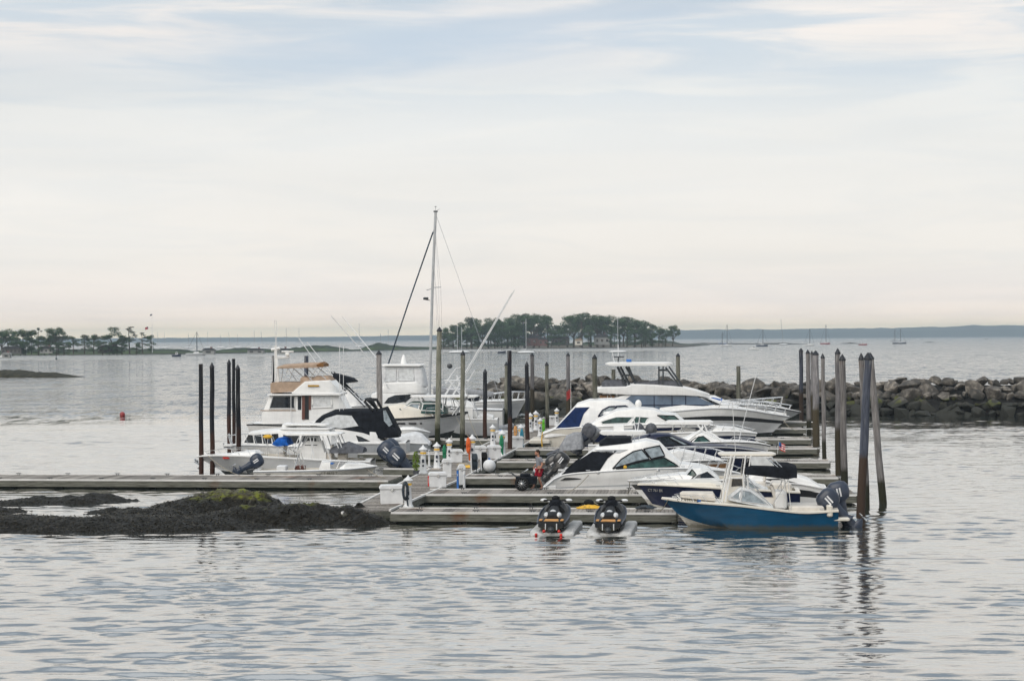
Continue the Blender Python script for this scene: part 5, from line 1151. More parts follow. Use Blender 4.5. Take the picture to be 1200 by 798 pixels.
def ski_float(label,px,py,rz,m,reds):
    p=wp(px,py,.1); rt=empty('floating_dock',(p.x,p.y,.0),rz,label,'floating dock','drive-on floats under the jet skis')
    mb=MB(); hw=.86
    for sg in (-1,1):
        rings=[]
        for y,z0,z1,a,b_ in ((0,-.1,.04,.30,hw-.1),(.12,-.2,.13,.22,hw),(.5,-.2,.20,.2,hw),(3.6,-.2,.28,.2,hw),(3.7,-.1,.26,.25,hw-.05)):
            rings.append([Vector((sg*x,y,z)) for x,z in ((a,z0),(b_,z0),(b_,z1-.06),(b_-.06,z1),(a+.3,z1),(a,z1-.18))])
        mb.loft(rings)
    mb.box((0,1.9,-.02),(.7,3.2,.22)); mb.build('float_body',m,rt,smooth=35,bevel=.02)
    if reds:
        r_=MB()
        for x,z in ((-.58,.03),(.38,.02),(-.28,.16),(.3,.16)): r_.ell((x,-.05,z+.03),(.06,.05,.06),8,6)
        r_.build('red_reflector','red',rt)
    rl=MB()
    for sg in (-1,1): 
        for k in range(4): rl.tube([(sg*.2,.5+.8*k,.2),(sg*.34,.5+.8*k,.22)],.05,8)
    rl.build('roller','rubber',rt)
    return rt,p
js=jetski()
f1,p1=ski_float('beige drive-on float with red reflectors under the left jet ski',646,625,-.13,'float_pale',True)
f2,p2=ski_float('light grey drive-on float under the right jet ski',713,625.5,-.13,'float_pale',False)
f1.location.x-= .0
for o,p,lab in ((js,p1,'black jet ski with tan boarding mat, on the float with red reflectors'),(copy_tree(js),p2,'black jet ski with tan boarding mat, on the light grey float nearer the teal boat')):
    o.location=(p.x+.0,p.y+.22,.13); o.rotation_euler=(R(2),0,-.13); o.scale=(.98,1.0,.96); tag(o,lab,'jet ski','jet skis at the nearest dock')
# ------------------------------------------------------------------ man
def man():
    p=wp(632,573.2,zd); rt=empty('person',(p.x,p.y,zd),0,'man in grey t-shirt and red shorts walking left along the dock, looking down','person')
    def skin(name,verts,edges,rad,m,sub=2,parent=rt):
        me=bpy.data.meshes.new(name); me.from_pydata([Vector(v) for v in verts],edges,[]); o=bpy.data.objects.new(name,me); COL.objects.link(o); o.parent=parent; me.materials.append(M[m])
        s=o.modifiers.new('skin','SKIN'); 
        for i,(sv,r_) in enumerate(zip(me.skin_vertices[0].data,rad)): sv.radius=r_ if isinstance(r_,tuple) else (r_,r_); sv.use_root=(i==0)
        s.use_smooth_shade=True; u=o.modifiers.new('sub','SUBSURF'); u.levels=sub; u.render_levels=sub; return o
    # facing -x (left), slightly to camera; x forward negative. walking
    V=[(0,0,.96),(0,0,1.15),(-.01,0,1.35),(-.03,0,1.50),(-.06,0,1.60),(-.10,0,1.70), #0-5 spine, neck, head
       (-.01,-.20,1.44),(.06,-.25,1.18),(-.06,-.26,.95),(-.02,.20,1.44),(.02,.25,1.2),(-.16,.2,1.08), #6-11 arms near (-y) and far
       (.0,-.10,.90),(-.05,-.11,.50),(.10,-.11,.10),(-.03,-.12,.035), #12-15 near leg
       (.0,.10,.90),(-.14,.10,.50),(-.24,.10,.10),(-.38,.10,.035)] #far leg forward
    E=[(0,1),(1,2),(2,3),(3,4),(4,5),(2,6),(6,7),(7,8),(2,9),(9,10),(10,11),(0,12),(12,13),(13,14),(14,15),(0,16),(16,17),(17,18),(18,19)]
    Rr=[(.13,.16),(.12,.15),(.13,.18),(.06,.06),(.06,.06),(.10,.085),.065,.045,.03,.065,.045,.03,.10,.062,.04,(.035,.03),.10,.062,.04,(.035,.03)]
    body=skin('body',V,E,Rr,'skin')
    # head shape, face, ears
    h=MB(); h.ell((-.085,0,1.70),(.105,.078,.125),14,10); h.ell((-.19,0,1.675),(.022,.014,.02),8,6); h.ell((-.17,0,1.62),(.03,.04,.03),8,6)
    for s in (-1,1): h.ell((-.07,s*.08,1.69),(.022,.012,.032),8,6)
    h.build('head','skin',rt,smooth=60)
    hr=MB(); hr.ell((-.065,0,1.745),(.112,.09,.10),14,8); hr.ell((-.03,0,1.70),(.09,.083,.09),12,8); hr.build('hair','hair',rt,smooth=60)
    ey=MB()
    for s in (-1,1): ey.ell((-.175,s*.033,1.705),(.008,.012,.008),6,4)
    ey.build('eye','rubber',rt)
    # hands with fingers
    for (c,dr) in (((-.07,-.26,.93),-1),((-.18,.2,1.06),1)):
        hd=MB(); hd.ell((c[0],c[1],c[2]-.04),(.028,.018,.05),8,6)
        for k in range(4):
            x=c[0]-.024+.016*k; hd.tube([(x,c[1],c[2]-.07),(x-.006,c[1],c[2]-.115+.004*abs(k-1)),(x-.02,c[1]+.004,c[2]-.145+.006*abs(k-1))],.009,5,r2=.007)
        hd.tube([(c[0]-.022,c[1],c[2]-.03),(c[0]-.045,c[1]-.01*dr,c[2]-.06),(c[0]-.05,c[1]-.01*dr,c[2]-.085)],.010,5,r2=.008); hd.build('hand','skin',rt)
    shirt=skin('shirt',[(0,0,.98),(0,0,1.15),(-.01,0,1.35),(-.02,0,1.47),(-.01,-.20,1.44),(.045,-.245,1.24),(-.02,.20,1.44),(.01,.245,1.25)],[(0,1),(1,2),(2,3),(2,4),(4,5),(2,6),(6,7)],[(.155,.185),(.145,.175),(.15,.205),(.08,.09),(.09,.09),(.075,.075),(.09,.09),(.075,.075)],'shirt_grey')
    shorts=skin('shorts',[(0,0,.96),(0,-.10,.86),(-.04,-.115,.56),(0,.10,.86),(-.12,.105,.56)],[(0,1),(1,2),(0,3),(3,4)],[(.15,.18),(.125,.125),(.11,.11),(.125,.125),(.11,.11)],'shorts_red')
    for (x,y) in ((-.0,-.12),(-.33,.10)):
        f=MB(); f.box((x-.02,y,.012),(.27,.1,.024),ch=.01); f.build('flip_flop','rubber',rt)
    rt.scale=(1.05,1.05,1.02); rt.rotation_euler=(0,0,R(18)); return rt
man()
# ------------------------------------------------------------------ mooring lines, fenders
def mline(a,b,sag,label,m='rope'):
    A=wp(*a[:2],a[2]) if len(a)==3 else at(a[0],a[1],a[3]); 
    Bp=wp(*b[:2],b[2]) if len(b)==3 else at(b[0],b[1],b[3]); 
    rt=MB(); pts=[]
    for i in range(11):
        t=i/10; p=A.lerp(Bp,t); p.z-=sag*4*t*(1-t); pts.append(p-A)
    rt.tube(pts,.018,5); o=rt.build('dock_line',m); o.location=A; tag(o,label,'rope','mooring lines between boats and docks')
for a,b,s_,lab in (
 ((783,585,0,79.4),(770,598,.5),.15,'mooring line from the bow of the teal boat to the nearest finger dock'),
 ((738,565,0,88.3),(735,577,.5),.2,'mooring line from the white bowrider bow to the long finger dock'),
 ((690,556,0,95.7),(665,577,.5),.1,'mooring line from the black-canvas cruiser to the long finger dock'),
 ((820,551,0,95.5),(840,576,.5),.15,'mooring line by the bow of the black-canvas cruiser'),
 ((535,489,0,147),(556,516,.5),.3,'mooring line slanting down from the cream decked bow'),
 ((548,484,0,148),(575,528,.5),.6,'long mooring line from the cream decked bow to the walkway'),
 ((244,534,0,110.2),(300,560,.5),.3,'mooring line from the long white boat to the approach dock'),
 ((430,549,0,106.2),(452,560,.5),.1,'mooring line from the skiff bow to the approach dock'),
 ((915,488,0,152),(935,504,.5),.3,'mooring line from the big yacht bow to the dock end')):
    mline(a,b,s_,lab)
# ------------------------------------------------------------------ foreground rocky shore (weed covered), heightfield
def nz(x,y,z=0): return mn.noise(Vector((x,y,z)))
def fbm(x,y,o=4):
    s=0;a=1;f=1
    for _ in range(o): s+=a*nz(x*f,y*f,3.1); a*=.5; f*=2.03
    return s
lumps=[] # centre px,py (water plane), radius x m, radius y m, height
for (px,py,rx,ry,h) in ((-60,612,5,2.6,.42),(30,618,5.5,2.0,.36),(110,619,4.5,1.7,.34),(172,611,3.0,2.3,.48),(200,618,4,2.0,.42),(235,603,3.0,3.0,.75),(286,602,1.9,2.2,1.02),(258,601,2.3,2.4,.98),(306,603,1.3,1.8,.86),(300,612,3.0,1.9,.62),(340,611,2.6,1.9,.68),(372,610,2.2,1.8,.62),(405,611,1.8,1.5,.58),(430,614,1.1,1.0,.42),(60,588.5,2.8,1.3,.22),(108,588,1.6,1.0,.34),(20,591,1.2,.6,.12),(135,600,1.3,.8,.2),(418,607,.55,.45,.62),(297,608,.5,.5,.95),(-15,600,1.6,1.0,.2)):
    c=wp(px,py,0); lumps.append((c.x,c.y,rx,ry,h))
def shore_h(x,y):
    wx=x+.5*nz(x*.5,y*.5,1); wy=y+.5*nz(x*.5,y*.5,7); s=0
    for cx,cy,rx,ry,h in lumps:
        d=((wx-cx)/rx)**2+((wy-cy)/ry)**2
        if d<4: s=max(s,h*(1-d**.8) if d<1 else -.35*min(1,(d-1))) if s>0 or d<1 else max(s,-.3)
        # smooth union
    t=0
    for cx,cy,rx,ry,h in lumps:
        d=((wx-cx)/rx)**2+((wy-cy)/ry)**2
        if d<6: t+=math.exp(9*(h*1.05*(1-d**.75) if d<1 else -.5*(d-1)*h))
    z=math.log(t+.015)/9
    z+= .13*fbm(x*1.1,y*1.3,3)+.06*abs(nz(x*4,y*4,2))+.05*nz(x*9,y*9,5)
    return z
def heightfield(name,x0,x1,y0,y1,step,fn,m,kind='structure',cut=-.45,label=None):
    nx=int((x1-x0)/step); ny=int((y1-y0)/step); idx={}; vs=[]; fs=[]
    for j in range(ny+1):
        for i in range(nx+1):
            x=x0+i*step; y=y0+j*step; z=fn(x,y)
            if z>cut: idx[(i,j)]=len(vs); vs.append((x,y,z))
    for j in range(ny):
        for i in range(nx):
            q=[(i,j),(i+1,j),(i+1,j+1),(i,j+1)]
            if all(k in idx for k in q): fs.append(tuple(idx[k] for k in q))
    me=bpy.data.meshes.new(name); me.from_pydata(vs,[],fs); me.materials.append(M[m]); me.polygons.foreach_set('use_smooth',[True]*len(fs)); o=bpy.data.objects.new(name,me); COL.objects.link(o)
    tag(o,label,None,None,kind); return o
# weed/rock/moss material: weed below, stone and moss above a ragged height
m=bpy.data.materials.new('shore_rock'); m.use_nodes=True; nt=m.node_tree; b_=nt.nodes['Principled BSDF']; b_.inputs['Roughness'].default_value=.42; b_.inputs['Specular IOR Level'].default_value=.2
geo=_n(nt,'ShaderNodeNewGeometry'); sx=_n(nt,'ShaderNodeSeparateXYZ'); nt.links.new(geo.outputs['Position'],sx.inputs[0])
na=_n(nt,'ShaderNodeTexNoise'); na.inputs['Scale'].default_value=9; na.inputs['Detail'].default_value=8; na.inputs['Roughness'].default_value=.75; nt.links.new(geo.outputs['Position'],na.inputs['Vector'])
ca=_n(nt,'ShaderNodeValToRGB'); e=ca.color_ramp.elements; e[0].position=.34; e[0].color=(.004,.004,.003,1); e[1].position=.74; e[1].color=(.11,.095,.065,1); x_=e.new(.56); x_.color=(.018,.016,.011,1); nt.links.new(na.outputs[0],ca.inputs[0])
nb=_n(nt,'ShaderNodeTexNoise'); nb.inputs['Scale'].default_value=2.2; nb.inputs['Detail'].default_value=6; nt.links.new(geo.outputs['Position'],nb.inputs['Vector'])
cb=_n(nt,'ShaderNodeValToRGB'); e=cb.color_ramp.elements; e[0].position=.40; e[0].color=(.085,.075,.045,1); e[1].position=.58; e[1].color=(.17,.19,.025,1); x_=e.new(.50); x_.color=(.12,.115,.045,1)
nt.links.new(nb.outputs[0],cb.inputs[0])
am=_n(nt,'ShaderNodeMath',operation='MULTIPLY_ADD'); am.inputs[1].default_value=.7; nt.links.new(nb.outputs[0],am.inputs[0]); nt.links.new(sx.outputs[2],am.inputs[2])
mr=_n(nt,'ShaderNodeMapRange'); mr.inputs[1].default_value=1.02; mr.inputs[2].default_value=1.22; nt.links.new(am.outputs[0],mr.inputs[0])
mx=_n(nt,'ShaderNodeMix',data_type='RGBA'); nt.links.new(mr.outputs[0],mx.inputs['Factor']); nt.links.new(ca.outputs[0],mx.inputs['A']); nt.links.new(cb.outputs[0],mx.inputs['B']); nt.links.new(mx.outputs['Result'],b_.inputs['Base Color'])
bp=_n(nt,'ShaderNodeBump'); bp.inputs['Strength'].default_value=1; bp.inputs['Distance'].default_value=.12; nt.links.new(na.outputs[0],bp.inputs['Height']); nt.links.new(bp.outputs[0],b_.inputs['Normal'])
M['shore_rock']=m
heightfield('rocky_shore',-25.5,-3.6,74.5,94.5,.075,shore_h,'shore_rock',label='low dark ledge of seaweed covered rock')
# ragged seaweed fronds lying on it
mb=MB(); rs=random.Random(11)
for i in range(26000):
    x=rs.uniform(-25,-4); y=rs.uniform(76,93); z=shore_h(x,y)
    if z<.03 or z>1.0: continue
    a=rs.uniform(0,6.28); l=rs.uniform(.05,.17); d=Vector((math.cos(a)*l,math.sin(a)*l,rs.uniform(-.02,.05))); e_=Vector((-math.sin(a),math.cos(a),0))*rs.uniform(.015,.04); c=Vector((x,y,z+rs.uniform(.005,.05)))
    mb.add([c-e_,c+e_,c+d+e_*.4,c+d-e_*.4],[(0,1,2,3)])
mat('weed',(.014,.012,.008),.45,var=.5,scale=14,col2=(.075,.062,.035))
o=mb.build('seaweed','weed',fix=False,smooth=0); tag(o,'tangled dark brown seaweed covering the low rocks',None,None,'stuff')
# small mossy rock island at far left and low skerries
def skerry(px0,px1,py,h,label,seed,hs=None,dep=8,m='shore_rock',name='rock_ledge'):
    a=wp(px0,py,0); b=wp(px1,py,0); rs=random.Random(seed); n=60; mb=MB(); rings=[]
    for i in range(n+1):
        t=i/n; x=a.x+(b.x-a.x)*t; y=a.y+(b.y-a.y)*t; hh=lerp(hs,t)*h*(1+.35*nz(t*9+seed,seed)+.2*nz(t*30,seed)); hh=max(.02,hh)
        rings.append([Vector((x,y-.5,-.4)),Vector((x,y+.2+nz(t*14,2),.25*hh)),Vector((x,y+dep*.25,hh*.75)),Vector((x,y+dep*.5,hh)),Vector((x,y+dep*.8,hh*.7)),Vector((x,y+dep,-.4))])
    mb.loft(rings,closed=False); o=mb.build(name,m,smooth=20); return tag(o,label,None,None,'structure')
mat('ledge_rock',(.035,.034,.024),.9,var=.5,scale=1.2,bump=.8,col2=(.065,.06,.035))
skerry(-40,86,442.5,1.6,'low mossy rock ledge at the left edge of the water',1,[(0,1.0),(.45,.95),(.62,.6),(.75,.65),(.9,.22),(1,.05)],14,'ledge_rock')
M_=M
mat('far_rock',(.075,.07,.062),.9,var=.3,scale=.4)
skerry(800,950,403.5,1.6,'distant low rocky reef right of the wooded island',4,[(0,.2),(.2,.9),(.5,.6),(.8,.9),(1,.1)],15,'far_rock','reef')
skerry(985,1010,402.8,1.2,'small distant reef near the pink boat',5,[(0,.2),(.5,1),(1,.1)],10,'far_rock','reef')
skerry(1083,1098,401.5,.9,'tiny distant reef at right',6,[(0,.2),(.5,1),(1,.1)],8,'far_rock','reef')
# ------------------------------------------------------------------ breakwater
bwL=wp(505,488,0); bwL=Vector((-9.0,205,0)); bwR=Vector((62,181,0)); bd=(bwR-bwL).normalized(); bn=Vector((-bd.y,bd.x,0)); BL=(bwR-bwL).length
mb=MB(); rings=[]
for i in range(61):
    t=i/60; p=bwL+bd*(BL*t); hh=2.75*(min(1,t/.10)**.6)
    rings.append([p+bn*0+Vector((0,0,-1)),p+bn*1.4+Vector((0,0,hh*.42)),p+bn*3.0+Vector((0,0,hh*.80)),p+bn*4.2+Vector((0,0,hh)),p+bn*6.2+Vector((0,0,hh)),p+bn*10+Vector((0,0,-1))])
mat('core_gap_shade',(.02,.02,.02),.95,var=.3)  # near-black mound colour stands in for shade between the boulders
mb.loft(rings,closed=False); tag(mb.build('breakwater_core','core_gap_shade',smooth=0),'rubble mound beneath the breakwater stones, coloured dark for shade in the gaps',None,None,'structure')
def boulder(seed):
    rs=random.Random(seed); bm=bmesh.new()
    for _ in range(11):
        v=Vector((rs.gauss(0,1),rs.gauss(0,1),rs.gauss(0,1))).normalized()*rs.uniform(.85,1.04); bm.verts.new((v.x*.95,v.y*.7,v.z*.56))
    bmesh.ops.convex_hull(bm,input=bm.verts); 
    for v in [v for v in bm.verts if not v.link_faces]: bm.verts.remove(v)
    bmesh.ops.bevel(bm,geom=list(bm.edges),offset=.05,segments=1,affect='EDGES',clamp_overlap=True); bmesh.ops.triangulate(bm,faces=bm.faces)
    me=bpy.data.meshes.new('boulder'); bm.to_mesh(me); bm.free(); me.materials.append(M['rock']); me.polygons.foreach_set('use_smooth',[True]*len(me.polygons)); me.set_sharp_from_angle(angle=R(28)); return me
bms=[boulder(100+i) for i in range(16)]
rs=random.Random(5); k=0
rows=[(.1,.1,.82),(1.0,.95,.85),(2.0,1.75,.85),(3.1,2.45,.85),(4.6,3.0,.80)]
for ri,(off,z,s0) in enumerate(rows):
    s=rs.uniform(0,.5)
    while s<BL:
        sc=s0*rs.choice((.55,.7,.85,1.0,1.2,1.6,1.9))*rs.uniform(.9,1.1)*(.85 if ri==4 else 1); t=s/BL; env=min(1,(t/.10))**.6 if t<.10 else 1
        zz=z*env
        if ri==4 : zz-= .0 if t>.62 or t<.3 else .45
        p=bwL+bd*(s+sc*.6)+bn*(off+rs.uniform(-.25,.3))
        if env>.25 or ri<2:
            o=bpy.data.objects.new('boulder',rs.choice(bms)); COL.objects.link(o); o.location=(p.x,p.y,zz+rs.uniform(-.15,.18)); o.scale=(sc*rs.uniform(1.05,1.4),sc*1.25,sc*rs.uniform(1.0,1.35)); o.rotation_euler=(rs.uniform(-.4,.4),rs.uniform(-.35,.35),rs.uniform(0,6.28))
            tag(o,['weed-darkened boulder in the lowest course at the waterline of the breakwater','dark grey boulder in the second course up of the breakwater','grey angular boulder in the middle course of the breakwater','grey angular boulder just under the crest of the breakwater','pale grey boulder on the crest of the breakwater'][ri],'boulder',['boulders at the breakwater waterline','boulders of the second breakwater course','boulders of the middle breakwater course','boulders under the breakwater crest','boulders on the breakwater crest'][ri]); k+=1
        s+=sc*1.12
print('boulders',k)
# ------------------------------------------------------------------ islands and land
def land(name,pxs,py,hfun,depth,mats,label,seed=0,n=90,bank=3):
    """long low land; front shoreline follows photo waterline py(px); profile: shore - bank - top"""
    mb=MB(); rings=[]; a=pxs[0]; b=pxs[1]
    for i in range(n+1):
        px=a+(b-a)*i/n; p=wp(px,lerp(py,px),0); h=max(.1,lerp(hfun,px)*(1+.15*nz(px*.12,seed)+.12*nz(px*.5,seed)))
        e=min(1,(i/n)*12,(1-i/n)*12); dd=depth*(.25+.75*e)
        rings.append([Vector((p.x,p.y,-.3)),Vector((p.x,p.y+1.5,.45*min(1,h))),Vector((p.x,p.y+dd*.16,h*.45)),Vector((p.x,p.y+dd*.34,h*.6)),Vector((p.x,p.y+dd*.5,h)),Vector((p.x,p.y+dd*.75,h*.9)),Vector((p.x,p.y+dd,-.3))])
    mb.loft(rings,closed=False,mis=[0,1,1,2,2,2]); return tag(mb.build(name,mats,smooth=30),label,None,None,'structure')
land('left_headland',(-230,520),[(-230,418.5),(0,417),(200,415.5),(420,411.5),(520,409.5)],[(-230,3.2),(0,3.0),(160,3.0),(200,2.6),(215,1.7),(240,1.6),(270,3.0),(300,2.4),(320,1.3),(350,3.4),(372,4.0),(392,2.4),(405,1.0),(415,.8),(425,3.0),(440,5.0),(455,3.4),(470,2.4),(520,1.6)],60,['far_rock','marsh_grass','scrub'],'low green marshy headland stretching in from the left',2,n=180)
isl=land('wooded_island_ground',(500,832),[(500,409.8),(600,409.0),(700,408.2),(800,407),(832,404.5)],[(500,1.5),(520,2.2),(560,2.6),(640,3.6),(700,4.2),(760,4.6),(785,5.2),(800,3.2),(815,1.6),(832,.4)],80,['far_rock','mud','scrub'],'low rocky ground of the wooded island',3,n=90)
# grassy strip at island's left
land('island_meadow',(508,700),[(508,409.6),(700,408.1)],[(508,1.4),(560,1.8),(650,2.4),(700,2.9)],26,['mud','marsh_grass','marsh_grass'],'grassy bank along the left half of the island shore',8,n=50)
# trees
def tree_mesh(kind,seed):
    """unit-free: builds a tree 10 m high; returns (crown mesh, trunk mesh)"""
    rs=random.Random(seed); tr=MB(); cr=MB(); clumps=[]
    if kind=='oak':
        fork=rs.uniform(2.2,3.6); tr.tube([(0,0,-.5),(rs.uniform(-.1,.1),0,fork*.5),(rs.uniform(-.3,.3),rs.uniform(-.2,.2),fork)],.30,7,r2=.2)
        nb=rs.randint(6,9)
        for k in range(nb):
            a=2*math.pi*k/nb+rs.uniform(-.4,.4); rad=rs.uniform(1.4,3.6); z=rs.uniform(5.2,8.8)-rad*.35
            e_=Vector((rad*math.cos(a),rad*math.sin(a),z)); s=Vector((0,0,fork*rs.uniform(.8,1))); mid=s.lerp(e_,.5)+Vector((0,0,.5))
            tr.tube([s,mid,e_],.12,5,r2=.04); clumps.append((e_,rs.uniform(.85,1.5)))
            clumps.append((mid.lerp(e_,.6)+Vector((rs.uniform(-.5,.5),rs.uniform(-.5,.5),.5)),rs.uniform(.7,1.2)))
        clumps.append((Vector((rs.uniform(-.5,.5),0,8.3)),1.5)); clumps.append((Vector((rs.uniform(-1,1),rs.uniform(-.6,.6),6.8)),1.5))
    elif kind=='round':
        tr.tube([(0,0,-.5),(.05,0,3),(0,.1,7)],.25,7,r2=.08)
        for k in range(15):
            a=rs.uniform(0,6.28); z=rs.uniform(1.2,8.8); rad=3.0*math.sin(max(.2,min(1,(z+.3)/9.6))*math.pi)**.6*rs.uniform(.3,.9)
            c=Vector((rad*math.cos(a),rad*math.sin(a),z)); clumps.append((c,rs.uniform(.9,1.5))); tr.tube([(0,0,z*.7),c],.07,4,r2=.03)
    else: # pine with flat layered branches and gaps
        tr.tube([(0,0,-.5),(rs.uniform(-.2,.2),0,5),(rs.uniform(-.4,.4),0,9.6)],.24,7,r2=.05)
        for k in range(11):
            z=3.4+k*.58; a=rs.uniform(0,6.28); rad=(9.8-z)*.42*rs.uniform(.5,1.1)+.4
            c=Vector((rad*math.cos(a),rad*math.sin(a),z+rs.uniform(0,.4))); clumps.append((c,rs.uniform(.5,.95))); tr.tube([(0,0,z),c],.06,4,r2=.02)
        clumps.append((Vector((0,0,9.5)),.6))
    for c,r_ in clumps:
        n=int(190*r_*r_)
        for _ in range(n):
            v=Vector((rs.gauss(0,1),rs.gauss(0,1),rs.gauss(0,1))).normalized()*r_*rs.uniform(.45,1.08)
            v.z*=.62 if kind!='pine' else .38
            p=c+v; q=Vector((rs.uniform(-1,1),rs.uniform(-1,1),rs.uniform(-.6,.6))).normalized(); w=q.cross(Vector((rs.uniform(-1,1),rs.uniform(-1,1),1))).normalized(); s=rs.uniform(.09,.20)
            cr.add([p-q*s,p+w*s*.7,p+q*s,p-w*s*.7],[(0,1,2,3)])
    a=bpy.data.meshes.new('crown'); a.from_pydata(cr.v,[],cr.f); a.materials.append(M['leaves_pine' if kind=='pine' else 'leaves'])
    t=bpy.data.meshes.new('trunk'); t.from_pydata(tr.v,[],tr.f); t.materials.append(M['bark']); return a,t
TM={k:[tree_mesh(k,s) for s in range(4)] for k in ('oak','round','pine')}
def tree(px,pybase,ptop,Y,kind,label,group,wd=1.0,z0=None,lean=0):
    b=at(px,pybase,Y); z=b.z if z0 is None else z0; top=at(px,ptop,Y).z; h=(top-z)/9.6
    a,t=rnd.choice(TM[kind]); rt=empty('pine_tree' if kind=='pine' else 'tree',(b.x,Y,z),rnd.uniform(0,6.28),label,'tree',group); rt.scale=(h*wd,h*wd,h)
    for n_,me in (('crown',a),('trunk',t)):
        o=bpy.data.objects.new(n_,me); COL.objects.link(o); o.parent=rt
    if lean: rt.rotation_euler=(0,lean,0)
G1='trees of the wooded island'
# island: (px, top px, width, kind)
isl_top=[(520,383),(530,379),(540,376),(552,371),(560,372),(572,370),(583,371),(595,370),(604,366),(615,366),(625,366),(632,367),(642,368),(665,367),(672,366),(682,366),(692,367),(700,367),(707,369),(716,368),(726,370),(735,371),(745,372),(754,374),(763,378),(772,382),(780,384)]
for i,(px,tp) in enumerate(isl_top):
    Y=rnd.uniform(1085,1130); sub=(px in (652,))
    lab='leafy tree at the left end of the wooded island' if px<560 else 'tall leafy tree in the left part of the island wood' if px<640 else 'tall leafy tree in the right part of the island wood, by the gap' if px<730 else 'lower leafy tree sloping down at the right end of the island wood'
    tree(px,402,tp+rnd.uniform(-.5,1.5),Y,'oak' if i%3 else 'round',lab,{'l':G1+', left end','t':G1+', left part'}.get(lab[0] if px<640 else '', G1+', right part') if px<730 else G1+', right end',rnd.uniform(.95,1.25),z0=3.0)
for px in range(524,775,26): # second row, deeper
    if 634<px<670: continue
    Y=rnd.uniform(1140,1165); tree(px+rnd.uniform(-3,3),402,lerp(isl_top,px)+rnd.uniform(2,6),Y,rnd.choice(('oak','round')),'leafy tree deeper inside the island wood',G1+', back row',rnd.uniform(1.0,1.3),z0=3.0)
for px in list(range(518,612,7))+[742,750,758,766,774]: tree(px+rnd.uniform(-2,2),402,lerp(isl_top,px)+rnd.uniform(9,15),rnd.uniform(1070,1080),'round','bushy tree on the near edge of the island wood','trees on the near edge of the island',rnd.uniform(1.2,1.7),z0=2.4)
for px in (655,646,690,720): tree(px,402,lerp(isl_top,px)+17,1078,'round','small bushy tree in front of the island cottages',G1+', low front trees',1.3,z0=3.2)
tree(788,403,379.5,1095,'oak','lone leaning tree at the right tip of the wooded island','lone island tree',.9,z0=3.0,lean=.12)
# headland trees (left)
G2='trees on the left headland'
for px,tp,k,w,lab in ((2,386,'oak',1.2,'tree at the very left edge of the headland'),(10,384,'oak',1.1,'rounded dark tree second from the left edge'),(27,384.5,'oak',1.3,'broad tree left of the sparse one on the headland'),(37,386,'round',1.0,'dark round tree among the left headland houses'),(45,384.5,'pine',1.0,'sparse see-through tree on the headland'),(58,383,'oak',1.25,'large broad tree left of the paired bushes'),(68,382,'oak',1.1,'tallest broad tree of the left headland group'),(86,392,'round',1.2,'light grey-green low tree on the headland'),(99,392,'round',1.3,'left one of the paired round bushy trees'),(110,391,'round',1.3,'right one of the paired round bushy trees'),(133,381.5,'oak',1.5,'big wide-crowned tree in the middle of the headland'),(152,383.5,'pine',1.4,'pine with layered branches right of the wide tree'),(167,390,'pine',1.4,'smaller pine near the flagpole'),(177,392,'round',1.0,'small dark tree under the flagpole')):
    tree(px,405,tp,rnd.uniform(800,812),k,lab,G2,w,z0=2.6)
for px,tp,w in ((24,398,1.6),(52,399,1.5),(66,400,1.8),(128,400,1.7),(137,399,1.5),(15,399,1.6),(75,399,1.8),(45,400,1.8),(120,400,1.7),(30,400,1.8),(143,401,2.0),(160,401,1.6)):
    tree(px,405,tp,790,'round','low shrubby bush at the foot of the headland trees','bushes on the left headland',w,z0=2.0)
# houses
def house(px,pyb,w,h,Y,wall,roof,label,group,z0=None,ridge=.35,wins=3):
    p=at(px,pyb,Y); z=z0 if z0 is not None else p.z; rt=empty('house',(p.x,Y,z),rnd.uniform(-.1,.1),label,'house',group); d=w*.7
    m=MB(); m.box((0,0,h/2),(w,d,h)); m.build('wall',wall,rt,smooth=0)
    r_=MB(); r_.prism([(-w/2-.4,h),(w/2+.4,h),(w/2*.55,h*(1+ridge)),(-w/2*.55,h*(1+ridge))],-d/2-.4,d/2+.4); ro=r_.build('roof',roof,rt,smooth=0)
    c=MB(); c.box((w*.2,0,h*(1+ridge)),(.8,.8,1.2)); c.build('chimney','brick_pink',ro)
    for k in range(wins):
        x=-w/2+w*(k+.5)/wins; q=MB(); q.box((x,-d/2-.03,h*.55),(w/wins*.42,.1,h*.34)); q.build('window','glass_dark',rt)
GH='cottages on the wooded island'
house(626,407,9,4.2,1085,'brick_pink','roof_dark','pinkish brick cottage at the island centre',GH,3.2); house(636,407,5,3.4,1082,'brick_pink','roof_dark','small pinkish outbuilding right of the brick cottage',GH,3.2,wins=2)
house(678,405,4,2.6,1082,'gel_cream','canvas_tan','tiny yellowish hut on the island',GH,3.4,wins=1); house(657,405,9,3.8,1088,'house_grey','roof_dark','dark grey cottage among the island trees',GH,3.4); house(705,405,8,4.2,1086,'house_white','roof_dark','white cottage on the right part of the island',GH,3.6)
GL='buildings on the left headland'
house(15,404,8,2.3,790,'house_grey','roof_dark','long grey house at the left edge of the headland',GL,2.4,wins=5); house(55,405,5,2.0,790,'house_white','roof_dark','small white house between the headland trees',GL,2.6); house(128,403,8,2.4,795,'house_grey','roof_dark','dark low house under the big wide tree',GL,2.4,wins=4); house(8,413,3,1.6,775,'house_white','house_white','tiny white shed by the headland shore',GL,.9,wins=1); house(245,412,5,2,860,'house_white','roof_dark','little pale hut far along the headland',GL,1.2,wins=1); house(300,411.5,7,1.8,880,'house_white','roof_dark','low pale building far along the headland',GL,1.2,wins=2); house(332,410,5,2,885,'house_white','roof_dark','pale hut at the notch of the headland',GL,1.0,wins=1)
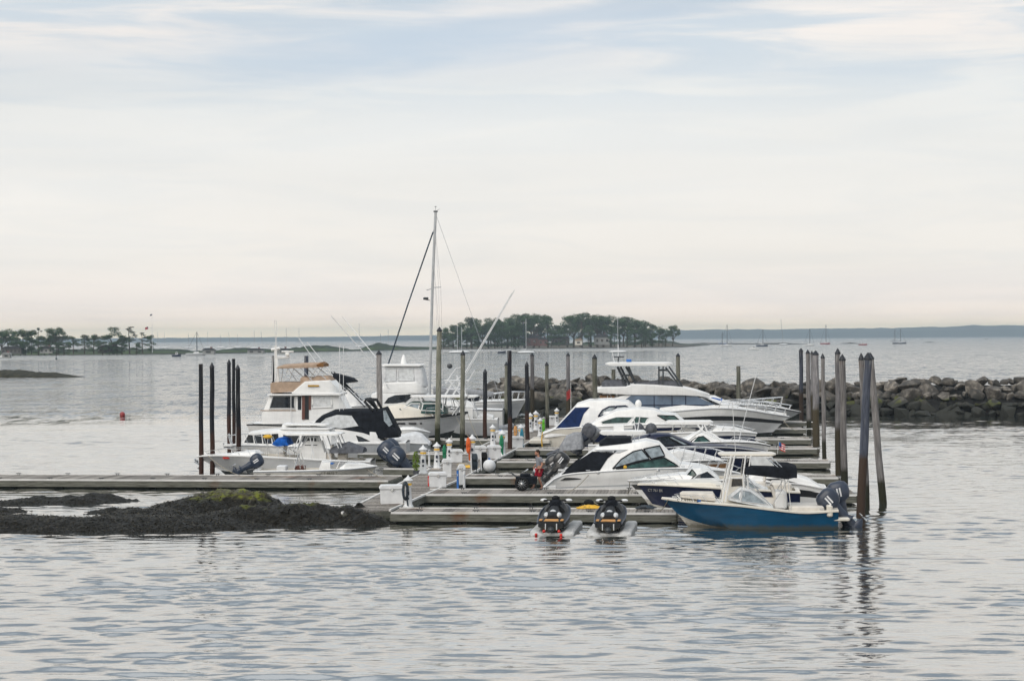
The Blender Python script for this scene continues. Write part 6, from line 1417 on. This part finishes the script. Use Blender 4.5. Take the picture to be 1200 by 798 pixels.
# flagpole
p=at(178.5,405,800); rt=empty('flagpole',(p.x,800,2.6),0,'thin flagpole with two dark flags on the left headland','flagpole'); mb=MB(); zt=at(178,367,800).z-2.6; mb.tube([(0,0,0),(0,0,zt)],.10,6,r2=.05); mb.tube([(0,0,zt*.62),(-1.9,0,zt*.62)],.05,5); mb.build('pole','alu_white',rt); flag(rt,.0,0,zt*.98,.8,.6,['canvas_navy']); flag(rt,-1.6,0,zt*.66,1.2,1.0,['red','canvas_navy','canvas_navy'])
# far shore
def far(name,pts,Y,py,label,seed):
    mb=MB(); rings=[]; n=500; a=pts[0][0]; b=pts[-1][0]
    for i in range(n+1):
        px=a+(b-a)*i/n; X=(px-600)*Y/F; h=max(2,lerp(pts,px)*(1+.07*nz(px*.05,seed)+.08*nz(px*.22,seed)+.06*nz(px*.9,seed))); yb=Y+X*X/Y*0
        rings.append([Vector((X,yb,-1)),Vector((X,yb+20,h*.6)),Vector((X,yb+90,h)),Vector((X,yb+400,h*.9)),Vector((X,yb+500,-1))])
    mb.loft(rings,closed=False); return tag(mb.build(name,'far_woods',smooth=0),label,None,None,'structure')
far('far_hills',[(-2500,10),(100,16),(400,17),(600,24),(780,35),(900,36),(1050,38),(1150,45),(1250,46),(2000,40),(3600,30)],7800,395,'hazy blue wooded shore along the horizon',3)
# ------------------------------------------------------------------ moored boats out on the bay
def moored(px,py,len_,mast,hullm,label,cover=None,two=None,head=1,lean=0,furl=True):
    p=wp(px,py,0); rt=empty('moored_sailboat',p,0 if head>0 else math.pi,label,'sailboat','sailboats moored in the bay'); rt.rotation_euler.z+=rnd.uniform(-.2,.2)
    L=len_; mb=MB(); rings=[]
    for u in (0,.1,.3,.55,.8,.94,1):
        w=L*.15*math.sin(math.pi*min(1,.25+.75*(1-u)))**.6 if u<1 else .03; x=(u-.5)*L; z=1.0+.35*u*u
        rings.append([Vector((x*(1 if j else .9),y,zz)) for j,(y,zz) in enumerate(((0,-.2),(w*.8,.1),(w,z),(w*.5,z+.08),(0,z+.12),(-w*.5,z+.08),(-w,z),(-w*.8,.1)))])
    mb.loft(rings); mb.build('hull',hullm,rt,smooth=40)
    c=MB(); c.box((.05*L,0,1.4),(L*.3,L*.13,.55),taper=.8,ch=.05); c.build('cabin','gel_white',rt)
    def mst(x,h):
        m_=MB(); m_.tube([(x,0,1),(x-lean*h,0,h)],.24,6,r2=.16); o=m_.build('mast','engine_grey',rt)
        r_=MB(); r_.tube([(L*.49,0,1.4),(x+.15-lean*h,0,h*.97)],.05,4); r_.tube([(-L*.49,0,1.3),(x-lean*h,0,h)],.06,4); r_.tube([(x-.6,0,h*.55),(x+.6,0,h*.55)],.03,4); r_.build('rigging','engine_grey',rt)
        b_=MB(); b_.tube([(x,0,2.3),(x-L*.34,0,2.3)],.18,6); b_.build('boom',cover or 'gel_grey',rt)
    mst(.08*L,mast)
    if two: mst(-.32*L,two)
def px2m(px,py,n): return n*wp(px,py,0).y/F
for a in ((851,406,9.5,17,'gel_white','white ketch with blue sail cover right of the wooded island','canvas_blue',11.0),(893,406,9.0,13,'gel_navy','dark hulled sloop between the white ketch and the motorboat','gel_white',None),(948,405.5,8.5,13,'gel_white','white sloop left of the red hulled one',None,None),(967,403.5,9,18,'hull_red','red hulled sloop with the tallest far mast at right','alu_white',None),(1054,403,13,13.5,'gel_navy','dark hulled two-masted boat at far right','canvas_navy',13.0),
 (229,416.5,9.5,11.5,'gel_silver','pale sloop in front of the green headland','gel_grey',None),(612,412.5,11,16.5,'gel_white','white two-masted boat moored before the island','alu_white',9.0)):
    moored(a[0],a[1],a[2],a[3],a[4],a[5],a[6],a[7])
def mast_only(px,top,base,py,label,lean=0,Y=None):
    Y=Y or 1350
    p=at(px,400,Y); rt=empty('distant_sailboat',(p.x,Y,0),rnd.uniform(-.4,.4),label,'sailboat','far sailboats beyond the headland'); h=at(px,top,Y).z
    mb=MB(); mb.tube([(0,0,.5),(lean*h,0,h)],.17,5); mb.build('mast','gel_grey',rt); m2=MB(); m2.ell((0,0,.5),(4.5,1.3,.8),12,6); m2.build('hull','gel_white',rt)
for px,t,lab,ln in ((185,389,'tiny masted boat just right of the flagpole',0),(193,389.5,'tiny masted boat left of the pale sloop',0),(221,391,'thin mast rising left of the pale sloop',0),(243.5,389,'taller thin mast right of the pale sloop',0),(258.5,392,'faint mast left of the leaning one',0),(270,389.5,'leaning mast beyond the headland hump',-.1),(278.5,392,'faint mast right of the leaning one',0),(298,388,'mast above the left black trio of piles, right side',0),(308,389,'leaning mast left of the yacht aerials',-.1),(335.5,384.5,'tall thin mast just right of the yacht radar mast',0),(350.5,384.5,'tall thin mast above the tan bimini',0),(421,379,'tallest mast of the far group, by the outrigger tips',0),(446,391,'faint mast above the grey pile',0),(536,382,'mast in front of the island left end, left one',0),(541,383,'mast in front of the island left end, right one',0),(616.5,373,'mast before the island centre',0),(724,374,'mast before the right part of the island',0),(918,374,'slanted mast far off beyond the reef',-.1),(776,381,'faint mast at the right tip of the island',0),(455,386,'faint mast left of the sailboat mast',0)):
    mast_only(px,t,400,0,lab,ln,Y=rnd.uniform(950,1040) if px in (536,541,616.5,724) else (rnd.uniform(1500,1900)))
def motor(px,py,L,m,label):
    p=wp(px,py,0); rt=empty('moored_motorboat',p,rnd.uniform(-.2,.2),label,'motorboat','small motorboats out on the bay'); mb=MB(); rings=[]
    for u,w,z in ((0,.9,.8),(.4,1,.9),(.8,.7,1.1),(1,.05,1.3)): x=(u-.5)*L; rings.append([Vector((x,y*L*.17,zz)) for y,zz in ((0,-.2),(w,.1),(w,z),(-w,z),(-w,.1))])
    mb.loft(rings); mb.build('hull',m,rt); c=MB(); c.box((0,0,1.5),(L*.3,L*.2,1.1),taper=.8,ch=.05); c.build('cabin','gel_white',rt); f=MB(); f.box((0,-L*.1,1.6),(L*.2,.05,.45)); f.build('window','glass_dark',rt)
motor(883,410,6,'gel_white','little white motorboat below the dark sloop'); motor(1011,404.5,7,'hull_red','small reddish motorboat beside the far reef'); motor(1078,395.8,8,'gel_white','tiny pale motorboat near the horizon at right'); motor(1156,398,8,'gel_grey','faint grey motorboat near the horizon at far right'); motor(588,414,4,'gel_navy','dark tender left of the two-masted boat'); motor(207,418,4,'gel_navy','dark tender left of the pale sloop'); motor(3,419.5,5,'gel_white','pale motorboat cut by the left picture edge')
# buoys
p=wp(143.5,487,0); rt=empty('mooring_buoy',p,0,'round red mooring buoy floating at left','buoy'); mb=MB(); mb.ell((0,0,.12),(.28,.28,.28),14,10); mb.build('ball','hull_red',rt); mb=MB(); mb.lathe([(.05,.38),(.05,.48),(.08,.49)],8); mb.build('eye','steel',rt)
for px,py,lab in ((66,421,'tiny dark marker buoy off the headland'),(1097,398.6,'small dark marker buoy far out at right')):
    p=wp(px,py,0); rt=empty('marker_buoy',p,0,lab,'buoy'); mb=MB(); mb.lathe([(.4,-.2),(.45,.3),(.15,.5),(.1,1.4),(0,1.5)],10); mb.build('float_body','rubber',rt)
# ------------------------------------------------------------------ water
m=bpy.data.materials.new('sea_water'); m.use_nodes=True; nt=m.node_tree; b_=nt.nodes['Principled BSDF']
b_.inputs['Base Color'].default_value=(.03,.042,.042,1); b_.inputs['Roughness'].default_value=.03; b_.inputs['IOR'].default_value=2.0; b_.inputs['Specular IOR Level'].default_value=.5
geo=_n(nt,'ShaderNodeNewGeometry')
def wave(scale,sc,det,rough,rot=0,dist=0,typ='noise'):
    mp=_n(nt,'ShaderNodeMapping'); mp.inputs['Scale'].default_value=sc; mp.inputs['Rotation'].default_value=(0,0,rot); nt.links.new(geo.outputs['Position'],mp.inputs[0])
    n=_n(nt,'ShaderNodeTexNoise'); n.inputs['Scale'].default_value=scale; n.inputs['Detail'].default_value=det; n.inputs['Roughness'].default_value=rough; n.inputs['Distortion'].default_value=dist; nt.links.new(mp.outputs[0],n.inputs['Vector']); return n.outputs[0]
def math_(op,a,b=None,c=None):
    n=_n(nt,'ShaderNodeMath',operation=op)
    for i,v in enumerate((a,b,c)):
        if v is None: continue
        if isinstance(v,(int,float)): n.inputs[i].default_value=v
        else: nt.links.new(v,n.inputs[i])
    return n.outputs[0]
swell=wave(.30,(.45,1.0,1),2,.5,.12)
mid=wave(1.1,(.42,1.0,1),3,.55,-.10,.3)
fine=wave(3.6,(.5,1.0,1),4,.6,.25,.2)
# wind factor: sheltered basin is calm, open bay is rough; long cat's-paw patches
sx=_n(nt,'ShaderNodeSeparateXYZ'); nt.links.new(geo.outputs['Position'],sx.inputs[0])
mro=_n(nt,'ShaderNodeMapRange',interpolation_type='SMOOTHSTEP'); mro.inputs[1].default_value=WY0; mro.inputs[2].default_value=WY1; nt.links.new(sx.outputs[1],mro.inputs[0])
patch=wave(.035,(.35,1.0,1),3,.5,.05,.5)
pm=_n(nt,'ShaderNodeMapRange'); pm.inputs[1].default_value=.35; pm.inputs[2].default_value=.65; pm.inputs[3].default_value=.55; pm.inputs[4].default_value=1.25; nt.links.new(patch,pm.inputs[0])
grp=wave(.22,(.30,.62,1),3,.6,.05,.3)
gm_=_n(nt,'ShaderNodeMapRange'); gm_.inputs[1].default_value=.38; gm_.inputs[2].default_value=.62; gm_.inputs[3].default_value=.15; gm_.inputs[4].default_value=1.9; nt.links.new(grp,gm_.inputs[0])
rough_=mro.outputs[0]
h=math_('ADD',math_('MULTIPLY',swell,math_('MULTIPLY_ADD',rough_,SW1,SW0)),math_('ADD',math_('MULTIPLY',math_('MULTIPLY',mid,math_('MULTIPLY',pm.outputs[0],gm_.outputs[0])),math_('MULTIPLY_ADD',rough_,MD1,MD0)),math_('MULTIPLY',math_('MULTIPLY',fine,pm.outputs[0]),math_('MULTIPLY_ADD',rough_,FN1,FN0))))
bp=_n(nt,'ShaderNodeBump'); bp.inputs['Strength'].default_value=1; bp.inputs['Distance'].default_value=1; nt.links.new(h,bp.inputs['Height'])
# open bay: steep short chop, too small to see one by one from here, as facet normals whose spread follows the gusts
def facet(scale,st):
    n=_n(nt,'ShaderNodeTexNoise'); n.inputs['Scale'].default_value=scale; n.inputs['Detail'].default_value=3; n.inputs['Roughness'].default_value=.6; mp=_n(nt,'ShaderNodeMapping'); mp.inputs['Scale'].default_value=(1,st,1); nt.links.new(geo.outputs['Position'],mp.inputs[0]); nt.links.new(mp.outputs[0],n.inputs['Vector'])
    v=_n(nt,'ShaderNodeVectorMath',operation='SUBTRACT'); nt.links.new(n.outputs[1],v.inputs[0]); v.inputs[1].default_value=(.5,.5,.5); return v.outputs[0]
gust=wave(.05,(.8,.35,1),5,.72,.04,.4); gu=_n(nt,'ShaderNodeMapRange'); gu.inputs[1].default_value=.36; gu.inputs[2].default_value=.64; gu.inputs[3].default_value=.35; gu.inputs[4].default_value=1.75; nt.links.new(gust,gu.inputs[0])
va=_n(nt,'ShaderNodeVectorMath',operation='ADD'); nt.links.new(facet(1.5,.2),va.inputs[0]); nt.links.new(facet(.45,.25),va.inputs[1])
vm=_n(nt,'ShaderNodeVectorMath',operation='MULTIPLY'); vm.inputs[1].default_value=(.8,1.0,0); nt.links.new(va.outputs[0],vm.inputs[0])
vs_=_n(nt,'ShaderNodeVectorMath',operation='SCALE'); nt.links.new(vm.outputs[0],vs_.inputs[0]); nt.links.new(math_('MULTIPLY',math_('MULTIPLY',gu.outputs[0],gm_.outputs[0]),math_('MULTIPLY',rough_,BAY)),vs_.inputs['Scale'])
vb=_n(nt,'ShaderNodeVectorMath',operation='ADD'); nt.links.new(bp.outputs[0],vb.inputs[0]); nt.links.new(vs_.outputs[0],vb.inputs[1])
vn=_n(nt,'ShaderNodeVectorMath',operation='NORMALIZE'); nt.links.new(vb.outputs[0],vn.inputs[0]); nt.links.new(vn.outputs[0],b_.inputs['Normal'])
nt.links.new(math_('MULTIPLY_ADD',rough_,.10,.03),b_.inputs['Roughness'])
gl=_n(nt,'ShaderNodeBsdfGlossy'); gl.inputs['Color'].default_value=(.92,.90,.87,1); gl.inputs['Roughness'].default_value=.05; nt.links.new(vn.outputs[0],gl.inputs['Normal']); ms=_n(nt,'ShaderNodeMixShader'); nt.links.new(math_('MULTIPLY_ADD',rough_,-.30,.62),ms.inputs[0]); nt.links.new(b_.outputs[0],ms.inputs[1]); nt.links.new(gl.outputs[0],ms.inputs[2]); nt.links.new(ms.outputs[0],nt.nodes['Material Output'].inputs['Surface'])
M['sea_water']=m
import numpy as np
def wave_patch(x0,x1,y0,y1,dx,dy):
    # real wavelets in the sheltered basin: short-crested sum of small waves running roughly towards the camera
    X=np.arange(x0,x1+dx*.5,dx); Y=np.arange(y0,y1+dy*.5,dy); GX,GY=np.meshgrid(X,Y); Z=np.zeros_like(GX); rg=np.random.RandomState(4)
    for lo,hi,n,sl,sp in ((2.0,5.0,12,SLA,.30),(.6,1.7,44,SLB,.36),(.34,.62,34,SLC,.5)):
        for _ in range(n):
            L_=lo*(hi/lo)**rg.rand(); k=2*np.pi/L_; a=rg.normal(0,sp)+.06; ph=rg.rand()*6.283
            w_=np.sin(k*(GX*np.sin(a)+GY*np.cos(a))+ph+.5*np.sin(GX*.11+ph)); Z+= sl*math.sqrt(2/n)/k*((np.exp(1.1*w_)-1.33)/1.15 if lo<.7 and lo>.5 else w_)
    G=.95+.35*np.sin(GX*.13+GY*.07+1)*np.sin(GX*.05-GY*.16+2)+.45*np.sin(GX*.31-GY*.22+.8*np.sin(GY*.3))*np.sin(GX*.17+GY*.47+.5)
    cal=1-.45*np.clip((GY-74)/14,0,1)
    e=np.minimum(1,np.minimum(np.minimum(GX-x0,x1-GX),np.minimum(GY-y0,y1-GY))/4)
    Z=Z*G*cal*np.clip(e,0,1); Z=Z+.35*Z*np.abs(Z)/.05*0
    V=np.stack([GX,GY,Z],-1).reshape(-1,3); ny,nx=GX.shape; idx=np.arange(nx*ny).reshape(ny,nx)
    Fc=np.stack([idx[:-1,:-1],idx[:-1,1:],idx[1:,1:],idx[1:,:-1]],-1).reshape(-1,4)
    return V,Fc,nx*ny
X0,X1,Y0,Y1=-46.0,46.0,36.0,180.0
V,Fc,nv=wave_patch(X0,X1,Y0,Y1,.19,.125)
fr=np.array([(-9000,-300,0),(X0,-300,0),(X1,-300,0),(9000,-300,0),(-9000,Y0,0),(X0,Y0,0),(X1,Y0,0),(9000,Y0,0),(-9000,Y1,0),(X0,Y1,0),(X1,Y1,0),(9000,Y1,0),(-9000,9000,0),(X0,9000,0),(X1,9000,0),(9000,9000,0)],float)
q=[(a*4+b,a*4+b+1,a*4+b+5,a*4+b+4) for a in range(3) for b in range(3) if not (a==1 and b==1)]
V=np.concatenate([V,fr]); Fc=np.concatenate([Fc,np.array(q)+nv])
me=bpy.data.meshes.new('sea'); me.vertices.add(len(V)); me.vertices.foreach_set('co',V.ravel()); me.loops.add(Fc.size); me.loops.foreach_set('vertex_index',Fc.ravel().astype(np.int32)); me.polygons.add(len(Fc)); me.polygons.foreach_set('loop_start',np.arange(0,Fc.size,4,dtype=np.int32)); me.update(calc_edges=True); me.validate(); me.polygons.foreach_set('use_smooth',[True]*len(me.polygons)); me.materials.append(m); sea=bpy.data.objects.new('sea',me); COL.objects.link(sea); tag(sea,'rippled grey sea reflecting the pale evening sky',None,None,'structure')
# ------------------------------------------------------------------ haze
if HAZE>0:
    me=bpy.data.meshes.new('haze'); mb=MB(); mb.box((0,4500,27.75),(19000,10400,60.5)); o=mb.build('haze','gel_white',smooth=0)
    hm=bpy.data.materials.new('haze_air'); hm.use_nodes=True; nt=hm.node_tree; nt.nodes.clear(); out=_n(nt,'ShaderNodeOutputMaterial'); pv=_n(nt,'ShaderNodeVolumePrincipled'); pv.inputs['Density'].default_value=HAZE; pv.inputs['Color'].default_value=(.74,.89,1.0,1); pv.inputs['Anisotropy'].default_value=.55; nt.links.new(pv.outputs[0],out.inputs['Volume'])
    o.data.materials.clear(); o.data.materials.append(hm); tag(o,'thin pale sea haze over the bay',None,None,'stuff')
# ------------------------------------------------------------------ sky
w=bpy.data.worlds.new('World'); SC.world=w; w.use_nodes=True; nt=w.node_tree; bg=nt.nodes['Background']; bg.inputs['Strength'].default_value=.1
SE,SR=SUN
sky=_n(nt,'ShaderNodeTexSky',sky_type='NISHITA'); sky.sun_disc=False; sky.sun_elevation=R(SE); sky.sun_rotation=R(SR); sky.air_density=1.2; sky.dust_density=2
tc=_n(nt,'ShaderNodeTexCoord'); sx=_n(nt,'ShaderNodeSeparateXYZ'); nt.links.new(tc.outputs['Generated'],sx.inputs[0])
def ramp(v,st,interp='LINEAR'):
    r_=_n(nt,'ShaderNodeValToRGB'); cr=r_.color_ramp; cr.interpolation=interp
    cr.elements[0].position=st[0][0]; cr.elements[0].color=(*st[0][1],1); cr.elements[1].position=st[-1][0]; cr.elements[1].color=(*st[-1][1],1)
    for p,c in st[1:-1]: e=cr.elements.new(p); e.color=(*c,1)
    nt.links.new(v,r_.inputs[0]); return r_.outputs[0]
zs=math_('MULTIPLY',sx.outputs[2],2.0)  # sin(elev)*2 -> ramp position; 9.6deg = .33
base=ramp(zs,SKYRAMP)
# cloud streaks: project the direction on a cloud layer overhead (Z-scaled so that streaks lie flat)
mp=_n(nt,'ShaderNodeMapping'); mp.inputs['Scale'].default_value=(1.0,1.0,6.5); mp.inputs['Rotation'].default_value=(0,R(-4.5),0); mp.inputs['Location'].default_value=CLOC; nt.links.new(tc.outputs['Generated'],mp.inputs[0])
n1=_n(nt,'ShaderNodeTexNoise'); n1.inputs['Scale'].default_value=5.5; n1.inputs['Detail'].default_value=6; n1.inputs['Roughness'].default_value=.5; n1.inputs['Distortion'].default_value=.4; nt.links.new(mp.outputs[0],n1.inputs['Vector'])
cl=_n(nt,'ShaderNodeMapRange',interpolation_type='SMOOTHSTEP'); cl.inputs[1].default_value=.42; cl.inputs[2].default_value=.60; nt.links.new(n1.outputs[0],cl.inputs[0])
# streaks only above ~6.5 degrees
mk=_n(nt,'ShaderNodeMapRange',interpolation_type='SMOOTHSTEP'); mk.inputs[1].default_value=.10; mk.inputs[2].default_value=.155; nt.links.new(sx.outputs[2],mk.inputs[0])
# one long blue-grey gap between cloud banks, rising to the right, ragged edged
d=math_('ADD',math_('MULTIPLY_ADD',sx.outputs[0],-.10,sx.outputs[2]),math_('MULTIPLY_ADD',n1.outputs[0],.055,-.0275))
bnd=_n(nt,'ShaderNodeValToRGB'); e=bnd.color_ramp.elements; e[0].position=.136; e[0].color=(0,0,0,1); e[1].position=.22; e[1].color=(.55,.55,.55,1)
for p,c in ((.147,.85),(.158,.9),(.166,.25),(.178,.3)): x_=e.new(p); x_.color=(c,c,c,1)
nt.links.new(d,bnd.inputs[0])
fx_=_n(nt,'ShaderNodeMapRange',interpolation_type='SMOOTHSTEP'); fx_.inputs[1].default_value=-.20; fx_.inputs[2].default_value=-.05; fx_.inputs[3].default_value=.35; nt.links.new(sx.outputs[0],fx_.inputs[0])
win_=_n(nt,'ShaderNodeMapRange',interpolation_type='SMOOTHSTEP'); win_.inputs[1].default_value=.172; win_.inputs[2].default_value=.20; win_.inputs[3].default_value=1; win_.inputs[4].default_value=0; nt.links.new(sx.outputs[2],win_.inputs[0])
f=math_('MAXIMUM',math_('MULTIPLY',math_('MULTIPLY',cl.outputs[0],mk.outputs[0]),.55),math_('MULTIPLY',bnd.outputs[0],fx_.outputs[0]))
dk=ramp(zs,DARKRAMP)
mpv=_n(nt,'ShaderNodeMapping'); mpv.inputs['Scale'].default_value=(1,1,9); mpv.inputs['Rotation'].default_value=(0,R(-5),0); mpv.inputs['Location'].default_value=(.7,.2,.4); nt.links.new(tc.outputs['Generated'],mpv.inputs[0])
nv=_n(nt,'ShaderNodeTexNoise'); nv.inputs['Scale'].default_value=7; nv.inputs['Detail'].default_value=8; nv.inputs['Roughness'].default_value=.58; nv.inputs['Distortion'].default_value=.6; nt.links.new(mpv.outputs[0],nv.inputs['Vector'])
va_=_n(nt,'ShaderNodeMapRange',interpolation_type='SMOOTHSTEP'); va_.inputs[1].default_value=.40; va_.inputs[2].default_value=.62; nt.links.new(nv.outputs[0],va_.inputs[0])
vk=_n(nt,'ShaderNodeMapRange',interpolation_type='SMOOTHSTEP'); vk.inputs[1].default_value=.10; vk.inputs[2].default_value=.145; vk.inputs[3].default_value=.15; vk.inputs[4].default_value=.95; nt.links.new(sx.outputs[2],vk.inputs[0])
veil=_n(nt,'ShaderNodeMix',data_type='RGBA'); f=math_('MULTIPLY',f,win_.outputs[0])
nt.links.new(math_('MULTIPLY',math_('MULTIPLY',va_.outputs[0],vk.outputs[0]),math_('MULTIPLY_ADD',win_.outputs[0],.8,.2)),veil.inputs['Factor']); nt.links.new(base,veil.inputs['A']); veil.inputs['B'].default_value=(.53,.585,.635,1)
hz=_n(nt,'ShaderNodeMapRange',interpolation_type='SMOOTHSTEP'); hz.inputs[1].default_value=.25; hz.inputs[2].default_value=.40; nt.links.new(sx.outputs[2],hz.inputs[0]); v3=_n(nt,'ShaderNodeMix',data_type='RGBA'); nt.links.new(hz.outputs[0],v3.inputs['Factor']); nt.links.new(veil.outputs['Result'],v3.inputs['A']); nt.links.new(base,v3.inputs['B'])
mx=_n(nt,'ShaderNodeMix',data_type='RGBA'); nt.links.new(f,mx.inputs['Factor']); nt.links.new(v3.outputs['Result'],mx.inputs['A']); nt.links.new(dk,mx.inputs['B'])
# soft large-scale brightness
n2=_n(nt,'ShaderNodeTexNoise'); n2.inputs['Scale'].default_value=2.2; n2.inputs['Detail'].default_value=4; nt.links.new(mp.outputs[0],n2.inputs['Vector'])
mr=_n(nt,'ShaderNodeMapRange'); mr.inputs[1].default_value=.3; mr.inputs[2].default_value=.7; mr.inputs[3].default_value=.93; mr.inputs[4].default_value=1.05; nt.links.new(n2.outputs[0],mr.inputs[0])
v=_n(nt,'ShaderNodeVectorMath',operation='SCALE'); nt.links.new(mx.outputs['Result'],v.inputs[0]); nt.links.new(math_('MULTIPLY',mr.outputs[0],10.0),v.inputs['Scale'])
fin=_n(nt,'ShaderNodeMix',data_type='RGBA'); fin.inputs['Factor'].default_value=.93; nt.links.new(sky.outputs[0],fin.inputs['A']); nt.links.new(v.outputs[0],fin.inputs['B']); nt.links.new(fin.outputs['Result'],bg.inputs['Color'])
# ------------------------------------------------------------------ sun (overcast: weak, wide)
ld=bpy.data.lights.new('sun','SUN'); ld.energy=SUNE; ld.angle=R(50); ld.color=(1,.93,.84); lo=bpy.data.objects.new('sun',ld); COL.objects.link(lo)
# nishita: sun direction azimuth measured from +Y towards +X for rotation
sd=Vector((math.sin(R(SR))*math.cos(R(SE)),math.cos(R(SR))*math.cos(R(SE)),math.sin(R(SE)))); lo.rotation_euler=sd.to_track_quat('Z','Y').to_euler()
# ------------------------------------------------------------------ camera
cd=bpy.data.cameras.new('camera'); cd.lens=70; cd.sensor_width=36; cd.clip_end=40000; cd.clip_start=1; cd.shift_y=-3/1200
co=bpy.data.objects.new('camera',cd); COL.objects.link(co); c,s=math.cos(ROLL),math.sin(ROLL)
rm=Matrix(((c,s,0),(0,0,-1),(-s,c,0)))  # columns: right, up, back
co.matrix_world=Matrix.Translation((0,0,H))@rm.to_4x4(); SC.camera=co
SC.view_settings.view_transform='Standard'; SC.view_settings.look='None'; SC.view_settings.gamma=1; SC.view_settings.exposure=EXPO
SC.render.engine='CYCLES'; SC.cycles.use_denoising=True; SC.cycles.max_bounces=6; SC.cycles.volume_bounces=0; SC.cycles.caustics_reflective=False; SC.cycles.caustics_refractive=False; SC.cycles.sample_clamp_indirect=6
